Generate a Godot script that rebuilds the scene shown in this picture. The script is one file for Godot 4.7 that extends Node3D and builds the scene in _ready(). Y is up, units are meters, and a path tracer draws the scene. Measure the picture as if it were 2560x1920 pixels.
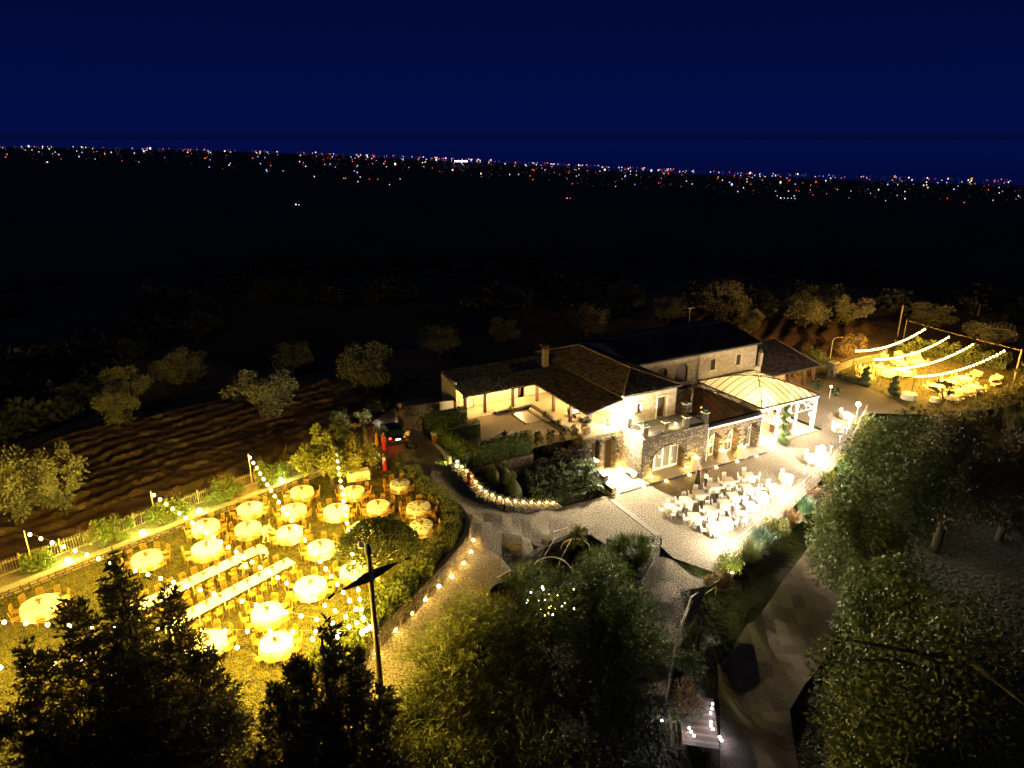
extends Node3D
# An estate on a hillside at night: banquet lawn under festoon lights, villa with stone basement, glass pavilion, courtyard, olive field, far city by the sea.

const UP := Vector3.UP
const O := Vector3(12.8926, 0, -63.152)      # front corner of the stone basement, terrace level
const AX := Vector3(0.88155, 0, -0.47209)    # along the facade
const BX := Vector3(0.47209, 0, 0.88155)     # out of the facade
const G := -4.48                             # courtyard level
const PL := -4.31                            # plinth level
const SEA := -172.0
var rng := RandomNumberGenerator.new()
var M := {}
var noise := FastNoiseLite.new()
var nocall: Callable
var villa_basis := Basis(AX, UP, BX)
const ORD := ["first", "second", "third", "fourth", "fifth", "sixth", "seventh", "eighth", "ninth", "tenth", "eleventh", "twelfth", "thirteenth", "fourteenth", "fifteenth", "sixteenth"]
const CLOCK := ["twelve", "one", "two", "three", "four", "five", "six", "seven", "eight", "nine", "ten", "eleven"]

class MB:
	var P := PackedVector3Array()
	var N := PackedVector3Array()
	var K := PackedColorArray()
	var I := PackedInt32Array()
	var col := Color.WHITE
	func t(a: Vector3, b: Vector3, c: Vector3) -> void:
		var n := (b - a).cross(c - a)
		if n.length_squared() < 1e-14:
			return
		n = n.normalized()
		var k := P.size()
		P.append(a); P.append(b); P.append(c)
		for i in 3:
			N.append(n); K.append(col)
		I.append(k); I.append(k + 2); I.append(k + 1)
	func q(a: Vector3, b: Vector3, c: Vector3, d: Vector3) -> void:   # counter-clockwise seen from outside
		var n := (c - a).cross(d - b)
		if n.length_squared() < 1e-14:
			return
		n = n.normalized()
		var k := P.size()
		P.append(a); P.append(b); P.append(c); P.append(d)
		for i in 4:
			N.append(n); K.append(col)
		I.append_array([k, k + 2, k + 1, k, k + 3, k + 2])
	func qo(a: Vector3, b: Vector3, c: Vector3, d: Vector3, out: Vector3) -> void:
		if (c - a).cross(d - b).dot(out) < 0.0:
			q(a, d, c, b)
		else:
			q(a, b, c, d)
	func box(x: Transform3D, s: Vector3) -> void:
		var h := s * 0.5
		var v := []
		for i in 8:
			v.append(x * Vector3(h.x if i & 1 else -h.x, h.y if i & 2 else -h.y, h.z if i & 4 else -h.z))
		q(v[4], v[5], v[7], v[6]); q(v[1], v[0], v[2], v[3]); q(v[5], v[1], v[3], v[7])
		q(v[0], v[4], v[6], v[2]); q(v[6], v[7], v[3], v[2]); q(v[0], v[1], v[5], v[4])
	func bx(c: Vector3, s: Vector3) -> void:
		box(Transform3D(Basis(), c), s)
	func tube(pts: Array, rads: Array, k := 6, caps := true) -> void:
		var n := pts.size()
		var base := P.size()
		var ref := Vector3(0.123, 1, 0.077).normalized()
		var d0: Vector3 = (pts[1] - pts[0]).normalized()
		if absf(d0.dot(ref)) > 0.95:
			ref = Vector3(1, 0.05, 0.1).normalized()
		for i in n:
			var d: Vector3 = (pts[mini(i + 1, n - 1)] - pts[maxi(i - 1, 0)]).normalized()
			var s := d.cross(ref).normalized()
			var u := s.cross(d).normalized()
			var r: float = rads[mini(i, rads.size() - 1)]
			for j in k:
				var a := TAU * j / k
				var o := s * cos(a) + u * sin(a)
				P.append(pts[i] + o * r); N.append(o); K.append(col)
		for i in n - 1:
			for j in k:
				var a := base + i * k + j
				var b := base + i * k + (j + 1) % k
				I.append_array([a, b, a + k, b, b + k, a + k])
		if caps:
			for e in 2:
				var c := P.size()
				var i: int = 0 if e == 0 else n - 1
				var d: Vector3 = (pts[0] - pts[1]).normalized() if e == 0 else (pts[n - 1] - pts[n - 2]).normalized()
				P.append(pts[i]); N.append(d); K.append(col)
				for j in k:
					P.append(P[base + i * k + j]); N.append(d); K.append(col)
				for j in k:
					if e == 1:
						I.append_array([c, c + 1 + j, c + 1 + (j + 1) % k])
					else:
						I.append_array([c, c + 1 + (j + 1) % k, c + 1 + j])
	func lathe(x: Transform3D, prof: Array, k := 12, wav := 0.0, wn := 9) -> void:   # prof: Vector2(radius, y), bottom to top
		var base := P.size()
		var n := prof.size()
		for i in n:
			var d: Vector2 = prof[mini(i + 1, n - 1)] - prof[maxi(i - 1, 0)]
			var nn := Vector2(d.y, -d.x).normalized()
			for j in k:
				var a := TAU * j / k
				var r: float = prof[i].x * (1.0 + wav * (1.0 - float(i) / (n - 1)) * sin(a * wn))
				P.append(x * Vector3(cos(a) * r, prof[i].y, sin(a) * r))
				N.append((x.basis * Vector3(cos(a) * nn.x, nn.y, sin(a) * nn.x)).normalized()); K.append(col)
		for i in n - 1:
			for j in k:
				var a := base + i * k + j
				var b := base + i * k + (j + 1) % k
				I.append_array([a, b, a + k, b, b + k, a + k])
	func ball(c: Vector3, r: Vector3, k := 10) -> void:
		var pr := []
		var m := maxi(4, k / 2)
		for i in m + 1:
			var a := PI * i / m - PI / 2
			pr.append(Vector2(maxf(cos(a), 0.001), sin(a)))
		lathe(Transform3D(Basis.from_scale(r), c), pr, k)
	func leaf(p: Vector3, d: Vector3, s: Vector3, c: Color) -> void:   # rhombus: d long axis, s half width
		var n := d.cross(s).normalized()
		var k := P.size()
		P.append(p); P.append(p + d * 0.45 + s); P.append(p + d); P.append(p + d * 0.45 - s)
		for i in 4:
			N.append(n); K.append(c)
		I.append_array([k, k + 1, k + 2, k, k + 2, k + 3])
	func done() -> ArrayMesh:
		var a := []
		a.resize(Mesh.ARRAY_MAX)
		a[Mesh.ARRAY_VERTEX] = P; a[Mesh.ARRAY_NORMAL] = N; a[Mesh.ARRAY_COLOR] = K; a[Mesh.ARRAY_INDEX] = I
		var m := ArrayMesh.new()
		m.add_surface_from_arrays(Mesh.PRIMITIVE_TRIANGLES, a)
		return m

# ---------------------------------------------------------------- helpers
func W(a: float, b: float, y: float) -> Vector3:
	return O + AX * a + BX * b + UP * y

func lin(r: float, g: float, b: float) -> Color:
	return Color(r, g, b).linear_to_srgb()

func mat(r: float, g: float, b: float, rough := 0.9, metal := 0.0) -> StandardMaterial3D:
	var m := StandardMaterial3D.new()
	m.albedo_color = lin(r, g, b); m.roughness = rough; m.metallic = metal
	m.vertex_color_use_as_albedo = true
	return m

func ntex(freq: float, lo: Color, hi: Color, octaves := 4, seed_ := 1, kind := FastNoiseLite.TYPE_SIMPLEX_SMOOTH) -> NoiseTexture2D:
	var n := FastNoiseLite.new()
	n.noise_type = kind; n.frequency = freq; n.fractal_octaves = octaves; n.seed = seed_
	var t := NoiseTexture2D.new()
	t.width = 512; t.height = 512; t.seamless = true; t.noise = n
	var g := Gradient.new()
	g.set_color(0, lo); g.set_color(1, hi)
	t.color_ramp = g
	return t

func bump(freq: float, seed_ := 1, strength := 6.0) -> NoiseTexture2D:
	var n := FastNoiseLite.new()
	n.frequency = freq; n.fractal_octaves = 4; n.seed = seed_
	var t := NoiseTexture2D.new()
	t.width = 512; t.height = 512; t.seamless = true; t.noise = n; t.as_normal_map = true; t.bump_strength = strength
	return t

func textured(m: StandardMaterial3D, tex: Texture2D, scale: float, nrm: Texture2D = null, ns := 1.0) -> StandardMaterial3D:
	m.albedo_texture = tex
	m.uv1_triplanar = true; m.uv1_world_triplanar = true
	m.uv1_scale = Vector3.ONE * scale
	if nrm:
		m.normal_enabled = true; m.normal_texture = nrm; m.normal_scale = ns
	return m

func glow(c: Color, e: float) -> StandardMaterial3D:
	var m := StandardMaterial3D.new()
	m.albedo_color = Color(0.8, 0.8, 0.8); m.emission_enabled = true; m.emission = c; m.emission_energy_multiplier = e
	return m

func tag(o: Node, label: String, category: String, group := "", kind := "") -> Node:
	if label: o.set_meta("label", label)
	if category: o.set_meta("category", category)
	if group: o.set_meta("group", group)
	if kind: o.set_meta("kind", kind)
	return o

func thing(called: String, label: String, category: String, at := Vector3.ZERO, turn := 0.0, group := "") -> Node3D:
	var o := Node3D.new()
	o.name = called; o.position = at; o.rotation.y = turn
	add_child(o, true)
	tag(o, label, category, group)
	return o

func part(parent: Node, called: String, mb, m: Material, kind := "") -> MeshInstance3D:
	var o := MeshInstance3D.new()
	o.name = called; o.mesh = mb.done() if mb is MB else mb; o.material_override = m
	parent.add_child(o, true)
	if kind: o.set_meta("kind", kind)
	return o

func struct_(called: String, mb: MB, m: Material) -> MeshInstance3D:
	return part(self, called, mb, m, "structure")

func omni(parent: Node, at: Vector3, c: Color, e: float, size := 0.05, rng_ := 40.0) -> OmniLight3D:
	var l := OmniLight3D.new()
	l.name = "lamp_light"; l.position = at; l.light_color = c; l.light_energy = e; l.light_size = size; l.omni_range = rng_
	l.omni_attenuation = 2.0; l.shadow_enabled = true
	parent.add_child(l, true)
	return l

func spot(parent: Node, at: Vector3, to: Vector3, c: Color, e: float, ang := 40.0, size := 0.05) -> SpotLight3D:
	var l := SpotLight3D.new()
	l.name = "lamp_light"; l.light_color = c; l.light_energy = e; l.light_size = size; l.spot_range = 60; l.spot_angle = ang; l.spot_angle_attenuation = 0.8
	l.spot_attenuation = 2.0; l.shadow_enabled = true
	parent.add_child(l, true)
	l.transform = Transform3D(Basis.looking_at(to - at, UP if absf((to - at).normalized().y) < 0.98 else Vector3.RIGHT), at)
	return l

func dup(o: Node3D, at: Vector3, turn: float, label := "", group := "") -> Node3D:
	var c: Node3D = o.duplicate()
	add_child(c, true)
	c.position = at; c.rotation = Vector3(0, turn, 0)
	if label: c.set_meta("label", label)
	if group: c.set_meta("group", group)
	return c

# ---------------------------------------------------------------- ground heights
var ctrl := []
func ground(x: float, z: float) -> float:      # natural ground and sloping drives, from surveyed levels
	var s := 0.0
	var w := 0.0
	for c in ctrl:
		var dx: float = x - c.x
		var dz: float = z - c.z
		var d := dx * dx + dz * dz + 0.05
		var k := 1.0 / (d * d)
		s += c.y * k; w += k
	return s / w

func far_height(r: float) -> float:
	var ks := [0.0, 150.0, 400.0, 1000.0, 2000.0, 3000.0, 90000.0]
	var hs := [-4.0, -14.0, -48.0, -105.0, -150.0, -168.0, -168.0]
	for i in 6:
		if r < ks[i + 1]:
			var t: float = (r - ks[i]) / (ks[i + 1] - ks[i])
			return lerpf(hs[i], hs[i + 1], t)
	return -168.0

var lawn_poly := PackedVector2Array()
var court_poly := PackedVector2Array()
var yard_poly := PackedVector2Array()
var rlawn_poly := PackedVector2Array()
func level(x: float, z: float) -> float:
	var p := Vector2(x, z)
	if Geometry2D.is_point_in_polygon(p, lawn_poly): return 0.0
	if Geometry2D.is_point_in_polygon(p, yard_poly): return -0.15
	if Geometry2D.is_point_in_polygon(p, court_poly) or Geometry2D.is_point_in_polygon(p, rlawn_poly): return G
	var d := (p - Vector2(O.x, O.z))
	var a := d.x * AX.x + d.y * AX.z
	var b := d.x * BX.x + d.y * BX.z
	if a > -5.0 and a < 27.0 and b < 0.5 and b > -24.0: return G - 0.2
	return ground(x, z)

func sheet(called: String, poly: PackedVector2Array, hf: Callable, step: float, m: Material, cf: Callable = nocall) -> MeshInstance3D:
	var mb := MB.new()
	var lo := poly[0]
	var hi := poly[0]
	for p in poly:
		lo = lo.min(p); hi = hi.max(p)
	var nx := int(ceil((hi.x - lo.x) / step))
	var ny := int(ceil((hi.y - lo.y) / step))
	var cache := {}
	var at := func(p: Vector2) -> Vector3:
		if not cache.has(p):
			cache[p] = Vector3(p.x, hf.call(p.x, p.y), p.y)
		return cache[p]
	for i in nx:
		for j in ny:
			var c := [lo + Vector2(i, j) * step, lo + Vector2(i + 1, j) * step, lo + Vector2(i + 1, j + 1) * step, lo + Vector2(i, j + 1) * step]
			var ins := 0
			for p in c:
				if Geometry2D.is_point_in_polygon(p, poly): ins += 1
			if cf.is_valid():
				mb.col = cf.call(c[0].x, c[0].y)
			if ins == 4:
				mb.qo(at.call(c[0]), at.call(c[1]), at.call(c[2]), at.call(c[3]), UP)
			else:
				for piece in Geometry2D.intersect_polygons(PackedVector2Array(c), poly):
					var tri := Geometry2D.triangulate_polygon(piece)
					for k in range(0, tri.size(), 3):
						var p0: Vector3 = at.call(piece[tri[k]])
						var p1: Vector3 = at.call(piece[tri[k + 1]])
						var p2: Vector3 = at.call(piece[tri[k + 2]])
						if (p1 - p0).cross(p2 - p0).y > 0:
							mb.t(p0, p1, p2)
						else:
							mb.t(p0, p2, p1)
	return struct_(called, mb, m)

func poly(pts: Array) -> PackedVector2Array:
	var r := PackedVector2Array()
	for p in pts: r.append(Vector2(p[0], p[1]))
	return r

func ab_poly(pts: Array) -> PackedVector2Array:
	var r := PackedVector2Array()
	for p in pts:
		var w := W(p[0], p[1], 0)
		r.append(Vector2(w.x, w.z))
	return r

# ---------------------------------------------------------------- masonry and roofs
func stones(mb: MB, o: Vector3, u: Vector3, v: Vector3, n: Vector3, w: float, h: float, hole: Callable, sw := 0.42, sh := 0.24, tone := Color(0.36, 0.30, 0.22)) -> void:
	var y := 0.0
	while y < h - 0.05:
		var rh := minf(sh * rng.randf_range(0.75, 1.25), h - y)
		var x := -rng.randf() * 0.2
		while x < w:
			var rw := sw * rng.randf_range(0.55, 1.4)
			var x0 := maxf(x, 0.0)
			var x1 := minf(x + rw, w)
			x += rw
			if x1 - x0 < 0.06: continue
			if hole.is_valid() and (hole.call(x0 + 0.03, y + rh * 0.5) or hole.call(x1 - 0.03, y + rh * 0.5) or hole.call((x0 + x1) * 0.5, y + rh * 0.2)): continue
			var gth := 0.033
			var pr := rng.randf_range(0.015, 0.06)
			var a := o + u * (x0 + gth) + v * (y + gth)
			var b := o + u * (x1 - gth) + v * (y + gth + rng.randf_range(-0.02, 0.02))
			var c := o + u * (x1 - gth) + v * (y + rh - gth)
			var d := o + u * (x0 + gth) + v * (y + rh - gth + rng.randf_range(-0.02, 0.02))
			var m := (a + b + c + d) * 0.25
			var f := []
			for p in [a, b, c, d]: f.append(m + (p - m) * 0.86 + n * pr)
			var k := rng.randf_range(0.5, 1.4)
			mb.col = Color(tone.r * k, tone.g * k * rng.randf_range(0.94, 1.05), tone.b * k * rng.randf_range(0.85, 1.1))
			mb.qo(f[0], f[1], f[2], f[3], n)
			mb.qo(a, b, f[1], f[0], -v); mb.qo(b, c, f[2], f[1], u); mb.qo(c, d, f[3], f[2], v); mb.qo(d, a, f[0], f[3], -u)
		y += rh

func arch_y(x: float, op: Array) -> float:   # op: centre, half width, spring height, sill, rise
	var t := (x - float(op[0])) / float(op[1])
	return float(op[2]) + float(op[4]) * sqrt(maxf(0.0, 1.0 - t * t))

func arch_wall(mb: MB, o: Vector3, u: Vector3, n: Vector3, w: float, h: float, th: float, ops: Array) -> void:   # front face at o, thickness th behind, with arched openings
	var xs := [0.0, w]
	for op in ops:
		for k in 13:
			xs.append(float(op[0]) - float(op[1]) * cos(PI * k / 12.0))
	xs.sort()
	var f := func(x: float, y: float, d: float) -> Vector3: return o + u * x + UP * y - n * d
	for i in xs.size() - 1:
		var x0: float = xs[i]
		var x1: float = xs[i + 1]
		if x1 - x0 < 1e-4: continue
		var mid := (x0 + x1) * 0.5
		var hit := []
		for op in ops:
			if absf(mid - float(op[0])) < float(op[1]): hit = op
		var y0 := 0.0
		var y1 := 0.0
		if hit:
			y0 = minf(arch_y(x0, hit), h); y1 = minf(arch_y(x1, hit), h)
			mb.qo(f.call(x0, y0, 0), f.call(x1, y1, 0), f.call(x1, y1, th), f.call(x0, y0, th), -UP)
			var sill: float = hit[3]
			if sill > 0.01:
				mb.qo(f.call(x0, 0, 0), f.call(x1, 0, 0), f.call(x1, sill, 0), f.call(x0, sill, 0), n)
				mb.qo(f.call(x0, 0, th), f.call(x1, 0, th), f.call(x1, sill, th), f.call(x0, sill, th), -n)
				mb.qo(f.call(x0, sill, 0), f.call(x1, sill, 0), f.call(x1, sill, th), f.call(x0, sill, th), UP)
		mb.qo(f.call(x0, y0, 0), f.call(x1, y1, 0), f.call(x1, h, 0), f.call(x0, h, 0), n)
		mb.qo(f.call(x0, y0, th), f.call(x1, y1, th), f.call(x1, h, th), f.call(x0, h, th), -n)
		mb.qo(f.call(x0, h, 0), f.call(x1, h, 0), f.call(x1, h, th), f.call(x0, h, th), UP)
	for op in ops:
		for s in [-1.0, 1.0]:
			var x: float = float(op[0]) + s * float(op[1])
			mb.qo(f.call(x, op[3], 0), f.call(x, op[2], 0), f.call(x, op[2], th), f.call(x, op[3], th), -u * s)
	mb.qo(f.call(0, 0, 0), f.call(0, h, 0), f.call(0, h, th), f.call(0, 0, th), -u)
	mb.qo(f.call(w, 0, 0), f.call(w, h, 0), f.call(w, h, th), f.call(w, 0, th), u)

func roof_plane(parent: Node, corners: Array, tone: Color, called := "roof") -> MeshInstance3D:   # corners: eave left, eave right, then round the top; a slab with rows of barrel tiles
	var e0: Vector3 = corners[0]
	var e1: Vector3 = corners[1]
	var u := (e1 - e0).normalized()
	var n := (e1 - e0).cross(corners[2] - e0).normalized()
	if n.y < 0: n = -n
	var v := n.cross(u).normalized()
	if v.y < 0: v = -v
	var slab := MB.new()
	var c := Vector3.ZERO
	for p in corners: c += p / corners.size()
	var top := []
	var bot := []
	for p in corners:
		top.append(p); bot.append(p - UP * 0.14)
	for i in range(1, corners.size() - 1):
		for s in 2:
			var l: Array = top if s == 0 else bot
			var a: Vector3 = l[0]; var b: Vector3 = l[i]; var d: Vector3 = l[i + 1]
			if ((b - a).cross(d - a).y > 0) == (s == 0): slab.t(a, b, d)
			else: slab.t(a, d, b)
	for i in corners.size():
		var j: int = (i + 1) % corners.size()
		slab.qo(bot[i], bot[j], top[j], top[i], (bot[i] + bot[j]) * 0.5 - c)
	var r := part(parent, called, slab, M.tile_bed)
	var pl := PackedVector2Array()
	for p in corners: pl.append(Vector2((p - e0).dot(u), (p - e0).dot(v)))
	var lo := pl[0].x
	var hi := pl[0].x
	for p in pl:
		lo = minf(lo, p.x); hi = maxf(hi, p.x)
	var mb := MB.new()
	var x := lo + 0.16
	while x < hi - 0.05:
		var ys := []
		for i in pl.size():
			var a := pl[i]
			var b := pl[(i + 1) % pl.size()]
			if (a.x - x) * (b.x - x) <= 0 and absf(a.x - b.x) > 1e-6:
				ys.append(a.y + (b.y - a.y) * (x - a.x) / (b.x - a.x))
		if ys.size() >= 2:
			ys.sort()
			var y: float = ys[0] - 0.06
			var y1: float = ys[ys.size() - 1]
			while y < y1 - 0.1:
				var l := minf(0.44, y1 - y)
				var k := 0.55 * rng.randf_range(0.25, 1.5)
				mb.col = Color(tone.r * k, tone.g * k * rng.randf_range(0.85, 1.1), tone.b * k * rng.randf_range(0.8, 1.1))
				var jx := x + rng.randf_range(-0.012, 0.012)
				var r0 := 0.125
				var r1 := 0.095
				for s in 4:
					var a0 := PI * s / 4.0
					var a1 := PI * (s + 1) / 4.0
					var p0 := e0 + u * (jx + cos(a0) * r0) + v * y + n * (sin(a0) * r0 + 0.035)
					var p1 := e0 + u * (jx + cos(a1) * r0) + v * y + n * (sin(a1) * r0 + 0.035)
					var p2 := e0 + u * (jx + cos(a1) * r1) + v * (y + l) + n * (sin(a1) * r1 + 0.005)
					var p3 := e0 + u * (jx + cos(a0) * r1) + v * (y + l) + n * (sin(a0) * r1 + 0.005)
					mb.qo(p0, p1, p2, p3, n * sin((a0 + a1) * 0.5) + u * cos((a0 + a1) * 0.5))
					if s == 1 or s == 2:
						mb.t(e0 + u * jx + v * y + n * 0.035, p1, p0)
				y += 0.38
		x += 0.29
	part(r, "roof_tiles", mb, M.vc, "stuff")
	return r

func ridge_tiles(parent: Node, p0: Vector3, p1: Vector3) -> void:
	var mb := MB.new()
	var d := (p1 - p0).normalized()
	var t := 0.0
	var len_ := p0.distance_to(p1)
	while t < len_:
		var k := rng.randf_range(0.7, 1.3)
		mb.col = Color(0.3 * k, 0.2 * k, 0.14 * k)
		var a := p0 + d * t
		mb.tube([a + UP * 0.03, a + d * minf(0.42, len_ - t + 0.05) + UP * 0.05], [0.125, 0.1], 8)
		t += 0.38
	part(parent, "ridge_tiles", mb, M.vc, "stuff")

func railing(parent: Node, p0: Vector3, p1: Vector3, h: float, m: Material) -> void:
	var mb := MB.new()
	var l := p0.distance_to(p1)
	var d := (p1 - p0) / l
	mb.tube([p0 + UP * h, p1 + UP * h], [0.025], 5)
	mb.tube([p0 + UP * 0.1, p1 + UP * 0.1], [0.018], 5)
	part(parent, "handrail", mb, m)
	var n := int(l / 0.13)
	var b := MB.new()
	b.tube([UP * 0.1, UP * h], [0.012], 4)
	var bm := b.done()
	for i in n + 1:
		var o := part(parent, "baluster", bm, m)
		o.position = p0 + d * (l * i / n)

# ---------------------------------------------------------------- plants
func crown(n_clumps: int, r: Vector3, per: int, leaf_l: float, leaf_w: float, c0: Color, c1: Color, droop := 0.0, flat := 0.0, inner := 0.55) -> MB:   # leaves on clumps filling an ellipsoid, centre at origin
	var mb := MB.new()
	for i in n_clumps:
		var d := Vector3(rng.randfn(), rng.randfn() * (1.0 - flat), rng.randfn()).normalized()
		var rad := pow(rng.randf(), 0.45) * (1.0 - inner) + inner
		if i % 4 == 0: rad *= 0.6
		var c := Vector3(d.x * r.x, d.y * r.y, d.z * r.z) * rad * 0.82
		var cr := rng.randf_range(0.2, 0.36) * minf(r.x, minf(r.y * 1.2, r.z))
		var tone := rng.randf()
		for k in per:
			var e := Vector3(rng.randfn(), rng.randfn(), rng.randfn()).normalized()
			var p := c + e * cr * pow(rng.randf(), 0.35)
			var dir := (e * 0.8 + Vector3(rng.randfn(), rng.randfn() - droop, rng.randfn()) * 0.6).normalized()
			var s := dir.cross(Vector3(rng.randfn(), rng.randfn(), rng.randfn())).normalized()
			var f := clampf(tone * 0.7 + rng.randf() * 0.5, 0.0, 1.0)
			mb.leaf(p, dir * leaf_l * rng.randf_range(0.6, 1.3), s * leaf_w * rng.randf_range(0.7, 1.3), c0.lerp(c1, f))
	return mb

func strands(n: int, r: float, h: float, c0: Color, c1: Color, w := 0.02, spread := 0.9) -> MB:   # grassy clump, base at origin
	var mb := MB.new()
	for i in n:
		var a := rng.randf() * TAU
		var q := sqrt(rng.randf()) * r * 0.45
		var p := Vector3(cos(a) * q, 0, sin(a) * q)
		var out := Vector3(cos(a), 0, sin(a)) * r * spread * rng.randf_range(0.2, 1.0) * (0.3 + q / r)
		var hh := h * rng.randf_range(0.6, 1.1)
		var s := Vector3(-sin(a), 0, cos(a)) * w
		var m := p + out * 0.35 + UP * hh * 0.65
		var t := p + out + UP * hh * rng.randf_range(0.75, 1.0)
		mb.col = c0.lerp(c1, rng.randf())
		mb.q(p - s, p + s, m + s * 0.8, m - s * 0.8)
		mb.t(m - s * 0.8, m + s * 0.8, t)
	return mb

func trunk(h: float, r: float, limbs: int, spread: float, lift: float) -> MB:
	var mb := MB.new()
	mb.col = Color(rng.randf_range(0.85, 1.1), 1, 1)
	var bend := Vector3(rng.randf_range(-0.2, 0.2), 0, rng.randf_range(-0.2, 0.2))
	mb.tube([Vector3(0, -0.4, 0), UP * h * 0.5 + bend, UP * h + bend * 1.5], [r * 1.35, r, r * 0.75], 8)
	for i in limbs:
		var a := TAU * i / limbs + rng.randf() * 0.7
		var o := Vector3(cos(a), 0, sin(a))
		var s := UP * h * rng.randf_range(0.8, 1.0) + bend * 1.4
		mb.tube([s, s + o * spread * 0.5 + UP * lift * 0.6, s + o * spread + UP * lift], [r * 0.55, r * 0.35, r * 0.12], 6)
	return mb

func hedge(called: String, label: String, pts: Array, w: float, h: float, c0: Color, c1: Color, dens := 130.0, lv := 0.1, soft := 0.0, cat := "hedge") -> Node3D:   # a run of clipped or loose foliage along base points
	var root := thing(called, label, cat)
	var core := MB.new()
	var mb := MB.new()
	for i in pts.size() - 1:
		var p: Vector3 = pts[i]
		var q: Vector3 = pts[i + 1]
		var d := (q - p)
		var l := Vector2(d.x, d.z).length()
		var u := d / l
		var s := Vector3(-u.z, 0, u.x).normalized()
		var hw := w * 0.5
		core.col = c0.lerp(c1, 0.2) * 0.7
		var k := 0.86 - soft * 0.35
		var lo := [p - s * hw * k, p + s * hw * k, q + s * hw * k, q - s * hw * k]
		var hi := []
		for v in lo: hi.append(v + UP * h * k)
		core.qo(hi[0], hi[1], hi[2], hi[3], UP)
		for e in 4: core.qo(lo[e], lo[(e + 1) % 4], hi[(e + 1) % 4], hi[e], (lo[e] + lo[(e + 1) % 4]) * 0.5 - (p + q) * 0.5)
		var cnt := int(l * (2 * h + w) * dens)
		for j in cnt:
			var t := rng.randf() * 1.02 - 0.01
			var g := rng.randf() * (2 * h + w)
			var o := Vector3.ZERO
			var n := UP
			var wob := 1.0 + soft * noise.get_noise_2d((p.x + d.x * t) * 40.0, (p.z + d.z * t) * 40.0)
			if g < h:
				o = -s * hw * wob + UP * g * wob; n = -s
			elif g < h + w:
				o = s * (g - h - hw) + UP * h * wob; n = UP
			else:
				o = s * hw * wob + UP * (g - h - w) * wob; n = s
			o += n * rng.randf_range(-0.08, 0.04 + soft * 0.15)
			var dir := (n * 0.7 + Vector3(rng.randfn(), rng.randfn() + soft, rng.randfn()) * 0.6).normalized()
			var sd := dir.cross(Vector3(rng.randfn(), rng.randfn(), rng.randfn())).normalized()
			mb.leaf(p + d * t + o, dir * lv * rng.randf_range(0.7, 1.4), sd * lv * 0.42, c0.lerp(c1, rng.randf()))
	part(root, "branches", core, M.leaf)
	part(root, "foliage", mb, M.leaf, "stuff")
	return root

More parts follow.
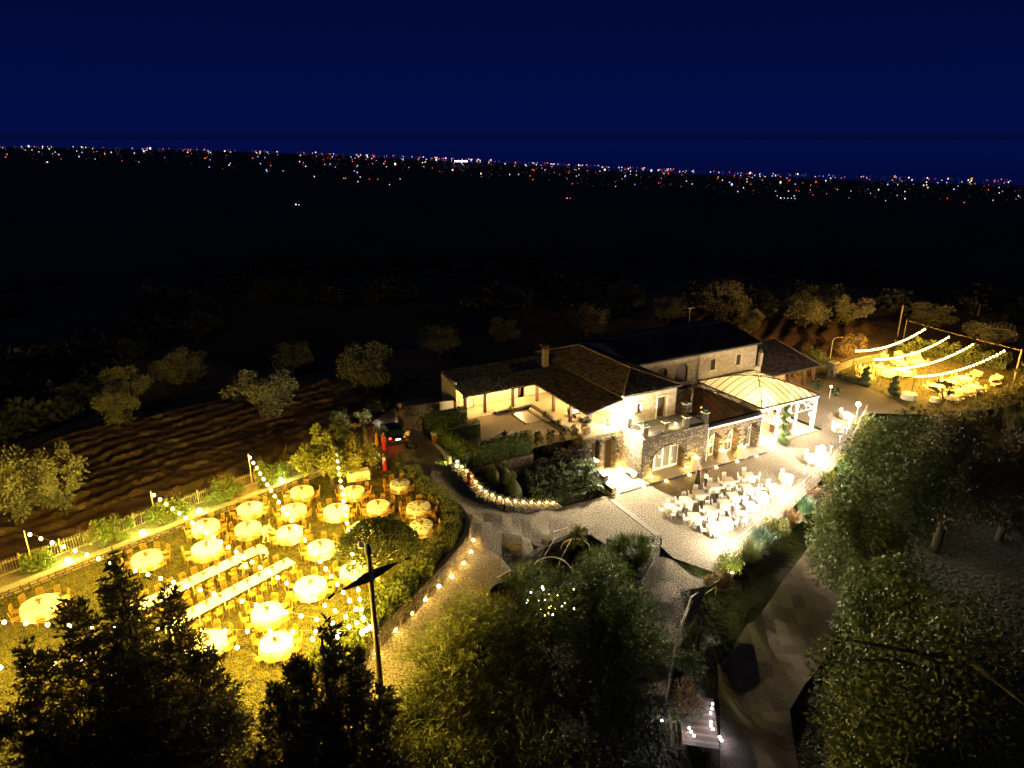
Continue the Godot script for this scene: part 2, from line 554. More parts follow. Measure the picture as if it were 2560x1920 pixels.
# ---------------------------------------------------------------- people
func sdf_mesh(bones: Array, cell: float) -> MB:   # bones: [p0, p1, r0, r1, colour]; one continuous skin by surface nets over a smooth union of tapered capsules
	var lo := Vector3.INF
	var hi := -Vector3.INF
	for b in bones:
		var r := Vector3.ONE * (maxf(b[2], b[3]) + cell * 1.5)
		lo = lo.min(b[0] - r).min(b[1] - r); hi = hi.max(b[0] + r).max(b[1] + r)
	var n := Vector3i(((hi - lo) / cell).ceil()) + Vector3i.ONE
	var f := PackedFloat32Array()
	f.resize(n.x * n.y * n.z)
	f.fill(1.0)
	var sx := 1
	var sy := n.x
	var sz := n.x * n.y
	var kk := 0.035
	for b in bones:
		var p0: Vector3 = b[0]
		var d: Vector3 = b[1] - p0
		var dd := maxf(d.length_squared(), 1e-6)
		var r0: float = b[2]
		var r1: float = b[3]
		var m := Vector3.ONE * (maxf(r0, r1) + 0.09)
		var a := Vector3i(((p0.min(b[1]) - m - lo) / cell).floor()).clamp(Vector3i.ZERO, n - Vector3i.ONE)
		var z := Vector3i(((p0.max(b[1]) + m - lo) / cell).ceil()).clamp(Vector3i.ZERO, n - Vector3i.ONE)
		for k in range(a.z, z.z + 1):
			for j in range(a.y, z.y + 1):
				for i in range(a.x, z.x + 1):
					var p := lo + Vector3(i, j, k) * cell - p0
					var t := clampf(p.dot(d) / dd, 0, 1)
					var v := (p - d * t).length() - lerpf(r0, r1, t)
					var id := i + j * sy + k * sz
					var o := f[id]
					var h := maxf(kk - absf(o - v), 0.0) / kk
					f[id] = minf(o, v) - h * h * kk * 0.25
	var mb := MB.new()
	var vid := {}
	var vs := []
	for k in n.z - 1:
		for j in n.y - 1:
			for i in n.x - 1:
				var id := i + j * sy + k * sz
				var s := Vector3.ZERO
				var c := 0
				for e in [[0, 1], [2, 3], [4, 5], [6, 7], [0, 2], [1, 3], [4, 6], [5, 7], [0, 4], [1, 5], [2, 6], [3, 7]]:
					var a0: int = e[0]
					var a1: int = e[1]
					var va := f[id + (a0 & 1) + ((a0 >> 1) & 1) * sy + (a0 >> 2) * sz]
					var vb := f[id + (a1 & 1) + ((a1 >> 1) & 1) * sy + (a1 >> 2) * sz]
					if (va < 0) != (vb < 0):
						var t := va / (va - vb)
						s += Vector3(a0 & 1, (a0 >> 1) & 1, a0 >> 2).lerp(Vector3(a1 & 1, (a1 >> 1) & 1, a1 >> 2), t)
						c += 1
				if c:
					var p := lo + (Vector3(i, j, k) + s / c) * cell
					vid[id] = vs.size()
					vs.append(p)
					var best := INF
					var cl := Color.WHITE
					for b in bones:
						var d: Vector3 = b[1] - b[0]
						var t := clampf((p - b[0]).dot(d) / maxf(d.length_squared(), 1e-6), 0, 1)
						var v: float = (p - b[0] - d * t).length() - lerpf(b[2], b[3], t)
						if v < best: best = v; cl = b[4]
					mb.P.append(p); mb.K.append(cl)
					mb.N.append(Vector3(f[id + 1] - f[id], f[id + sy] - f[id], f[id + sz] - f[id]).normalized())
	for k in range(1, n.z - 1):
		for j in range(1, n.y - 1):
			for i in range(1, n.x - 1):
				var id := i + j * sy + k * sz
				for ax in 3:
					var st: int = [sx, sy, sz][ax]
					if (f[id] < 0) == (f[id + st] < 0): continue
					var u: int = [sy, sz, sx][ax]
					var v: int = [sz, sx, sy][ax]
					var q := [vid.get(id - u - v, -1), vid.get(id - v, -1), vid.get(id, -1), vid.get(id - u, -1)]
					if q.has(-1): continue
					if f[id] < 0: mb.I.append_array([q[0], q[2], q[1], q[0], q[3], q[2]])
					else: mb.I.append_array([q[0], q[1], q[2], q[0], q[2], q[3]])
	return mb

# pose: lean (forward bend of the torso), armL / armR: [upper direction, fore direction], step (stride), skirt hem height (0 = trousers), female
func person(label: String, at: Vector3, turn: float, col: Dictionary, pose: Dictionary) -> void:
	var o := thing("person", label, "person", at, turn)
	var s: float = pose.get("scale", 1.0)
	var lean: float = pose.get("lean", 0.0)
	var step: float = pose.get("step", 0.1)
	var up := Vector3(0, cos(lean), -sin(lean))
	var hip := Vector3(0, 0.93, 0.12 * sin(lean))
	var chest := hip + up * 0.36
	var neck := hip + up * 0.54
	var head := neck + (up + Vector3(0, 0.1, -0.12)).normalized() * 0.17
	var fw := Vector3(0, -sin(lean) * 0.5, -1).normalized()
	var skin := Color(0.42, 0.25, 0.17)
	var top: Color = col.top
	var low: Color = col.low
	var hair: Color = col.get("hair", Color(0.03, 0.02, 0.015))
	var b := []
	b.append([hip + Vector3(-0.07, 0, 0), hip + Vector3(0.07, 0, 0), 0.125, 0.125, low])
	b.append([hip + up * 0.1, chest, 0.125, 0.14, top])
	b.append([chest + Vector3(-0.09, 0.03, 0), chest + Vector3(0.09, 0.03, 0), 0.105, 0.105, top])
	b.append([neck - up * 0.05 + Vector3(-0.13, -0.02, 0), neck - up * 0.05 + Vector3(0.13, -0.02, 0), 0.06, 0.06, top])
	b.append([neck - up * 0.06, neck + up * 0.09, 0.055, 0.05, skin])
	b.append([head - UP * 0.03 + fw * 0.02, head + UP * 0.05 - fw * 0.015, 0.085, 0.095, skin])
	b.append([head + UP * 0.06 - fw * 0.04, head - UP * 0.01 - fw * 0.06, 0.098, 0.085, hair])
	b.append([head - UP * 0.01 + fw * 0.09, head - UP * 0.03 + fw * 0.115, 0.018, 0.022, skin])
	if pose.get("long_hair", false):
		b.append([head - fw * 0.06, head - fw * 0.07 - UP * 0.22, 0.08, 0.06, hair])
	for sd in [-1.0, 1.0]:
		var sh := neck - up * 0.05 + Vector3(0.185 * sd, -0.03, 0)
		var dirs: Array = pose.get("armL" if sd < 0 else "armR", [Vector3(0.15 * sd, -1, 0.05), Vector3(0.05 * sd, -1, -0.25)])
		var el: Vector3 = sh + dirs[0].normalized() * 0.29
		var wr: Vector3 = el + dirs[1].normalized() * 0.25
		b.append([sh, el, 0.055, 0.043, col.get("sleeve", top)])
		b.append([el, wr, 0.042, 0.03, col.get("cuff", col.get("sleeve", top))])
		b.append([wr, wr + dirs[1].normalized() * 0.08, 0.028, 0.03, skin])
		var foot := Vector3(0.09 * sd, 0.05, step * sd)
		var kn := Vector3(0.095 * sd, 0.49, step * sd * 0.4 - 0.04 - absf(step) * 0.1)
		if float(pose.get("hem", 0.0)) <= 0.0:
			b.append([hip + Vector3(0.085 * sd, -0.05, 0), kn, 0.1, 0.065, low])
			b.append([kn, foot + UP * 0.06, 0.062, 0.045, low])
		else:
			b.append([kn, foot + UP * 0.06, 0.055, 0.04, skin])
		b.append([foot + Vector3(0, -0.005, 0.05), foot + Vector3(0, -0.015, -0.13), 0.045, 0.035, col.get("shoe", Color(0.03, 0.03, 0.03))])
	var hem: float = pose.get("hem", 0.0)
	if hem > 0.0:
		var hw: float = pose.get("flare", 0.2)
		for k in 5:
			var a := TAU * k / 5.0
			b.append([hip + Vector3(cos(a) * 0.03, 0, sin(a) * 0.03), Vector3(cos(a) * hw * 0.6, hem, sin(a) * hw * 0.6), 0.12, hw * 0.55, low])
	if col.has("apron"):
		b.append([hip + fw * 0.075 + up * 0.2, Vector3(0, 0.5, -0.1), 0.09, 0.14, col.apron])
	var mb := sdf_mesh(b, 0.032)
	for sd in [-1.0, 1.0]:
		var sh := neck - up * 0.05 + Vector3(0.185 * sd, -0.03, 0)
		var dirs: Array = pose.get("armL" if sd < 0 else "armR", [Vector3(0.15 * sd, -1, 0.05), Vector3(0.05 * sd, -1, -0.25)])
		var dv: Vector3 = dirs[1].normalized()
		var p: Vector3 = sh + dirs[0].normalized() * 0.29 + dv * 0.32
		var sv := dv.cross(Vector3(1, 0.2, 0)).normalized()
		mb.col = skin
		for k in 4:
			var q := p + sv * (k - 1.5) * 0.019
			var l: float = [0.062, 0.075, 0.07, 0.055][k]
			mb.tube([q, q + dv * l * 0.55, q + dv * l + Vector3(-sd * 0.018, 0, 0)], [0.0095, 0.009, 0.007], 5)
		mb.tube([p - dv * 0.04 + sv * 0.03, p + sv * 0.055 - dv * 0.01, p + sv * 0.055 + dv * 0.025], [0.011, 0.01, 0.008], 5)
	var m := part(o, "body", mb, M.vc)
	m.scale = Vector3.ONE * s

# ---------------------------------------------------------------- the scene
func _ready() -> void:
	rng.seed = 20240611
	noise.seed = 7; noise.frequency = 0.02
	set_camera_and_sky()
	make_materials()
	survey()
	make_ground()
	make_sea_and_city()
	make_stone_basement()
	make_arcade()
	make_pavilion()
	make_terrace_house()
	make_long_house()
	make_side_wing()
	make_yard()
	make_stairway_and_bank()
	make_lawn_border()
	make_gate_and_car()
	make_banquet()
	make_festoons()
	make_mast_and_lawn_trees()
	make_courtyard()
	make_far_garden()
	make_olives()
	make_near_trees()
	make_lower_paths()
	make_people()

func set_camera_and_sky() -> void:
	var cam := Camera3D.new()
	cam.name = "camera"; cam.fov = 57.26; cam.near = 0.1; cam.far = 90000.0
	cam.position = Vector3(0, 28, 0); cam.rotation = Vector3(deg_to_rad(-19.39), 0, 0)
	add_child(cam); cam.current = true
	var e := Environment.new()
	e.background_mode = Environment.BG_SKY
	var sky := ProceduralSkyMaterial.new()
	sky.sky_top_color = Color(0.003, 0.012, 0.045); sky.sky_horizon_color = Color(0.010, 0.052, 0.27); sky.sky_curve = 0.22
	sky.ground_bottom_color = Color(0.004, 0.006, 0.02); sky.ground_horizon_color = Color(0.008, 0.03, 0.14); sky.ground_curve = 0.1
	sky.sun_angle_max = 1.0
	e.sky = Sky.new(); e.sky.sky_material = sky
	e.tonemap_mode = Environment.TONE_MAPPER_LINEAR
	e.tonemap_exposure = 4.0
	e.background_energy_multiplier = 0.25
	e.sdfgi_enabled = true; e.ssao_enabled = true; e.ssil_enabled = true
	var we := WorldEnvironment.new()
	we.name = "world"; we.environment = e
	add_child(we)
	var moon := DirectionalLight3D.new()      # a faint night sky light from behind the camera
	moon.name = "moon"; moon.light_energy = 0.006; moon.light_color = Color(0.75, 0.82, 1.0); moon.light_angular_distance = 12.0
	moon.sky_mode = DirectionalLight3D.SKY_MODE_LIGHT_ONLY; moon.shadow_enabled = true
	moon.rotation_degrees = Vector3(-52, -38, 0)
	add_child(moon)

func make_materials() -> void:
	var grey := ntex(0.02, Color(0.55, 0.55, 0.55), Color(1, 1, 1), 5, 3)
	var fine := ntex(0.12, Color(0.45, 0.45, 0.45), Color(1, 1, 1), 4, 5)
	var grit := ntex(0.09, Color(0.42, 0.4, 0.37), Color(1.25, 1.22, 1.18), 5, 9)
	var grassy := ntex(0.03, Color(0.5, 0.56, 0.5), Color(1.1, 1.05, 0.95), 6, 11)
	var stain := ntex(0.015, Color(0.72, 0.69, 0.64), Color(1, 1, 1), 5, 17)
	var b1 := bump(0.15, 21, 10.0)
	var b2 := bump(0.05, 23, 8.0)
	M.vc = mat(1, 1, 1, 0.85)
	M.vc_gloss = mat(1, 1, 1, 0.25)
	M.ground = textured(mat(1, 1, 1, 1.0), grassy, 0.07, b2, 1.5)
	M.grass = textured(mat(0.12, 0.098, 0.009, 0.95), grassy, 0.09, b1, 1.0)
	M.blade = mat(1, 1, 1, 0.8)
	M.gravel = textured(mat(0.31, 0.265, 0.2, 0.95), grit, 0.11, b1, 1.5)
	M.paving = textured(mat(0.5, 0.43, 0.32, 0.85), fine, 0.3, b1, 0.6)
	M.plaster = textured(mat(0.62, 0.53, 0.40, 0.9), stain, 0.22, b1, 0.25)
	M.mortar = textured(mat(0.075, 0.058, 0.04, 0.95), fine, 0.5, b1, 0.8)
	M.stone = textured(mat(1, 1, 1, 0.9), fine, 0.8, b1, 0.8)
	M.tile_bed = mat(0.05, 0.035, 0.028, 0.95)
	M.timber = textured(mat(0.13, 0.05, 0.022, 0.6), fine, 0.6)
	M.door = mat(0.06, 0.035, 0.02, 0.5)
	M.white_paint = mat(0.78, 0.74, 0.66, 0.5)
	M.trim = mat(0.6, 0.53, 0.41, 0.7)
	M.iron = mat(0.035, 0.03, 0.028, 0.5, 0.3)
	M.pale_iron = mat(0.45, 0.36, 0.25, 0.5)
	M.rib = mat(0.03, 0.025, 0.022, 0.45, 0.4)
	M.dark = mat(0.02, 0.018, 0.016, 0.6)
	M.terracotta = textured(mat(0.42, 0.2, 0.1, 0.8), fine, 0.8)
	M.cloth = mat(0.82, 0.78, 0.68, 0.95)
	M.linen = mat(0.30, 0.26, 0.21, 0.95)
	M.gold_wood = mat(0.34, 0.17, 0.03, 0.45)
	M.fence_iron = mat(0.3, 0.21, 0.12, 0.6)
	M.white_wood = mat(0.75, 0.72, 0.66, 0.5)
	M.leaf = mat(1, 1, 1, 0.6)
	M.leaf.backlight_enabled = true; M.leaf.backlight = lin(0.35, 0.4, 0.15)
	M.bark = textured(mat(0.17, 0.12, 0.08, 0.95), fine, 0.9, b1, 1.5)
	M.soil = textured(mat(1, 1, 1, 1.0), grit, 0.2, b1, 2.0)
	M.pane = mat(0.9, 0.95, 1.0, 0.06)
	M.pane.transparency = BaseMaterial3D.TRANSPARENCY_ALPHA; M.pane.albedo_color = Color(0.8, 0.85, 0.85, 0.12)
	M.frost = mat(1, 1, 1, 0.6)
	M.frost.transparency = BaseMaterial3D.TRANSPARENCY_ALPHA; M.frost.albedo_color = Color(0.9, 0.86, 0.72, 0.72)
	M.frost.backlight_enabled = true; M.frost.backlight = lin(0.9, 0.85, 0.7)
	M.smoked = mat(1, 1, 1, 0.1)
	M.smoked.transparency = BaseMaterial3D.TRANSPARENCY_ALPHA; M.smoked.albedo_color = Color(0.04, 0.025, 0.02, 0.75)
	M.bulb_warm = glow(Color(1.0, 0.86, 0.5), 14.0)
	M.bulb_white = glow(Color(1.0, 0.95, 0.85), 16.0)
	M.bulb_cool = glow(Color(0.9, 0.93, 1.0), 12.0)
	M.water = mat(0.004, 0.01, 0.03, 0.03)

func survey() -> void:
	lawn_poly = poly([[-46, -22], [-45.5, -23.6], [-34.3, -39.9], [-19.4, -56.6], [-16.2, -58.8], [-13.6, -59.6], [-11.2, -58.6], [-9.1, -56.4], [-5.9, -52.0], [-4.0, -49.6], [-3.3, -47.6], [-3.35, -45.8], [-3.8, -44.2], [-4.8, -41.7], [-5.7, -39.8], [-6.4, -38.3], [-7.2, -36.8], [-8.4, -34.2], [-9.4, -31], [-10.5, -27], [-12, -22], [-13, -14], [-40, -14]])
	yard_poly = ab_poly([[-17.3, -3.7], [-3.6, -3.7], [-3.6, -14], [-13.3, -14], [-13.3, -12.5], [-17.6, -12.5]])
	court_poly = ab_poly([[-10.6, 0.7], [-4.6, 1.0], [-4.4, -3.2], [0.05, -3.2], [0.05, 0], [16, 0], [16.4, -0.4], [27, -0.4], [27, -11], [30, -11], [38, -16], [44.5, -13.5], [44.6, -4.6], [46, 1.2], [42.5, 2.6], [36.4, -1.1], [32.3, 1.1], [27.2, 4.0], [25.9, 4.7], [22.8, 5.8], [18.7, 7.5], [15.2, 8.7], [8.1, 11.3], [3.3, 12.8], [-1.4, 14.4], [-4.6, 15.4], [-6.2, 12.2], [-6, 10.4], [-9.8, 8.8], [-10.2, 5.6]])
	rlawn_poly = poly([[46.6, -96.5], [49.2, -99.2], [56, -103.4], [64, -112], [74, -112], [84, -98], [74, -90], [62, -80], [54, -78], [50.2, -82], [49.9, -86], [48.9, -90.5]])
	for c in [[-11, 0, -63], [-13, 0, -61], [-9, 0, -60.3], [-7.3, -0.05, -60.5], [-6.2, -0.5, -59.4], [-5.2, -1.0, -58], [-4.5, -1.5, -57.5], [-3.5, -2.0, -56.2], [-2.7, -2.45, -55.7], [-1.7, -2.9, -55.4], [-0.5, -3.4, -55.6], [1.1, -3.95, -56.2], [4.2, -4.42, -57.4], [7, -4.5, -58.2],
			[-8, -0.25, -57], [-5.7, -0.95, -52], [-3.9, -1.15, -50], [-3.2, -1.25, -47.6], [-3.7, -1.25, -44.2], [-5.6, -1.25, -39.9], [-7.6, -1.25, -36.5], [-8.8, -1.3, -33], [-6.5, -1.5, -31], [-4, -1.5, -36], [-1.6, -1.35, -41], [-1, -1.6, -44.5],
			[-1.5, -2.2, -52], [1, -3.3, -52.6], [4, -4.2, -53], [0.4, -2.2, -48.5], [2.6, -3.3, -50.6], [5.4, -4.3, -52.4], [7.8, -4.5, -53], [9, -4.6, -55],
			[1, -4.2, -45.5], [3, -5.3, -48], [4.5, -5.5, -49.6], [7, -5.2, -50], [3, -5.0, -44], [0, -4.0, -40], [5.5, -5.5, -46], [8, -5.2, -46], [11.2, -4.9, -45.5], [11, -5.4, -41], [10, -6.2, -37], [9, -7, -34], [6, -6.4, -40], [6, -7, -32], [1, -5, -33], [-4, -3.2, -30], [-9, -1.8, -25], [-2, -5, -24], [7, -8, -25], [13, -8.3, -30],
			[12, -4.6, -49], [15, -4.8, -46], [13.2, -6.6, -40], [15.5, -7.6, -44], [18.5, -7.6, -48.3], [22.5, -7.4, -52.5], [27, -7.4, -57], [33, -7.4, -63.5], [38.5, -7, -70], [44, -6.5, -77],
			[16.4, -9.5, -39.8], [21.7, -9.5, -44.5], [30.5, -9.5, -57.5], [38, -9.2, -65], [20, -9.8, -34], [26, -10, -42], [34, -10.3, -50], [44, -10, -62], [55, -9, -74], [24, -10.4, -25], [40, -11, -40], [60, -11, -60], [75, -11, -75], [90, -10, -90],
			[52, -5.2, -77], [60, -5.2, -77], [76, -5.5, -88], [88, -6.5, -100],
			[-16, -0.1, -61], [-12.5, 0, -68], [-9.5, -0.1, -72], [-7.5, -0.4, -78], [-20, -0.6, -61], [-27, -0.7, -52.5], [-36, -0.6, -42.5], [-48, -0.8, -26], [-27.5, -1.3, -72], [-42, -1.5, -70], [-43, -2.4, -86], [-38.5, -1.2, -49], [-17, -1.4, -80], [-10, -1.4, -95], [-1, -1.5, -103], [12, -2, -108], [2, -0.6, -84], [12, -1.2, -92], [-52, -2.6, -58], [-62, -5, -80], [-60, -3, -40], [-30, -4.5, -105],
			[22, -2.6, -118], [37, -2.8, -112], [50, -3.2, -117], [59, -3.4, -122], [30, -2.6, -104], [44, -3.9, -103], [53, -4.0, -108], [66, -4.6, -118], [78, -5, -116], [92, -6.5, -125], [40, -4.2, -98],
			[-17, -1.7, -57.5], [-60, -2, -10], [-30, -0.6, -6], [0, -6, -8], [30, -11, -8], [60, -13, -20]]:
		ctrl.append(Vector3(c[0], c[1], c[2]))
	for c in [[-16.5, -2.5, -1.3], [-14.5, -2.3, -2.7], [-12.5, -2.6, -2.6], [-10, -1.9, -3.0], [-7, -1.4, -3.0], [-4.8, -1.2, -3.0], [-8, -2.8, -1.2], [-5, -2.9, -1.2], [-12, -3.5, -0.6], [-8, -4.0, 0.2], [-5, -4.1, 0.2], [-15, -3.0, -0.4]]:
		var w := W(c[0], c[2], c[1])
		ctrl.append(w)

func make_ground() -> void:
	var mb := MB.new()
	var x0 := -70; var x1 := 110; var z0 := -150; var z1 := -4
	var nx := x1 - x0 + 1
	var nz := z1 - z0 + 1
	var hs := PackedFloat32Array()
	hs.resize(nx * nz)
	for j in nz:
		for i in nx: hs[j * nx + i] = level(x0 + i, z0 + j)
	var low := hs.duplicate()
	for j in nz:
		for i in nx:
			var m := hs[j * nx + i]
			var flat := true
			for dj in [-1, 0, 1]:
				for di in [-1, 0, 1]:
					var a := clampi(i + di, 0, nx - 1)
					var b := clampi(j + dj, 0, nz - 1)
					m = minf(m, hs[b * nx + a])
			low[j * nx + i] = m - 0.1
	var edge := func(i: int, j: int) -> float: return minf(minf(i, nx - 1 - i), minf(j + 30, nz - 1 - j))
	for j in nz:
		for i in nx:
			var x := float(x0 + i)
			var z := float(z0 + j)
			var y := low[j * nx + i]
			if z < -112 or x < -56 or x > 90:
				y += noise.get_noise_2d(x * 3.0, z * 3.0) * 1.2 * smoothstep(0.0, 20.0, maxf(maxf(-112 - z, -56 - x), x - 90))
			mb.P.append(Vector3(x, y, z))
			var f := noise.get_noise_2d(x * 4.0, z * 4.0) * 0.5 + 0.5
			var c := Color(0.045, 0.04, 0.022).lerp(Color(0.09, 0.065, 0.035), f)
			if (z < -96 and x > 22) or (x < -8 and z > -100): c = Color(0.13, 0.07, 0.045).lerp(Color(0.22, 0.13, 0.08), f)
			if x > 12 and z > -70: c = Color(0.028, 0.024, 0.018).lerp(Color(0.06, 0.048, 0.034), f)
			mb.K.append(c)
	for j in nz:
		for i in nx:
			var dx := mb.P[j * nx + mini(i + 1, nx - 1)].y - mb.P[j * nx + maxi(i - 1, 0)].y
			var dz := mb.P[mini(j + 1, nz - 1) * nx + i].y - mb.P[maxi(j - 1, 0) * nx + i].y
			mb.N.append(Vector3(-dx, 2, -dz).normalized())
	for j in nz - 1:
		for i in nx - 1:
			var a := j * nx + i
			mb.I.append_array([a, a + 1, a + nx, a + 1, a + nx + 1, a + nx])
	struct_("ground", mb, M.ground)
	# lawn, gravel, paths
	sheet("lawn", lawn_poly, func(_x, _z): return 0.0, 2.0, M.grass)
	sheet("courtyard_paving", court_poly, func(_x, _z): return G, 2.0, M.gravel)
	sheet("gravel_yard", yard_poly, func(_x, _z): return -0.15, 2.0, M.gravel)
	sheet("garden_lawn", rlawn_poly, func(_x, _z): return G + 0.02, 2.5, M.grass)
	var drive := poly([[-13.6, -59.6], [-14.6, -62.6], [-15.2, -66], [-13.6, -70], [-11.5, -76], [-8.5, -76], [-9.8, -69.5], [-10.4, -65.5], [-9.4, -65.4], [-7.6, -62.6], [-6.3, -59.7], [-5.25, -58.1], [-4.6, -57.6], [-3.6, -56.2], [-2.75, -55.6], [-1.7, -55.35], [-0.5, -55.6], [1.1, -56.1], [4.2, -57.3], [7.2, -58.3], [8.9, -55.8], [9, -53.4], [6.6, -52.9], [3.9, -51.5], [2.1, -48.5], [0.2, -44.2], [-1.2, -41.4], [-2.6, -38.6], [-4.2, -34.8], [-5.5, -30.5], [-9.3, -31.2], [-8.3, -34.4], [-7.1, -36.9], [-6.3, -38.4], [-5.6, -39.9], [-4.7, -41.8], [-3.7, -44.3], [-3.25, -45.9], [-3.2, -47.7], [-3.9, -49.7], [-5.8, -52.1], [-9.0, -56.5], [-11.2, -58.7]])
	sheet("gravel_drive", drive, func(x, z): return ground(x, z) + 0.02, 0.8, M.gravel)
	var path := ab_poly([[-6.3, 12.2], [-4.5, 15.4], [-8.2, 17.2], [-11.8, 19.6], [-15.8, 22.9], [-17, 21.6], [-13.6, 17.6], [-11.2, 14.2], [-10, 12.9], [-7.1, 11.2]])
	sheet("lower_path", path, func(x, z): return ground(x, z) + 0.03, 0.8, M.gravel)
	var track := poly([[12, -30], [13.5, -24], [19, -24], [17.5, -31], [19, -38], [25, -45], [34, -56], [40, -63], [37, -66], [29, -58], [20, -47], [14.5, -40.5]])
	sheet("dirt_track", track, func(x, z): return ground(x, z) + 0.05, 1.0, M.soil, func(x, z): return Color(0.2, 0.14, 0.11).lerp(Color(0.42, 0.32, 0.27), clampf(noise.get_noise_2d(x * 16, z * 16) + 0.5, 0, 1)))
	# ploughed field beyond the fence, its ridges real
	var field := poly([[-58, -40], [-46, -24.5], [-35.2, -40.6], [-20.2, -57.2], [-17.5, -60.5], [-17.6, -64], [-16.8, -70], [-15, -80], [-26, -86], [-42, -72], [-58, -56]])
	var fh := func(x: float, z: float) -> float:
		var s := x * 0.6 - z * 0.8 + x * 0.28
		var w := (x * 0.74 + z * 0.66) * 1.5 + noise.get_noise_2d(x * 6, z * 6) * 1.6
		return ground(x, z) + 0.12 + 0.17 * sin(w * 2.1) * (0.5 + 0.9 * noise.get_noise_2d(x * 9 + s, z * 9)) + 0.2 * noise.get_noise_2d(x * 45, z * 45)
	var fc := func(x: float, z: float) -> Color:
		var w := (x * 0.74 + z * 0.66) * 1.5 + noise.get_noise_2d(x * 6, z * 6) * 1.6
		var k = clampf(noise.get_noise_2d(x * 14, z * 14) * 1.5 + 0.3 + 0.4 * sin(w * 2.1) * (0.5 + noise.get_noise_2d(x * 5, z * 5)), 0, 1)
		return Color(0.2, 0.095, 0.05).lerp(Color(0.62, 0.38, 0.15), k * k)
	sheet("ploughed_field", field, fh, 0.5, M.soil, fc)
	var back := poly([[27, -104], [44, -100], [52, -106], [66, -122], [52, -134], [34, -126]])
	var bh := func(x: float, z: float) -> float:
		return ground(x, z) + 0.15 + 0.18 * sin((x * 0.88 - z * -0.47) * 2.4 + noise.get_noise_2d(x * 8, z * 8) * 2.0)
	var bc := func(x: float, z: float) -> Color:
		return Color(0.15, 0.075, 0.05).lerp(Color(0.3, 0.16, 0.09), clampf(noise.get_noise_2d(x * 12, z * 12) + 0.5, 0, 1))
	sheet("ploughed_slope", back, bh, 0.7, M.soil, bc)
	# grass tufts on the two lawns
	for L in [[lawn_poly, 0.0, 26000, "grass"], [rlawn_poly, G + 0.02, 9000, "garden_grass"]]:
		var tuft := MB.new()
		for k in 5:
			var a := TAU * k / 5.0
			var o := Vector3(cos(a), 0, sin(a))
			var s := Vector3(-sin(a), 0, cos(a)) * 0.02
			tuft.t(o * 0.02 - s, o * 0.02 + s, o * 0.09 + UP * 0.1)
		var mm := MultiMesh.new()
		mm.transform_format = MultiMesh.TRANSFORM_3D; mm.use_colors = true; mm.mesh = tuft.done()
		var pts := []
		var pl: PackedVector2Array = L[0]
		var cnt: int = L[2]
		var tries := 0
		while pts.size() < cnt and tries < cnt * 4:
			tries += 1
			var p := Vector2(rng.randf_range(-40, -3), rng.randf_range(-59, -24)) if float(L[1]) == 0.0 else Vector2(rng.randf_range(46, 80), rng.randf_range(-112, -78))
			if noise.get_noise_2d(p.x * 25, p.y * 25) + rng.randf() * 0.6 > 0.0 and Geometry2D.is_point_in_polygon(p, pl): pts.append(p)
		mm.instance_count = pts.size()
		for i in pts.size():
			var p: Vector2 = pts[i]
			mm.set_instance_transform(i, Transform3D(Basis(UP, rng.randf() * TAU).scaled(Vector3.ONE * rng.randf_range(0.6, 1.3)), Vector3(p.x, float(L[1]), p.y)))
			var f := rng.randf()
			mm.set_instance_color(i, Color(0.07, 0.065, 0.006).lerp(Color(0.14, 0.11, 0.012), f))
		var mi := MultiMeshInstance3D.new()
		mi.name = L[3]; mi.multimesh = mm; mi.material_override = M.blade
		add_child(mi, true)
		tag(mi, "short mown grass of the %s lawn" % ("banquet" if float(L[1]) == 0.0 else "far garden"), "grass", "", "stuff")

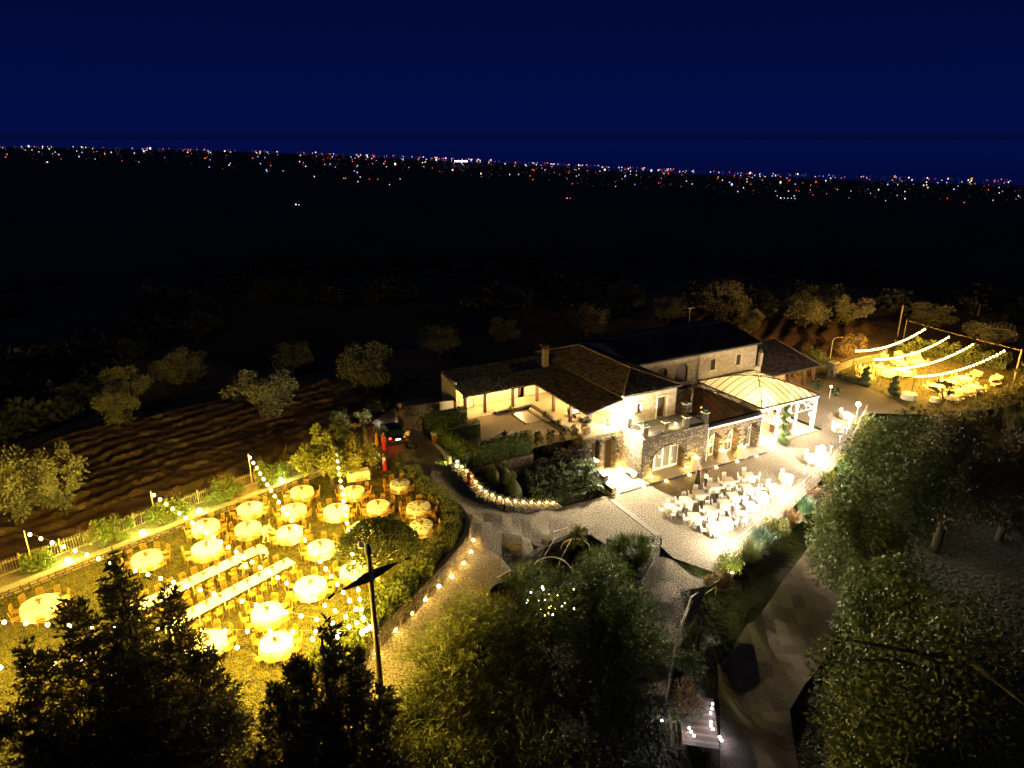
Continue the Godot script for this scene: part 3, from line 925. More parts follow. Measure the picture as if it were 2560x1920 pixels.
func make_sea_and_city() -> void:
	# open hills down to the coast, the coast nearer on the right
	var coast := func(az: float) -> float:      # az: radians right of straight ahead
		var deg := rad_to_deg(az)
		if deg > -50 and deg < 70:
			var t := (deg + 38.0) / 76.0
			return clampf(3900.0 + 17000.0 * pow(clampf(1.0 - t, 0, 1.2), 3.2), 3400, 24000)
		return 12000.0
	var mb := MB.new()
	var na := 180
	var rs := [0.0, 0.02, 0.05, 0.09, 0.14, 0.2, 0.28, 0.38, 0.5, 0.64, 0.8, 0.93, 1.0]
	for i in na + 1:
		var az := TAU * i / na - PI
		var r1: float = coast.call(az)
		var ca := Vector3(sin(az), 0, -cos(az))
		# start at the edge of the near ground
		var t := 1e9
		if ca.x > 1e-4: t = minf(t, (110 - 0.0) / ca.x)
		if ca.x < -1e-4: t = minf(t, (-70 - 0.0) / ca.x)
		if ca.z < -1e-4: t = minf(t, (-150 + 77.0) / ca.z)
		if ca.z > 1e-4: t = minf(t, (-4 + 77.0) / ca.z)
		for k in rs.size():
			var r: float = lerpf(t, r1, pow(rs[k], 1.6)) if k else t - 2.0
			var p := ca * r + Vector3(0, 0, -77)
			var h := far_height(r)
			if k <= 1: h = lerpf(ground(p.x, p.z), h, 0.15) - 0.6
			h = maxf(h + noise.get_noise_2d(p.x * 0.12, p.z * 0.12) * minf(r * 0.05, 22.0) * (1.0 - rs[k]), SEA + 2.5)
			if k == rs.size() - 1: h = SEA - 2.0
			mb.P.append(Vector3(p.x, h, p.z))
			mb.N.append(UP)
			var f := noise.get_noise_2d(p.x * 0.4, p.z * 0.4) * 0.5 + 0.5
			mb.K.append(Color(0.022, 0.022, 0.014).lerp(Color(0.05, 0.042, 0.026), f))
	var n := rs.size()
	for i in na:
		for k in n - 1:
			var a := i * n + k
			mb.I.append_array([a, a + 1, a + n, a + 1, a + n + 1, a + n])
	struct_("hills", mb, M.vc)
	var sea := MB.new()
	for i in 96:
		var a0 := TAU * i / 96.0
		var a1 := TAU * (i + 1) / 96.0
		var p := func(a: float, r: float) -> Vector3: return Vector3(sin(a) * r, SEA, -cos(a) * r)
		sea.qo(p.call(a0, 3000.0), p.call(a1, 3000.0), p.call(a1, 70000.0), p.call(a0, 70000.0), UP)
	struct_("sea", sea, M.water)
	# a pale quarry cut on the hillside, left of centre
	# lights of the town along the coast; far too many and too far to count
	var sets := [["street_lights_white", Color(1, 0.9, 0.78), 200, 0.7], ["street_lights_orange", Color(1, 0.4, 0.07), 170, 0.5], ["street_lights_cool", Color(0.7, 0.7, 1.0), 140, 0.7], ["street_lights_dim", Color(0.75, 0.62, 0.68), 1200, 0.02], ["signal_lights_red", Color(1, 0.12, 0.08), 22, 0.4]]
	for s in sets:
		var mm := MultiMesh.new()
		mm.transform_format = MultiMesh.TRANSFORM_3D
		var bl := MB.new()
		bl.ball(Vector3.ZERO, Vector3.ONE, 6)
		mm.mesh = bl.done()
		mm.instance_count = s[2]
		for i in int(s[2]):
			var az := deg_to_rad(rng.randf_range(-38, 38))
			var deg := rad_to_deg(az)
			for tr in 7:
				if noise.get_noise_1d(deg * 90.0 + 500.0) * 1.6 + rng.randf_range(-0.35, 0.45) > 0.05: break
				az = deg_to_rad(rng.randf_range(-38, 38)); deg = rad_to_deg(az)
			var rc: float = coast.call(az)
			var u := 1.0 - pow(rng.randf(), 2.6) * 0.42
			if deg < -8: u = 1.0 - pow(rng.randf(), 2.4) * 0.62
			var r := rc * u
			var y := far_height(r) + rng.randf_range(3, 14)
			var size := r * 0.00042 * rng.randf_range(0.6, 1.5)
			if rng.randf() < 0.06: size *= 1.9
			mm.set_instance_transform(i, Transform3D(Basis().scaled(Vector3(size, size * 1.25, size)), Vector3(sin(az) * r, y, -cos(az) * r - 77)))
		var mi := MultiMeshInstance3D.new()
		mi.name = s[0]; mi.multimesh = mm; mi.material_override = glow(s[1], s[3])
		add_child(mi, true)
		var what: String = {"street_lights_white": "warm white", "street_lights_orange": "orange", "street_lights_cool": "bluish white", "street_lights_dim": "faint greyish", "signal_lights_red": "red"}[s[0]]
		tag(mi, "%s lights of the far town along the coast" % what, "town lights", "", "stuff")
	# the floodlit sports ground in the middle of the coast, a row of tall masts
	var fl := thing("stadium_lights", "bright violet-white floodlight row on the central horizon", "floodlights", Vector3(-370, far_height(5200), -5300))
	for i in 9:
		var b := MB.new()
		b.tube([Vector3(0, 0, 0), Vector3(0, 26, 0)], [0.5], 5)
		var p := part(fl, "mast", b, M.iron)
		p.position = Vector3(i * 11.0 - 40, 0, i * 3.0)
		var g := MB.new()
		g.ball(Vector3(0, 28, 0), Vector3(3.4, 5.5, 3.4), 8)
		part(p, "lamp_head", g, glow(Color(0.85, 0.75, 1.0), 3.0))
	for k in [[-3.9, 2100.0, Color(1, 0.4, 0.3), "lone reddish lamp on the dark hillside right of centre", 6.0], [-16.8, 1900.0, Color(0.8, 0.85, 1.0), "lone bluish white lamp on the dark hillside left of centre", -9.0], [0, 2300.0, Color(0.85, 0.85, 1.0), "small group of white lamps on the dark plain to the right", 21.0]]:
		var az: float = deg_to_rad(k[4] if k[0] == 0 else (4.5 if k[0] == -3.9 else -17.3))
		var r: float = k[1]
		var lp := thing("hillside_lamp", k[3], "lamp", Vector3(sin(az) * r, far_height(r) - 4, -cos(az) * r - 77))
		for q in (5 if k[0] == 0 else 2):
			var b := MB.new()
			b.tube([Vector3(q * 9.0, 0, q * 5), Vector3(q * 9.0, 9, q * 5)], [0.3], 5)
			var pp := part(lp, "lamp_post", b, M.iron)
			var g := MB.new()
			g.ball(Vector3(q * 9.0, 9.5, q * 5), Vector3.ONE * (1.6 if q == 0 else 1.0), 8)
			part(pp, "lamp_head", g, glow(k[2], 0.9))
	# scrub on the dark hillside
	var cm := crown(26, Vector3(2.4, 1.7, 2.4), 26, 0.55, 0.2, Color(0.03, 0.032, 0.018), Color(0.075, 0.072, 0.05)).done()
	var mm2 := MultiMesh.new()
	mm2.transform_format = MultiMesh.TRANSFORM_3D; mm2.mesh = cm
	var spots := []
	while spots.size() < 900:
		var az := deg_to_rad(rng.randf_range(-42, 42))
		var r := 85.0 + 420.0 * pow(rng.randf(), 1.4)
		var p := Vector3(sin(az) * r, 0, -cos(az) * r)
		if p.z > -128 and p.x > -52 and p.x < 85: continue
		if noise.get_noise_2d(p.x * 1.5, p.z * 1.5) < -0.15: continue
		var rr := Vector3(p.x, 0, p.z + 77).length()
		p.y = (far_height(rr) if p.z < -150 or p.x < -70 or p.x > 110 else ground(p.x, p.z)) + 0.8
		spots.append(p)
	mm2.instance_count = spots.size()
	for i in spots.size():
		mm2.set_instance_transform(i, Transform3D(Basis(UP, rng.randf() * TAU).scaled(Vector3.ONE * rng.randf_range(0.7, 2.0)), spots[i]))
	var sc := MultiMeshInstance3D.new()
	sc.name = "hillside_scrub"; sc.multimesh = mm2; sc.material_override = M.leaf
	add_child(sc, true)
	tag(sc, "dark scrub and trees scattered over the unlit hillside", "scrub", "", "stuff")

const TURN := 0.49166   # 28.17 degrees, the villa's heading
func vthing(called: String, label: String, category: String) -> Node3D:
	return thing(called, label, category, O, TURN)

func bxp(parent: Node, called: String, lo: Vector3, hi: Vector3, m: Material) -> MeshInstance3D:
	var mb := MB.new()
	mb.bx((lo + hi) * 0.5, hi - lo)
	return part(parent, called, mb, m)

func holes(ops: Array, pad := 0.0) -> Callable:
	return func(x: float, y: float) -> bool:
		for op in ops:
			if absf(x - float(op[0])) < float(op[1]) + pad and y > float(op[3]) and y < arch_y(clampf(x, float(op[0]) - float(op[1]), float(op[0]) + float(op[1])), op) + pad: return true
		return false

func stone_wall(parent: Node, o: Vector3, u: Vector3, n: Vector3, w: float, h: float, th: float, ops: Array, tone := Color(0.36, 0.30, 0.22), called := "wall", sw := 0.42, sh := 0.24) -> MeshInstance3D:
	var mb := MB.new()
	arch_wall(mb, o, u, n, w, h, th, ops)
	var wl := part(parent, called, mb, M.mortar)
	var st := MB.new()
	stones(st, o, u, UP, n, w, h, holes(ops), sw, sh, tone * 1.15)
	for op in ops:      # stones on the reveals
		for s in [-1.0, 1.0]:
			var x: float = float(op[0]) + s * float(op[1])
			stones(st, o + u * x + UP * float(op[3]), -n, UP, -u * s, th, float(op[2]) - float(op[3]), nocall, 0.4, 0.2, tone)
	part(wl, "stonework", st, M.stone, "stuff")
	return wl

func glazed_leaf(parent: Node, called: String, c: Vector3, w: float, h: float, m: Material, bars: Array) -> void:   # a framed glazed leaf in the plane z = c.z, base at c
	var f := MB.new()
	for s in [-1.0, 1.0]: f.bx(c + Vector3(s * (w * 0.5 - 0.04), h * 0.5, 0), Vector3(0.08, h, 0.07))
	f.bx(c + Vector3(0, h - 0.04, 0), Vector3(w - 0.17, 0.08, 0.066)); f.bx(c + Vector3(0, 0.12, 0), Vector3(w - 0.17, 0.24, 0.066))
	for b in bars: f.bx(c + Vector3(0, b, 0), Vector3(w - 0.17, 0.05, 0.06))
	var l := part(parent, called, f, m)
	var g := MB.new()
	g.bx(c + Vector3(0, h * 0.5 + 0.1, 0), Vector3(w - 0.2, h - 0.35, 0.012))
	part(l, "pane", g, M.pane)

func make_stone_basement() -> void:
	var r := vthing("stone_basement", "rough stone ground storey with arched openings under the railed terrace", "building")
	var H := -PL
	var X := Vector3.RIGHT
	var Z := Vector3.BACK
	stone_wall(r, Vector3(0, PL, 0), X, Z, 8.45, H + 0.12, 0.6, [[3.4, 2.05, 1.65, 0.0, 1.36]])
	stone_wall(r, Vector3(0, PL, -3.25), Z, -X, 3.25, H + 0.1, 0.5, [])
	stone_wall(r, Vector3(-5.0, PL, -3.25), X, Z, 4.99, H - 0.02, 0.7, [[1.58, 0.53, 3.12, 0.0, 0.53], [3.45, 0.65, 3.05, 0.0, 0.65]], Color(0.40, 0.31, 0.18))
	stone_wall(r, Vector3(-5.0, PL, -7.5), Z, -X, 4.25, H - 0.02, 0.5, [], Color(0.3, 0.2, 0.13))
	bxp(r, "terrace_slab", Vector3(0.3, -0.2, -3.72), Vector3(8.4, 0.0, -0.61), M.paving)
	bxp(r, "entrance_slab", Vector3(-4.98, -0.22, -3.95), Vector3(0.0, 0.0, -3.2), M.paving)
	bxp(r, "floor_inside", Vector3(-4.4, PL - 0.2, -9.5), Vector3(8.3, PL + 0.01, -0.62), M.paving)
	bxp(r, "back_wall", Vector3(-4.4, PL, -9.7), Vector3(8.3, -0.22, -9.5), M.plaster)
	bxp(r, "entrance_screen", Vector3(-4.4, PL, -4.6), Vector3(-3.0, -1.6, -4.5), M.plaster)
	bxp(r, "entrance_door", Vector3(-2.1, PL, -4.3), Vector3(-1.6, -1.4, -4.2), M.timber)
	bxp(r, "string_course", Vector3(-0.06, -0.02, -3.1), Vector3(0.02, 0.16, 0.04), M.trim)
	for k in 4:
		glazed_leaf(r, "door_leaf", Vector3(1.78 + 1.02 * k, PL, -0.9), 1.0, 2.35 if k in [0, 3] else 2.75, M.white_paint, [])
	# parapet pillars and railings of the terrace
	for p in [[0.32, -0.32], [2.9, -0.32], [5.6, -0.32], [8.12, -0.32], [0.32, -2.9], [8.12, -3.3]]:
		var mb := MB.new()
		mb.bx(Vector3(p[0], 0.62, p[1]), Vector3(0.5, 1.2, 0.5))
		var pl := part(r, "parapet_pillar", mb, M.mortar)
		var st := MB.new()
		var base := Vector3(p[0], 0.0, p[1])
		stones(st, base + Vector3(-0.25, 0.12, 0.25), X, UP, Z, 0.5, 1.1, nocall, 0.3, 0.16)
		stones(st, base + Vector3(-0.25, 0.12, -0.25), Z, UP, -X, 0.5, 1.1, nocall, 0.3, 0.16)
		stones(st, base + Vector3(0.25, 0.12, 0.25), -Z, UP, X, 0.5, 1.1, nocall, 0.3, 0.16)
		part(pl, "stonework", st, M.stone, "stuff")
		var cp := MB.new()
		cp.bx(base + Vector3(0, 1.26, 0), Vector3(0.74, 0.09, 0.74))
		part(pl, "cap", cp, M.trim)
	for s in [[0.6, 2.63], [3.17, 5.33], [5.87, 7.85]]:
		railing(r, Vector3(s[0], 0.12, -0.3), Vector3(s[1], 0.12, -0.3), 0.92, M.iron)
	railing(r, Vector3(0.2, 0.1, -2.6), Vector3(0.2, 0.1, -0.6), 0.92, M.iron)
	railing(r, Vector3(-4.95, 0.0, -3.32), Vector3(-0.2, 0.0, -3.32), 1.0, M.pale_iron)
	railing(r, Vector3(-4.95, 0.0, -5.4), Vector3(-4.95, 0.0, -3.4), 1.0, M.pale_iron)
	# plinth pavement with its step down to the courtyard
	var pv := vthing("plinth_pavement", "", "")
	tag(pv, "", "", "", "structure")
	bxp(pv, "paving", Vector3(-4.45, G - 0.3, -3.2), Vector3(16.0, PL, 1.12), M.paving)
	bxp(pv, "kerb_edge", Vector3(-4.45, G - 0.3, 1.125), Vector3(16.1, PL - 0.06, 1.3), M.dark)
	# warm light in the rooms behind the arch
	for k in [[2.0, -2.6], [4.8, -2.6]]:
		var lt := vthing("ceiling_lamp", "warm ceiling lamp inside the big arch, %s one" % ("left" if k[0] < 3 else "right"), "lamp")
		var b := MB.new()
		b.ball(Vector3(k[0], -0.6, k[1]), Vector3.ONE * 0.14)
		part(lt, "lamp_globe", b, M.bulb_warm)
		omni(lt, Vector3(k[0], -0.6, k[1]), Color(1.0, 0.75, 0.35), 1.6, 0.1)

func vault(parent: Node, c: Vector3, ha: float, hb: float, rise: float, n: int, glass: Material, rib_r: float) -> void:   # a four-sided glass vault: ribs at right angles to the eaves, meeting on the hips
	for side in 4:
		var f := func(s: float, t: float) -> Vector3:
			var q := 1.0 - t
			var y := rise * sin(t * PI * 0.5)
			match side:
				0: return c + Vector3(s * ha, y, q * hb)
				1: return c + Vector3(q * ha, y, -s * hb)
				2: return c + Vector3(-s * ha, y, -q * hb)
			return c + Vector3(-q * ha, y, s * hb)
		for i in n:
			var s0 := -1.0 + 2.0 * i / n
			var s1 := -1.0 + 2.0 * (i + 1) / n
			var lim := 1.0 - minf(absf(s0), absf(s1))
			var g := MB.new()
			var steps := 7
			for k in steps:
				var t0 := lim * k / steps
				var t1 := lim * (k + 1) / steps
				var a := clampf(s0, t0 - 1.0, 1.0 - t0); var b := clampf(s1, t0 - 1.0, 1.0 - t0)
				var d := clampf(s0, t1 - 1.0, 1.0 - t1); var e := clampf(s1, t1 - 1.0, 1.0 - t1)
				g.q(f.call(a, t0), f.call(b, t0), f.call(e, t1), f.call(d, t1))
			part(parent, "glass_pane", g, glass)
			if i > 0:
				var mx := 1.0 - absf(s0)
				var pts := []
				for k in 9: pts.append(f.call(s0, mx * k / 8.0) + UP * rib_r)
				var rb := MB.new()
				rb.tube(pts, [rib_r], 5)
				part(parent, "rib", rb, M.rib)
		var hp := []
		for k in 11: hp.append(f.call(1.0 - k / 10.0, k / 10.0) + UP * rib_r)
		var hm := MB.new()
		hm.tube(hp, [rib_r * 1.5], 5)
		part(parent, "hip_rib", hm, M.rib)
	var bd := MB.new()
	bd.ball(c + UP * (rise + 0.03), Vector3(0.2, 0.08, 0.2), 8)
	part(parent, "boss", bd, M.rib)
	var ed := MB.new()
	for s in [-1.0, 1.0]:
		ed.bx(c + Vector3(0, 0.02, s * (hb + 0.04)), Vector3(ha * 2 + 0.3, 0.12, 0.14))
		ed.bx(c + Vector3(s * (ha + 0.04), 0.024, 0), Vector3(0.14, 0.11, hb * 2 - 0.1))
	part(parent, "gutter", ed, M.rib)

func make_arcade() -> void:
	var r := vthing("stone_arcade", "low stone hall with three arched glazed doors under a dark glass vault", "building")
	var ops := []
	for c in [9.62, 12.25, 15.02]: ops.append([c - 8.47, 0.72, 2.3, 0.0, 0.74])
	stone_wall(r, Vector3(8.47, PL, -0.15), Vector3.RIGHT, Vector3.BACK, 7.95, 3.62, 0.85, ops, Color(0.42, 0.34, 0.24), "wall", 0.5, 0.2)
	bxp(r, "cornice", Vector3(8.4, PL + 3.62, -1.05), Vector3(16.6, PL + 3.84, 0.0), M.white_paint)
	bxp(r, "floor_inside", Vector3(8.47, PL - 0.2, -11.1), Vector3(16.4, PL + 0.01, -1.01), M.paving)
	bxp(r, "party_wall", Vector3(16.42, PL, -11.1), Vector3(16.6, -0.5, -0.8), M.plaster)
	for k in 3:
		var c: float = [9.62, 12.25, 15.02][k]
		glazed_leaf(r, "door_leaf", Vector3(c - 0.33, PL, -0.92), 0.66, 2.2, M.white_paint, [])
		glazed_leaf(r, "door_leaf", Vector3(c + 0.34, PL, -0.92), 0.66, 2.2, M.white_paint, [])
		var fan := MB.new()
		var pts := []
		for i in 9: pts.append(Vector3(c - cos(PI * i / 8.0) * 0.68, PL + 2.28 + sin(PI * i / 8.0) * 0.68, -0.92))
		fan.tube(pts, [0.045], 4)
		for i in [2, 4, 6]: fan.tube([Vector3(c, PL + 2.28, -0.92), pts[i]], [0.025], 4)
		fan.bx(Vector3(c, PL + 2.28, -0.92), Vector3(1.36, 0.1, 0.08))
		part(r, "fan_light", fan, M.white_paint)
	for a in [8.58, 16.3]:
		var p := MB.new()
		p.tube([Vector3(a, PL, -0.06), Vector3(a, PL + 3.55, -0.06)], [0.06], 8)
		part(r, "downpipe", p, M.trim)
	vault(r, Vector3(12.9, -0.42, -5.95), 4.5, 5.1, 1.5, 10, M.smoked, 0.045)
	for k in [[10.5, -4.0], [14.5, -7.5]]:
		var lt := vthing("pendant_lamp", "amber pendant lamp glowing under the dark glass vault, %s one" % ("front" if k[1] > -5 else "rear"), "lamp")
		var b := MB.new()
		b.ball(Vector3(k[0], -1.9, k[1]), Vector3.ONE * 0.13)
		part(lt, "lamp_globe", b, glow(Color(1, 0.6, 0.25), 5.0))
		var c := MB.new()
		c.tube([Vector3(k[0], -1.8, k[1]), Vector3(k[0], 0.55, k[1])], [0.012], 4)
		part(lt, "cord", c, M.iron)
		omni(lt, Vector3(k[0], -1.9, k[1]), Color(1.0, 0.6, 0.25), 0.25, 0.1)
	for k in 2:
		var at := Vector3([8.78, 11.35][k], -2.35, 0.1)
		var l := vthing("wall_lantern", "glowing wall lantern left of the %s arched door of the arcade" % ORD[k], "lantern")
		var fr := MB.new()
		fr.bx(at + Vector3(0, 0.2, 0), Vector3(0.2, 0.05, 0.2)); fr.bx(at + Vector3(0, -0.17, 0), Vector3(0.16, 0.04, 0.16)); fr.bx(at + Vector3(0, 0.1, -0.17), Vector3(0.04, 0.04, 0.2))
		part(l, "lantern_frame", fr, M.iron)
		var b := MB.new()
		b.ball(at, Vector3(0.13, 0.17, 0.13))
		part(l, "lamp_globe", b, M.bulb_warm)
		omni(l, at, Color(1.0, 0.72, 0.32), 2.2, 0.08)

func make_pavilion() -> void:
	var r := vthing("glass_pavilion", "white steel pavilion under a brightly lit glass vault with dark ribs", "pavilion")
	var A0 := 16.75
	var A1 := 25.5
	var B0 := -0.62
	var B1 := -10.9
	var Y := -0.32
	bxp(r, "floor", Vector3(16.62, G - 0.2, -11.1), Vector3(26.0, PL, -0.2), M.paving)
	var cols := []
	for a in [A0 + 0.05, 19.4, 22.35, A1 - 0.08]: cols.append(Vector2(a, B0))
	for b in [-4.0, -7.4, -10.6]: cols.append(Vector2(A1 - 0.08, b))
	for c in cols:
		var mb := MB.new()
		mb.bx(Vector3(c.x, (PL + Y) * 0.5, c.y), Vector3(0.2, Y - PL, 0.2)); mb.bx(Vector3(c.x, PL + 0.08, c.y), Vector3(0.34, 0.16, 0.34))
		part(r, "column", mb, M.white_paint)
	var runs := [[Vector2(A0 + 0.05, B0), Vector2(19.4, B0)], [Vector2(19.4, B0), Vector2(22.35, B0)], [Vector2(22.35, B0), Vector2(A1 - 0.08, B0)], [Vector2(A1 - 0.08, B0), Vector2(A1 - 0.08, -4.0)], [Vector2(A1 - 0.08, -4.0), Vector2(A1 - 0.08, -7.4)], [Vector2(A1 - 0.08, -7.4), Vector2(A1 - 0.08, -10.6)]]
	for q in runs:
		var p0 := Vector3(q[0].x, 0, q[0].y)
		var p1 := Vector3(q[1].x, 0, q[1].y)
		var d := p1 - p0
		var t := MB.new()
		t.tube([p0 + UP * (Y - 1.25), p1 + UP * (Y - 1.25)], [0.05], 4)
		part(r, "transom", t, M.white_paint)
		var tr := MB.new()
		for h in 2:
			var pts := []
			for i in 9:
				var x := (0.5 * h + 0.25) - cos(PI * i / 8.0) * 0.235
				pts.append(p0 + d * x + UP * (Y - 1.2 + sin(PI * i / 8.0) * 1.05))
			tr.tube(pts, [0.03], 4, false)
			tr.tube([p0 + d * (0.5 * h + 0.02) + UP * (Y - 0.15), p0 + d * (0.5 * h + 0.25) + UP * (Y - 1.2), p0 + d * (0.5 * h + 0.48) + UP * (Y - 0.15)], [0.02], 4, false)
		part(r, "tracery", tr, M.white_paint)
	var bm := MB.new()
	bm.bx(Vector3((A0 + A1) * 0.5, Y + 0.1, B0), Vector3(A1 - A0 + 0.3, 0.24, 0.26)); bm.bx(Vector3(A1 - 0.08, Y + 0.104, (B0 + B1) * 0.5), Vector3(0.25, 0.23, B0 - B1 - 0.3))
	part(r, "eave_beam", bm, M.white_paint)
	vault(r, Vector3((A0 + A1) * 0.5 + 0.1, Y + 0.26, (B0 + B1) * 0.5), (A1 - A0) * 0.5 + 0.15, (B0 - B1) * 0.5, 1.5, 10, M.frost, 0.045)
	for k in [[18.7, -2.2, 12.0], [22.4, -5.5, 8.0]]:
		var lt := vthing("pendant_lamp", "white pendant lamp hanging under the lit glass vault, %s" % ("near its front corner" if k[0] < 20 else "at its middle"), "lamp")
		var at := Vector3(k[0], -0.55, k[1])
		var b := MB.new()
		b.ball(at, Vector3.ONE * 0.17)
		part(lt, "lamp_globe", b, M.bulb_white)
		omni(lt, at, Color(1.0, 0.88, 0.58), k[2], 0.15)
	# bar counter with candle lamps inside
	var bar := vthing("bar_counter", "wood panelled bar counter inside the open front of the glass pavilion", "counter")
	bxp(bar, "counter_body", Vector3(20.6, PL, -2.6), Vector3(23.4, PL + 1.05, -1.8), M.timber)
	bxp(bar, "counter_top", Vector3(20.5, PL + 1.052, -2.7), Vector3(23.5, PL + 1.12, -1.7), M.white_paint)
	for k in 3:
		var at := Vector3(20.9 + k * 1.1, PL + 1.13, -2.2)
		var cl := vthing("candle_lamp", "glass candle lamp on the pavilion bar, %s from the left" % ORD[k], "candle lamp")
		var h := MB.new()
		h.lathe(Transform3D(Basis(), at), [Vector2(0.06, 0), Vector2(0.09, 0.02), Vector2(0.1, 0.2), Vector2(0.07, 0.32)], 10)
		part(cl, "holder", h, M.pane)
		var b := MB.new()
		b.ball(at + UP * 0.15, Vector3(0.07, 0.12, 0.07))
		part(cl, "flame", b, M.bulb_warm)
		omni(cl, at + UP * 0.16, Color(1, 0.75, 0.4), 0.8, 0.05)

func make_terrace_house() -> void:
	var r := vthing("terrace_house", "cream house with hipped tile roof and timber porch above the terrace", "house")
	var X := Vector3.RIGHT
	var Z := Vector3.BACK
	var wl := MB.new()
	arch_wall(wl, Vector3(0.1, -0.02, -3.75), X, Z, 7.0, 3.32, 0.45, [[5.1, 0.6, 2.3, 0.02, 0.0], [2.1, 0.28, 2.1, 1.15, 0.0]])
	part(r, "front_wall", wl, M.plaster)
	var w2 := MB.new()
	arch_wall(w2, Vector3(0.1, -0.02, -20.4), Z, -X, 16.2, 3.32, 0.4, [])
	part(r, "side_wall", w2, M.plaster)
	bxp(r, "right_wall", Vector3(6.75, -4.3, -20.4), Vector3(7.1, 3.3, -4.21), M.plaster)
	bxp(r, "rear_wall", Vector3(0.1, -1.5, -20.8), Vector3(7.1, 3.3, -20.41), M.plaster)
	bxp(r, "inner_floor", Vector3(0.52, -0.2, -20.3), Vector3(6.7, -0.02, -4.22), M.paving)
	# surrounds
	bxp(r, "door", Vector3(4.62, 0.0, -4.15), Vector3(5.78, 2.28, -4.09), M.door)
	for f in [[[4.45, 0.0, -3.76], [4.59, 2.4, -3.68]], [[5.81, 0.0, -3.76], [5.95, 2.4, -3.68]], [[4.45, 2.4, -3.765], [5.95, 2.55, -3.66]]]:
		bxp(r, "door_surround", Vector3(f[0][0], f[0][1], f[0][2]), Vector3(f[1][0], f[1][1], f[1][2]), M.trim)
	bxp(r, "window", Vector3(1.92, 1.13, -4.05), Vector3(2.48, 2.08, -4.0), M.door)
	for f in [[[1.76, 1.1, -3.76], [1.91, 2.15, -3.7]], [[2.49, 1.1, -3.76], [2.64, 2.15, -3.7]], [[1.7, 2.15, -3.765], [2.7, 2.3, -3.67]], [[1.68, 1.0, -3.765], [2.72, 1.1, -3.6]]]:
		bxp(r, "window_surround", Vector3(f[0][0], f[0][1], f[0][2]), Vector3(f[1][0], f[1][1], f[1][2]), M.trim)
	# hipped roof
	var y0 := 3.34
	var y1 := 4.68
	var e := [Vector3(-0.25, y0, -20.9), Vector3(-0.25, y0, -3.4), Vector3(7.4, y0, -3.4), Vector3(7.4, y0, -20.9)]
	var k0 := Vector3(3.57, y1, -17.2)
	var k1 := Vector3(3.57, y1, -7.2)
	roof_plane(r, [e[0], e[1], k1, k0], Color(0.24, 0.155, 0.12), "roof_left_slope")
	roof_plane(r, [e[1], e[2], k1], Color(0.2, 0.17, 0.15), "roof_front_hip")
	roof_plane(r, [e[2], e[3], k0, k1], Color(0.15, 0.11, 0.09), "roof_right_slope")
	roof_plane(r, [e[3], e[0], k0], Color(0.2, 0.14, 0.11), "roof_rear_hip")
	for q in [[k0, k1], [e[1], k1], [e[2], k1], [e[0], k0], [e[3], k0]]: ridge_tiles(r, q[0] + UP * 0.05, q[1] + UP * 0.05)
	# porch roofs in an L, with a valley
	var p1 := [Vector3(-12.9, 2.25, -13.75), Vector3(-4.4, 2.25, -13.75), Vector3(-0.05, 3.08, -18.1), Vector3(-0.05, 3.37, -19.6), Vector3(-13.1, 3.37, -19.6)]
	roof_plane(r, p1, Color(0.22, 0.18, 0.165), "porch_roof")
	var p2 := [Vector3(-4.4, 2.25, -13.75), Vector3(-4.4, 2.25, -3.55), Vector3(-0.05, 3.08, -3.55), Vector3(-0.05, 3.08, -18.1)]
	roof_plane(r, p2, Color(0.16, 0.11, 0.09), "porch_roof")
	var cb := [Vector2(-3.85, -3.95), Vector2(-3.85, -7.25), Vector2(-3.85, -10.65), Vector2(-3.9, -14.1), Vector2(-7.0, -14.1), Vector2(-10.4, -14.1), Vector2(-12.75, -14.0)]
	for c in cb:
		var m := MB.new()
		m.bx(Vector3(c.x, 0.99, c.y), Vector3(0.28, 2.28, 0.28)); m.bx(Vector3(c.x, 2.06, c.y), Vector3(0.44, 0.14, 0.44))
		part(r, "timber_post", m, M.timber)
	bxp(r, "porch_beam", Vector3(-3.98, 2.14, -14.2), Vector3(-3.72, 2.36, -3.7), M.timber)
	bxp(r, "porch_beam", Vector3(-12.9, 2.13, -14.22), Vector3(-4.0, 2.34, -13.98), M.timber)
	bxp(r, "verge_board", Vector3(-4.4, 2.08, -3.62), Vector3(-4.36, 2.2, -3.5), M.timber)
	var vb := MB.new()
	vb.box(Transform3D(Basis(Vector3.BACK, 0.189), Vector3(-2.22, 2.52, -3.52)), Vector3(4.5, 0.16, 0.07))
	part(r, "verge_board", vb, M.timber)
	for k in 13:
		var rf := MB.new()
		rf.box(Transform3D(Basis(Vector3.BACK, 0.189), Vector3(-2.2, 2.42, -4.4 - k * 0.78)), Vector3(4.2, 0.12, 0.09))
		part(r, "rafter", rf, M.timber)
	# walls behind the porch
	var w3 := MB.new()
	arch_wall(w3, Vector3(-12.0, -0.3, -16.4), X, Z, 12.0, 2.95, 0.35, [[0.95, 0.45, 2.1, 0.0, 0.0], [7.4, 0.5, 2.35, 0.0, 0.0]])
	part(r, "porch_wall", w3, M.plaster)
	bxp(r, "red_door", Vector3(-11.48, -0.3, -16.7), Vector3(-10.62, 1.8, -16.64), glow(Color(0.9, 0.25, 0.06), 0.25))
	bxp(r, "shuttered_door", Vector3(-5.08, 0.0, -16.6), Vector3(-4.62, 2.0, -16.55), M.timber)
	bxp(r, "end_wall", Vector3(-13.0, -1.2, -19.5), Vector3(-12.7, 3.1, -16.1), M.plaster)
	bxp(r, "end_wall_front", Vector3(-13.0, -1.2, -16.1), Vector3(-11.9, 2.55, -15.8), M.plaster)
	bxp(r, "back_wall", Vector3(-13.0, -1.2, -19.8), Vector3(0.1, 3.2, -19.5), M.plaster)
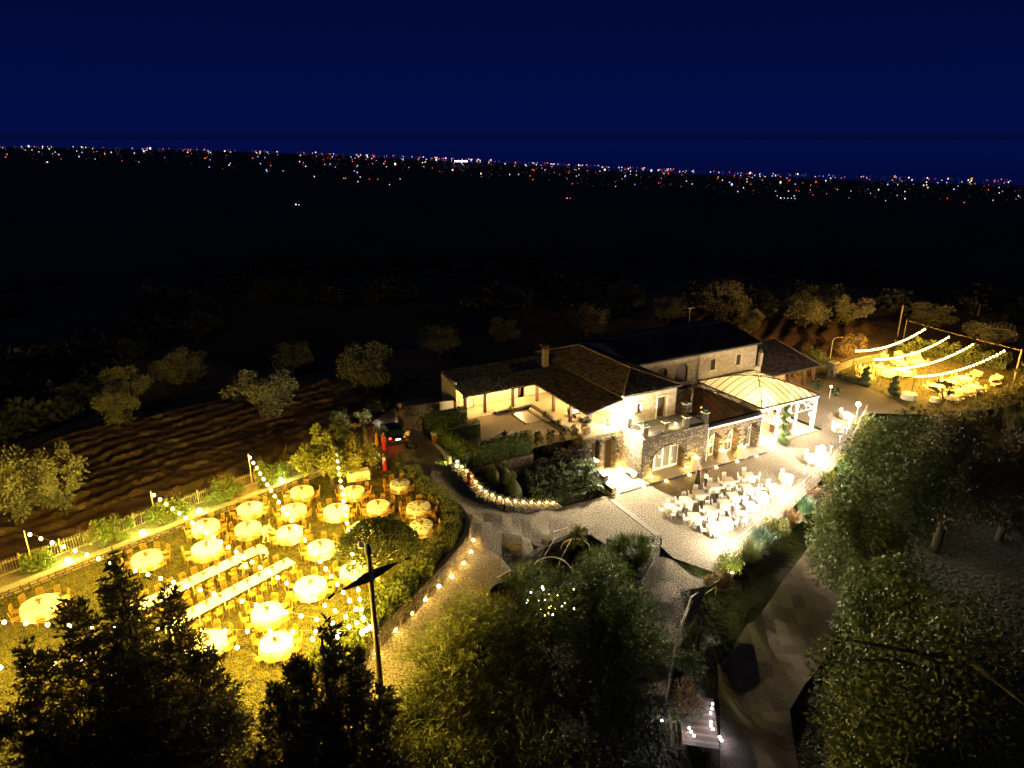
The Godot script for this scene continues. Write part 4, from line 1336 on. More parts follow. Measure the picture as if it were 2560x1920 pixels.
	bxp(r, "porch_floor", Vector3(-9.3, -0.28, -16.1), Vector3(0.08, 0.01, -13.3), M.paving)
	bxp(r, "porch_floor", Vector3(-4.95, -0.28, -13.3), Vector3(0.08, 0.006, -3.96), M.paving)
	bxp(r, "lower_porch_floor", Vector3(-12.6, -0.5, -16.1), Vector3(-9.9, -0.12, -13.2), M.paving)
	bxp(r, "step", Vector3(-9.9, -0.4, -16.1), Vector3(-9.6, -0.06, -13.3), M.paving)
	bxp(r, "step", Vector3(-9.6, -0.4, -16.1), Vector3(-9.3, -0.025, -13.3), M.paving)
	# chimney
	var ch := MB.new()
	ch.bx(Vector3(-1.25, 3.85, -16.9), Vector3(0.6, 2.5, 0.6))
	var chm := part(r, "chimney", ch, M.plaster)
	var cc := MB.new()
	cc.bx(Vector3(-1.25, 5.14, -16.9), Vector3(0.86, 0.1, 0.86))
	for s in 4: cc.bx(Vector3(-1.25 + (0.25 if s & 1 else -0.25), 5.3, -16.9 + (0.25 if s & 2 else -0.25)), Vector3(0.14, 0.22, 0.14))
	cc.bx(Vector3(-1.25, 5.45, -16.9), Vector3(0.9, 0.09, 0.9))
	part(chm, "chimney_cap", cc, M.terracotta)
	var sp := vthing("solar_panel", "dark blue solar panel lying on the left porch roof", "solar panel")
	var sm := MB.new()
	sm.box(Transform3D(Basis(Vector3.RIGHT, 0.19), Vector3(-3.6, 3.08, -17.6)), Vector3(3.6, 0.08, 1.9))
	part(sp, "panel", sm, mat(0.01, 0.014, 0.035, 0.2))
	var lp := [[-2.0, 2.0, -5.5, 7.0], [-2.0, 2.0, -9.0, 7.0], [-2.0, 2.1, -12.5, 7.0], [-5.6, 2.05, -15.3, 7.0], [-8.6, 2.05, -15.3, 7.0], [-11.3, 1.95, -14.9, 5.0]]
	for k in lp.size():
		var at := Vector3(lp[k][0], lp[k][1], lp[k][2])
		var l := vthing("porch_lamp", "warm lamp under the porch roof, %s from the front terrace corner" % ORD[k], "lamp")
		var b := MB.new()
		b.ball(at, Vector3(0.12, 0.08, 0.12))
		part(l, "lamp_globe", b, M.bulb_warm)
		omni(l, at - UP * 0.02, Color(1.0, 0.80, 0.46), lp[k][3], 0.08)
	# floodlight on the terrace corner, over the entrance
	var fl := vthing("floodlight", "dazzling white floodlight at the terrace corner above the entrance", "floodlight")
	var fb := MB.new()
	fb.tube([Vector3(-0.45, 0.0, -3.15), Vector3(-0.45, 1.2, -3.15)], [0.03], 6)
	part(fl, "bracket", fb, M.iron)
	var fg := MB.new()
	fg.ball(Vector3(-0.45, 1.3, -3.0), Vector3(0.17, 0.17, 0.17), 12)
	part(fl, "lamp_head", fg, glow(Color(1, 0.96, 0.86), 40.0))
	omni(fl, Vector3(-0.45, 1.3, -3.0), Color(1.0, 0.93, 0.76), 40.0, 0.12)
	spot(fl, Vector3(-0.45, 1.3, -3.0), Vector3(-2.6, -4.4, 6.0), Color(1.0, 0.95, 0.82), 150.0, 66.0, 0.12)
	var tl := vthing("terrace_lamp", "small bright lamp on the terrace railing between two pillars", "lamp")
	var tb := MB.new()
	tb.ball(Vector3(4.5, 0.55, -0.62), Vector3.ONE * 0.13)
	part(tl, "lamp_globe", tb, M.bulb_white)
	omni(tl, Vector3(4.5, 0.55, -0.62), Color(1, 0.86, 0.55), 1.8, 0.08)
	for k in 3:
		var at: Vector3 = [Vector3(0.32, 1.31, -0.32), Vector3(8.12, 1.31, -0.32), Vector3(0.2, 0.0, -4.5)][k]
		if k == 2: continue
		var b := vthing("green_bowl", "green glazed bowl on the %s pillar of the terrace parapet" % ("corner" if k == 0 else "last"), "bowl")
		var m := MB.new()
		m.lathe(Transform3D(Basis(), at), [Vector2(0.1, 0), Vector2(0.12, 0.03), Vector2(0.26, 0.25), Vector2(0.27, 0.3), Vector2(0.22, 0.28), Vector2(0.05, 0.2)], 14)
		part(b, "bowl", m, mat(0.06, 0.2, 0.13, 0.3))
	var jar := vthing("terracotta_jar", "big terracotta jar with a green plant behind the entrance railing", "jar")
	var jm := MB.new()
	jm.lathe(Transform3D(Basis(), Vector3(-4.2, 0.0, -3.95)), [Vector2(0.25, 0), Vector2(0.42, 0.3), Vector2(0.5, 0.6), Vector2(0.42, 0.95), Vector2(0.3, 1.15), Vector2(0.36, 1.25), Vector2(0.28, 1.22)], 16)
	part(jar, "pot", jm, M.terracotta)
	var jp := crown(10, Vector3(0.45, 0.35, 0.45), 26, 0.16, 0.05, Color(0.05, 0.07, 0.02), Color(0.1, 0.13, 0.04))
	part(jar, "plant", jp, M.leaf, "stuff").position = Vector3(-4.2, 1.45, -3.95)
	var sets := [[-1.9, -8.6, "sofa"], [-1.9, -6.4, "sofa"]]
	for k in 2:
		var s := vthing("wicker_armchair", "grey wicker armchair with pale cushion under the porch, %s" % ["rear one", "front one"][k], "armchair")
		var z: float = sets[k][1]
		bxp(s, "seat_base", Vector3(-3.1, 0.08, z - 0.4), Vector3(-2.0, 0.36, z + 0.4), M.dark)
		bxp(s, "cushion", Vector3(-2.95, 0.362, z - 0.3), Vector3(-2.1, 0.5, z + 0.3), M.cloth)
		var sg: float = -1.0 if k == 0 else 1.0
		bxp(s, "backrest", Vector3(-3.1, 0.362, z + sg * 0.4 - 0.08), Vector3(-2.0, 0.85, z + sg * 0.4 + 0.08), M.dark)
		bxp(s, "armrest", Vector3(-3.1, 0.362, z - 0.3), Vector3(-2.98, 0.62, z + 0.3), M.dark)
		bxp(s, "armrest", Vector3(-2.09, 0.362, z - 0.3), Vector3(-1.98, 0.62, z + 0.3), M.dark)
		for q in 4:
			bxp(s, "leg", Vector3(-3.08 + (1.0 if q & 1 else 0.0), 0.01, z - 0.38 + (0.68 if q & 2 else 0.0)), Vector3(-3.0 + (1.0 if q & 1 else 0.0), 0.08, z - 0.3 + (0.68 if q & 2 else 0.0)), M.dark)
	var tb2 := vthing("coffee_table", "low glass topped coffee table between the wicker armchairs", "table")
	bxp(tb2, "table_top", Vector3(-3.0, 0.38, -7.85), Vector3(-2.1, 0.42, -7.15), mat(0.12, 0.12, 0.11, 0.2))
	for q in 4: bxp(tb2, "leg", Vector3(-2.95 + (0.75 if q & 1 else 0.0), 0.01, -7.8 + (0.55 if q & 2 else 0.0)), Vector3(-2.88 + (0.75 if q & 1 else 0.0), 0.38, -7.73 + (0.55 if q & 2 else 0.0)), M.iron)
	var pp := vthing("potted_plant", "spiky potted plant against the cream wall by the floodlight", "plant")
	var pm := MB.new()
	pm.lathe(Transform3D(Basis(), Vector3(-0.9, 0.01, -4.6)), [Vector2(0.17, 0), Vector2(0.24, 0.4), Vector2(0.26, 0.42)], 12)
	part(pp, "pot", pm, M.terracotta)
	part(pp, "leaves", strands(40, 0.5, 0.8, Color(0.08, 0.09, 0.03), Color(0.14, 0.15, 0.06), 0.02), M.leaf, "stuff").position = Vector3(-0.9, 0.42, -4.6)

func make_long_house() -> void:
	var r := vthing("long_house", "long two storey cream house with tiled gable roof behind the vaults", "house")
	var X := Vector3.RIGHT
	var Z := Vector3.BACK
	var w := MB.new()
	arch_wall(w, Vector3(17.1, PL, -11.2), X, Z, 9.5, 3.4 - PL, 0.4, [[2.1, 0.38, 2.3 - PL, 1.0 - PL, 0.0], [6.4, 0.38, 2.3 - PL, 1.0 - PL, 0.0]])
	part(r, "front_wall", w, M.plaster)
	var w2 := MB.new()
	arch_wall(w2, Vector3(7.12, PL, -11.38), X, Z, 9.96, 3.4 - PL, 0.4, [[4.4, 0.85, 1.5 - PL, 0.05 - PL, 0.85], [7.4, 0.95, 1.55 - PL, 0.05 - PL, 0.9]])
	part(r, "set_back_wall", w2, M.plaster)
	bxp(r, "gable_wall", Vector3(26.2, PL, -22.4), Vector3(26.6, 3.4, -11.61), M.plaster)
	bxp(r, "rear_wall", Vector3(7.12, -3, -22.8), Vector3(26.6, 3.4, -22.41), M.plaster)
	bxp(r, "left_wall", Vector3(7.12, PL, -22.4), Vector3(7.4, 3.4, -11.79), M.plaster)
	bxp(r, "inner_floor", Vector3(7.41, -0.2, -22.4), Vector3(26.1, 0.0, -11.79), M.paving)
	for a in [19.2, 23.5]:
		bxp(r, "window", Vector3(a - 0.37, 1.0, -11.52), Vector3(a + 0.37, 2.3, -11.48), M.door)
		bxp(r, "window_mullion", Vector3(a - 0.025, 1.0, -11.478), Vector3(a + 0.025, 2.3, -11.44), M.timber)
		for f in [[-0.53, 1.0, -0.38, 2.3], [0.38, 1.0, 0.53, 2.3], [-0.56, 2.302, 0.56, 2.46], [-0.58, 0.88, 0.58, 0.998]]:
			bxp(r, "window_surround", Vector3(a + f[0], f[1], -11.21), Vector3(a + f[2], f[3], -11.12 if f[1] > 0.9 else -11.02), M.trim)
	bxp(r, "arch_door", Vector3(10.68, 0.05, -11.66), Vector3(12.36, 2.3, -11.6), M.door)
	bxp(r, "arch_door", Vector3(13.58, 0.05, -11.66), Vector3(15.46, 2.4, -11.6), M.door)
	var dp := MB.new()
	dp.tube([Vector3(17.0, -0.3, -11.26), Vector3(17.0, 3.3, -11.26)], [0.06], 7)
	part(r, "downpipe", dp, M.trim)
	var e := [Vector3(7.0, 3.42, -10.85), Vector3(26.95, 3.42, -10.85), Vector3(26.95, 4.85, -16.9), Vector3(7.0, 4.85, -16.9)]
	roof_plane(r, e, Color(0.13, 0.105, 0.095), "roof_front_slope")
	roof_plane(r, [Vector3(26.95, 3.42, -22.95), Vector3(7.0, 3.42, -22.95), e[3], e[2]], Color(0.13, 0.105, 0.095), "roof_rear_slope")
	ridge_tiles(r, e[3] + UP * 0.06, e[2] + UP * 0.06)
	for s in 2:
		var gb := MB.new()
		var a := 26.6 if s == 0 else 7.12
		var p := [Vector3(a, 3.4, -11.3), Vector3(a, 3.4, -22.7), Vector3(a, 4.7, -16.9)]
		if s == 0: gb.t(p[0], p[1], p[2])
		else: gb.t(p[0], p[2], p[1])
		part(r, "gable", gb, M.plaster)
	bxp(r, "balcony_parapet", Vector3(26.62, -2.0, -12.2), Vector3(28.5, -0.1, -11.9), M.plaster)
	bxp(r, "balcony_pier", Vector3(28.1, -0.1, -12.25), Vector3(28.6, 1.6, -11.85), M.plaster)
	bxp(r, "balcony_floor", Vector3(26.62, -2.0, -15.0), Vector3(28.5, -0.9, -12.2), M.plaster)
	var ant := vthing("television_aerial", "thin television aerial on the ridge of the long house", "aerial")
	var am := MB.new()
	am.tube([Vector3(20.4, 4.8, -17.2), Vector3(20.4, 7.4, -17.2)], [0.03], 5)
	am.tube([Vector3(20.0, 7.3, -17.2), Vector3(21.3, 7.3, -17.2)], [0.025], 4)
	for k in 5: am.tube([Vector3(20.1 + k * 0.25, 7.3, -17.5), Vector3(20.1 + k * 0.25, 7.3, -16.9)], [0.015], 4)
	part(ant, "mast", am, M.pale_iron)
	var pt := vthing("potted_plant", "potted plant on the white balcony pier at the house end", "plant")
	var pm := MB.new()
	pm.lathe(Transform3D(Basis(), Vector3(28.35, 1.6, -12.05)), [Vector2(0.16, 0), Vector2(0.26, 0.3), Vector2(0.24, 0.3)], 10)
	part(pt, "pot", pm, mat(0.06, 0.2, 0.13, 0.3))
	part(pt, "leaves", strands(26, 0.4, 0.4, Color(0.05, 0.1, 0.05), Color(0.1, 0.16, 0.08), 0.02), M.leaf, "stuff").position = Vector3(28.35, 1.9, -12.05)

func make_side_wing() -> void:
	var r := vthing("side_wing", "low wing with a dark mono-pitch tile roof on timber posts at the far end", "building")
	roof_plane(r, [Vector3(28.6, -1.62, -11.2), Vector3(39.4, -1.62, -11.2), Vector3(39.4, 0.05, -19.7), Vector3(28.6, 0.05, -19.7)], Color(0.15, 0.1, 0.085), "roof")
	ridge_tiles(r, Vector3(39.35, -1.55, -11.2), Vector3(39.35, 0.12, -19.7))
	bxp(r, "back_wall", Vector3(26.7, G, -17.4), Vector3(38.6, -0.6, -17.0), M.plaster)
	bxp(r, "inner_wall", Vector3(33.6, G, -15.6), Vector3(37.4, -1.0, -15.3), M.plaster)
	for p in [[30.2, -11.9], [34.0, -11.9], [37.6, -12.2], [39.0, -12.0]]:
		bxp(r, "timber_post", Vector3(p[0] - 0.16, G, p[1] - 0.16), Vector3(p[0] + 0.16, -1.75, p[1] + 0.16), M.timber)
	bxp(r, "beam", Vector3(28.7, -1.98, -12.1), Vector3(39.3, -1.78, -11.8), M.timber)
	var pot := vthing("terracotta_planter", "large terracotta planter with a green bush under the wing roof", "planter")
	var m := MB.new()
	m.lathe(Transform3D(Basis(), Vector3(38.3, G, -13.4)), [Vector2(0.45, 0), Vector2(0.75, 0.55), Vector2(0.82, 0.95), Vector2(0.88, 1.0), Vector2(0.7, 0.98)], 18)
	part(pot, "pot", m, M.terracotta)
	part(pot, "bush", crown(16, Vector3(0.75, 0.5, 0.75), 40, 0.14, 0.05, Color(0.05, 0.07, 0.02), Color(0.1, 0.13, 0.04)), M.leaf, "stuff").position = Vector3(38.3, G + 1.3, -13.4)
	var l := vthing("wing_lamp", "warm lamp under the eave of the far wing", "lamp")
	var b := MB.new()
	b.ball(Vector3(36.6, -2.1, -13.6), Vector3.ONE * 0.12)
	part(l, "lamp_globe", b, M.bulb_warm)
	omni(l, Vector3(36.6, -2.1, -13.6), Color(1, 0.72, 0.35), 3.0, 0.08)

func make_yard() -> void:
	var g0 := Color(0.035, 0.06, 0.012)
	var g1 := Color(0.085, 0.12, 0.025)
	hedge("clipped_hedge", "tall clipped green hedge lit from its foot, facing the drive", [W(-17.7, -8.9, -0.3), W(-17.1, -3.6, -0.8)], 0.9, 2.1, g0, g1, 110.0, 0.16)
	hedge("clipped_hedge", "long clipped hedge on the stone wall above the planted bank", [W(-16.7, -3.6, -0.6), W(-10.7, -3.75, -0.3)], 0.8, 1.9, g0, g1, 110.0, 0.16)
	hedge("clipped_hedge", "dark short hedge between the gravel yard and the entrance gap", [W(-17.4, -8.9, -0.15), W(-13.6, -8.9, -0.15)], 0.9, 1.6, g0 * 0.9, g1 * 0.8)
	hedge("clipped_hedge", "dark hedge in front of the house end by the white sign", [W(-18.0, -12.6, -0.2), W(-13.4, -12.7, -0.2)], 1.1, 1.6, g0, g1, 110.0, 0.16)
	for k in 4:
		var a: float = [-9.7, -8.3, -6.9, -5.6][k]
		var sh := thing("upright_shrub", "thin upright shrub between hedge and railing, %s from the hedge" % ORD[k], "shrub", W(a, -3.9, -0.15))
		part(sh, "foliage", crown(18, Vector3(0.5, 0.85, 0.4), 50, 0.13, 0.05, Color(0.06, 0.05, 0.015), Color(0.14, 0.11, 0.03)), M.leaf, "stuff").position.y = 0.8
		part(sh, "stem", trunk(0.8, 0.04, 3, 0.2, 0.5), M.bark)
	# stone wall under the hedge
	var sw := vthing("retaining_wall", "low brownish stone retaining wall under the long clipped hedge", "wall")
	stone_wall(sw, Vector3(-16.9, -2.6, -3.15), Vector3.RIGHT, Vector3.BACK, 6.3, 2.15, 0.35, [], Color(0.27, 0.18, 0.13))
	var bp := vthing("brick_pillar", "small orange brick pillar at the hedge end beside the drive", "pillar")
	bxp(bp, "shaft", Vector3(-18.55, -0.4, -9.2), Vector3(-18.1, 0.95, -8.75), M.terracotta)
	bxp(bp, "cap", Vector3(-18.62, 0.952, -9.27), Vector3(-18.03, 1.03, -8.68), M.trim)
	var dk := vthing("drive_kerb", "", "")
	tag(dk, "", "", "", "structure")
	bxp(dk, "kerb", Vector3(-18.5, -0.75, -8.7), Vector3(-18.2, 0.05, -5.2), M.trim)
	# planter edging round the sunken corner of the yard
	var pl := vthing("planter_edging", "dark L-shaped planter edging with small plants around the porch corner", "planter")
	bxp(pl, "long_edge", Vector3(-5.45, -0.2, -12.9), Vector3(-5.05, 0.22, -5.6), M.dark)
	bxp(pl, "short_edge", Vector3(-9.7, -0.2, -13.25), Vector3(-5.05, 0.222, -12.92), M.dark)
	bxp(pl, "inner_ledge", Vector3(-5.75, -0.2, -12.6), Vector3(-5.47, 0.05, -8.5), M.trim)
	for p in [[-7.9, -12.7], [-5.6, -9.6], [-5.5, -7.0]]:
		part(pl, "plant", strands(50, 0.6, 0.7, Color(0.05, 0.07, 0.03), Color(0.1, 0.12, 0.05), 0.025), M.leaf, "stuff").position = Vector3(p[0], 0.1, p[1])
	var gs := vthing("floor_skylight", "flat framed glass floor panel set in the gravel yard", "skylight")
	bxp(gs, "glass", Vector3(-8.0, -0.14, -12.3), Vector3(-6.2, -0.1, -9.2), mat(0.22, 0.2, 0.17, 0.3))
	for f in [[-8.12, -12.4, -8.0, -9.1], [-6.2, -12.4, -6.08, -9.1]]: bxp(gs, "frame", Vector3(f[0], -0.14, f[1]), Vector3(f[2], -0.07, f[3]), M.dark)
	# folded furniture and the blue inflatable behind the hedge
	var bl := vthing("blue_tarpaulin", "crumpled blue and white tarpaulin behind the clipped hedge", "tarpaulin")
	var mb := MB.new()
	var tp := func(i: int, j: int) -> Vector3: return Vector3(-14.2 + i * 0.3, 0.15 + 0.22 * noise.get_noise_2d(i * 37.0, j * 41.0) + (0.12 if (i + j) % 3 == 0 else 0.0), -6.9 + j * 0.3)
	for i in 8:
		for j in 6:
			mb.col = Color(0.5, 0.55, 0.6) if (i * 7 + j * 3) % 5 == 0 else Color(0.02, 0.06, 0.2)
			mb.qo(tp.call(i, j), tp.call(i + 1, j), tp.call(i + 1, j + 1), tp.call(i, j + 1), UP)
	part(bl, "sheet", mb, M.vc_gloss)
	var cu := vthing("cushion_pile", "untidy pile of black and white cushions on the gravel yard", "cushions")
	for k in 6:
		var c := MB.new()
		c.box(Transform3D(Basis(Vector3(1, 0.4, 0.2).normalized(), 0.25 * k), Vector3(-12.6 + (k % 3) * 0.7, 0.05 + 0.22 * (k / 3), -6.9 + 0.35 * (k % 2))), Vector3(0.8, 0.22, 0.6))
		part(cu, "cushion", c, M.cloth if k % 2 else M.dark)
	# house-end stone wall with the white sign
	var hw := vthing("garden_wall", "rough stone garden wall left of the house end", "wall")
	stone_wall(hw, Vector3(-19.5, -0.6, -16.9), Vector3(0.98, 0, 0.16).normalized(), Vector3(-0.16, 0, 0.98).normalized(), 6.6, 1.7, 0.4, [], Color(0.3, 0.24, 0.17))
	var sg := vthing("white_sign", "plain white signboard fixed to the stone wall by the house end", "sign")
	var sb := MB.new()
	sb.box(Transform3D(Basis(UP, -0.16), Vector3(-14.1, 0.75, -15.85)), Vector3(1.5, 0.95, 0.05))
	part(sg, "board", sb, M.white_paint)

func make_stairway_and_bank() -> void:
	var inn := [[-5.15, -0.5, -59.23], [-4.71, -0.75, -58.6], [-4.26, -1.0, -58.16], [-3.85, -1.26, -57.85], [-3.4, -1.5, -57.05], [-2.95, -1.77, -56.55], [-2.52, -2.02, -56.1], [-2.02, -2.27, -55.85], [-1.43, -2.53, -55.76], [-0.76, -2.78, -55.78], [-0.12, -3.03, -55.92], [0.61, -3.29, -56.23], [1.33, -3.54, -56.58], [2.05, -3.79, -56.98], [2.76, -4.05, -57.44], [3.46, -4.3, -57.95], [4.1, -4.42, -58.4]]
	var stw := thing("curved_stairway", "shallow pale stone steps curving down beside the drive to the courtyard", "steps")
	var wl := thing("stair_wall", "low curved stone wall carrying the row of step lamps", "wall")
	var st := MB.new()
	var cr := MB.new()
	var lamp_b := MB.new()
	lamp_b.ball(Vector3.ZERO, Vector3(0.1, 0.09, 0.1), 8)
	var lamp_m := lamp_b.done()
	for k in 16:
		var p := Vector3(inn[k][0], inn[k][1], inn[k][2])
		var q := Vector3(inn[k + 1][0], inn[k + 1][1], inn[k + 1][2])
		var d := Vector3(q.x - p.x, 0, q.z - p.z).normalized()
		var out := Vector3(-d.z, 0, d.x)      # right-hand side of the way down is the bank, so the drive lies on the other side
		if out.dot(Vector3(-3, 0, -52) - Vector3(p.x, 0, p.z)) < 0: out = -out
		var wd := 0.95
		var y := p.y
		var a := Vector3(p.x, y, p.z)
		var b := Vector3(q.x, y, q.z)
		var s := MB.new()
		var c := b + out * wd
		var e := a + out * wd
		s.qo(a, b, c, e, UP)
		s.qo(b, c, c - UP * 0.5, b - UP * 0.5, d); s.qo(e, c, c - UP * 0.6, e - UP * 0.6, out)
		var sp := part(stw, "step", s, M.gravel)
		var ns := MB.new()
		ns.tube([b + UP * 0.01 - d * 0.05, c + UP * 0.01 - d * 0.05], [0.035], 4)
		part(sp, "nosing", ns, M.white_paint)
		# wall section behind the lamp
		cr.col = Color.WHITE
		var h := 0.55
		cr.qo(a - UP * 0.6, b - UP * 0.6, b + UP * h, a + UP * h, out)
		cr.qo(a + UP * h, b + UP * h, b + UP * h - out * 0.3, a + UP * h - out * 0.3, UP)
		cr.qo(a - UP * 0.6 - out * 0.3, b - UP * 0.6 - out * 0.3, b + UP * h - out * 0.3, a + UP * h - out * 0.3, -out)
		stones(st, a, (b - a).normalized(), UP, out, a.distance_to(b), h, nocall, 0.3, 0.16, Color(0.42, 0.34, 0.24))
		var l := thing("step_lamp", "small bright step lamp on the curved stairway, %s from the top" % ORD[k], "lamp", a.lerp(b, 0.5) + out * 0.14 + UP * 0.22, 0.0, "lamps along the curved stairway")
		var pm := MB.new()
		pm.bx(-out * 0.08 + UP * 0.1, Vector3(0.14, 0.06, 0.14))
		part(l, "hood", pm, M.iron)
		part(l, "lamp_bulb", lamp_m, M.bulb_warm)
		omni(l, Vector3.ZERO, Color(1.0, 0.84, 0.5), 0.075, 0.05)
	part(wl, "wall", cr, M.mortar)
	part(wl, "stonework", st, M.stone, "stuff")
	# bank ground and planting
	var bank := PackedVector2Array()
	for k in 17: bank.append(Vector2(inn[k][0] + 0.05, inn[k][2] - 0.25))
	for p in [[-4.4, 0.3], [-4.4, -3.3], [-10.5, -3.2], [-16.9, -3.1]]:
		var w := W(p[0], p[1], 0)
		bank.append(Vector2(w.x, w.z))
	sheet("planted_bank", bank, func(x, z): return ground(x, z) + 0.06, 0.8, M.soil, func(_x, _z): return Color(0.07, 0.05, 0.03))
	var rows := [["dark purple leaved shrub row highest on the bank", [[-11.2, -2.6], [-4.6, -2.7]], 0.8, 0.75, Color(0.03, 0.02, 0.018), Color(0.07, 0.05, 0.04)],
		["green shrub row with pale blossoms in the middle of the bank", [[-12.2, -1.9], [-4.7, -1.7]], 0.8, 0.8, Color(0.02, 0.035, 0.015), Color(0.22, 0.25, 0.19)],
		["second green blossom row below the middle of the bank", [[-12.4, -1.0], [-4.8, -0.8]], 0.8, 0.8, Color(0.02, 0.035, 0.012), Color(0.2, 0.22, 0.16)],
		["lowest shrub row along the foot of the bank by the courtyard", [[-12.6, -0.2], [-5.0, 0.15]], 0.75, 0.7, Color(0.03, 0.05, 0.015), Color(0.1, 0.13, 0.05)]]
	for r in rows:
		var pts := []
		for t in 7:
			var a := lerpf(r[1][0][0], r[1][1][0], t / 6.0)
			var b := lerpf(r[1][0][1], r[1][1][1], t / 6.0)
			var w := W(a, b, 0)
			pts.append(Vector3(w.x, ground(w.x, w.z), w.z))
		hedge("shrub_row", r[0], pts, r[2], r[3], r[4], r[5], 90.0, 0.19, 0.75, "shrub row")
	# clipped cones with a knob on top
	var cones := [[-15.2, -2.6, -2.6, 0.78, 2.3, false, "clipped rounded cone, left of the three on the bank"], [-14.0, -2.6, -2.6, 0.78, 2.5, true, "clipped cone with a knob, rear of the three on the bank"], [-14.2, -0.6, -3.3, 0.95, 3.05, true, "largest clipped cone with a pointed knob, front of the bank"]]
	for c in cones:
		var w := W(c[0], c[1], c[2] - 0.1)
		var t := thing("topiary_cone", c[6], "topiary", w)
		var R: float = c[3]
		var H: float = c[4]
		var prof := func(y: float) -> float:
			var hb := H * (0.78 if c[5] else 1.0)
			if y < hb: return R * pow(sin(PI * clampf(0.16 + 0.84 * y / hb, 0, 1)), 0.8) * (1.0 - 0.35 * y / hb)
			var u := (y - hb) / (H - hb)
			return R * 0.42 * pow(1.0 - u, 0.7) * (0.75 + 0.6 * u)
		var core := MB.new()
		core.col = Color(0.1, 0.11, 0.025)
		var pr := []
		for i in 17: pr.append(Vector2(maxf(prof.call(H * i / 16.0) * 0.97, 0.01), H * i / 16.0))
		core.lathe(Transform3D(), pr, 16)
		part(t, "body", core, M.leaf)
		var fo := MB.new()
		for i in 2600:
			var y := rng.randf() * H
			var a := rng.randf() * TAU
			var n := Vector3(cos(a), 0.35, sin(a)).normalized()
			var p = Vector3(cos(a), 0, sin(a)) * prof.call(y) * rng.randf_range(0.95, 1.02) + UP * y
			var dr := (n + Vector3(rng.randfn(), rng.randfn(), rng.randfn()) * 0.7).normalized()
			fo.leaf(p, dr * 0.07, dr.cross(Vector3(rng.randfn(), rng.randfn(), 1)).normalized() * 0.03, Color(0.13, 0.14, 0.03).lerp(Color(0.26, 0.25, 0.06), rng.randf()))
		part(t, "foliage", fo, M.leaf, "stuff")
	# stepped stone side walls of the entrance
	var sw := vthing("stepped_wall", "stone side wall of the entrance stepping down in three capped blocks", "wall")
	for c in [[-3.3, -1.9, -2.35], [-1.85, -0.3, -3.1], [-0.25, 1.1, -3.75]]:
		stone_wall(sw, Vector3(-4.35, G, c[1]), Vector3.RIGHT, Vector3.BACK, 0.5, c[2] - G, 0.3, [])
		stone_wall(sw, Vector3(-3.85, G, c[1] - 0.01), Vector3.FORWARD, Vector3.RIGHT, c[1] - c[0], c[2] - G - 0.01, 0.45, [])
		bxp(sw, "cap", Vector3(-4.45, c[2] + 0.002, c[0]), Vector3(-3.77, c[2] + 0.1, c[1] + 0.06), M.trim)
	var ben := vthing("stone_bench", "pale stone bench against the stone side wall of the entrance", "bench")
	bxp(ben, "seat", Vector3(-0.72, PL + 0.36, -1.9), Vector3(-0.08, PL + 0.46, -0.5), M.white_paint)
	for b in [-1.8, -0.8]: bxp(ben, "leg", Vector3(-0.65, PL, b), Vector3(-0.12, PL + 0.36, b + 0.22), M.white_paint)
	# ground uplights at the stone piers, and along the plinth step
	var ups := [[-2.45, -3.0, "the pier between the two entrance arches", 5.0], [-0.5, -2.9, "the inner corner of the entrance", 5.0], [1.1, 0.3, "the left foot of the big arch", 4.5], [5.65, 0.3, "the right foot of the big arch", 4.5], [6.3, 0.35, "the wall right of the big arch", 3.5], [11.0, 0.2, "the pier between first and second arched door", 2.6], [13.8, 0.2, "the pier between second and third arched door", 2.6]]
	for u in ups:
		var l := vthing("uplight", "ground uplight glowing at %s" % u[2], "uplight")
		var at := Vector3(u[0], PL + 0.1, u[1])
		var m := MB.new()
		m.tube([at - UP * 0.1, at - UP * 0.02], [0.13, 0.14], 10)
		part(l, "housing", m, M.iron)
		var b := MB.new()
		b.ball(at + UP * 0.04, Vector3(0.13, 0.09, 0.13), 8)
		part(l, "lamp_bulb", b, M.bulb_warm)
		omni(l, at + UP * 0.06, Color(1.0, 0.78, 0.38), u[3] * 0.5, 0.06)
	var gl := [-3.92, -0.75, 2.03, 5.02, 8.64, 11.57, 14.4]
	for k in gl.size():
		var l := vthing("kerb_lamp", "small bright lamp on the courtyard step, %s from the left" % ORD[k], "lamp")
		var at := Vector3(gl[k], G + 0.12, 1.45)
		var b := MB.new()
		b.ball(at, Vector3(0.15, 0.12, 0.15), 8)
		part(l, "lamp_bulb", b, M.bulb_warm)
		var m := MB.new()
		m.tube([at - UP * 0.12, at - UP * 0.07], [0.17, 0.15], 10)
		part(l, "housing", m, M.iron)
		omni(l, at, Color(1.0, 0.84, 0.5), 0.4, 0.06)
	var hu := thing("hedge_uplight", "bright uplight at the foot of the clipped hedge corner", "uplight", W(-18.1, -4.3, -0.55))
	var hb := MB.new()
	hb.ball(Vector3.ZERO, Vector3.ONE * 0.12, 8)
	part(hu, "lamp_bulb", hb, glow(Color(0.9, 1.0, 0.6), 12.0))
	omni(hu, Vector3.ZERO, Color(0.85, 1.0, 0.4), 9.0, 0.06)

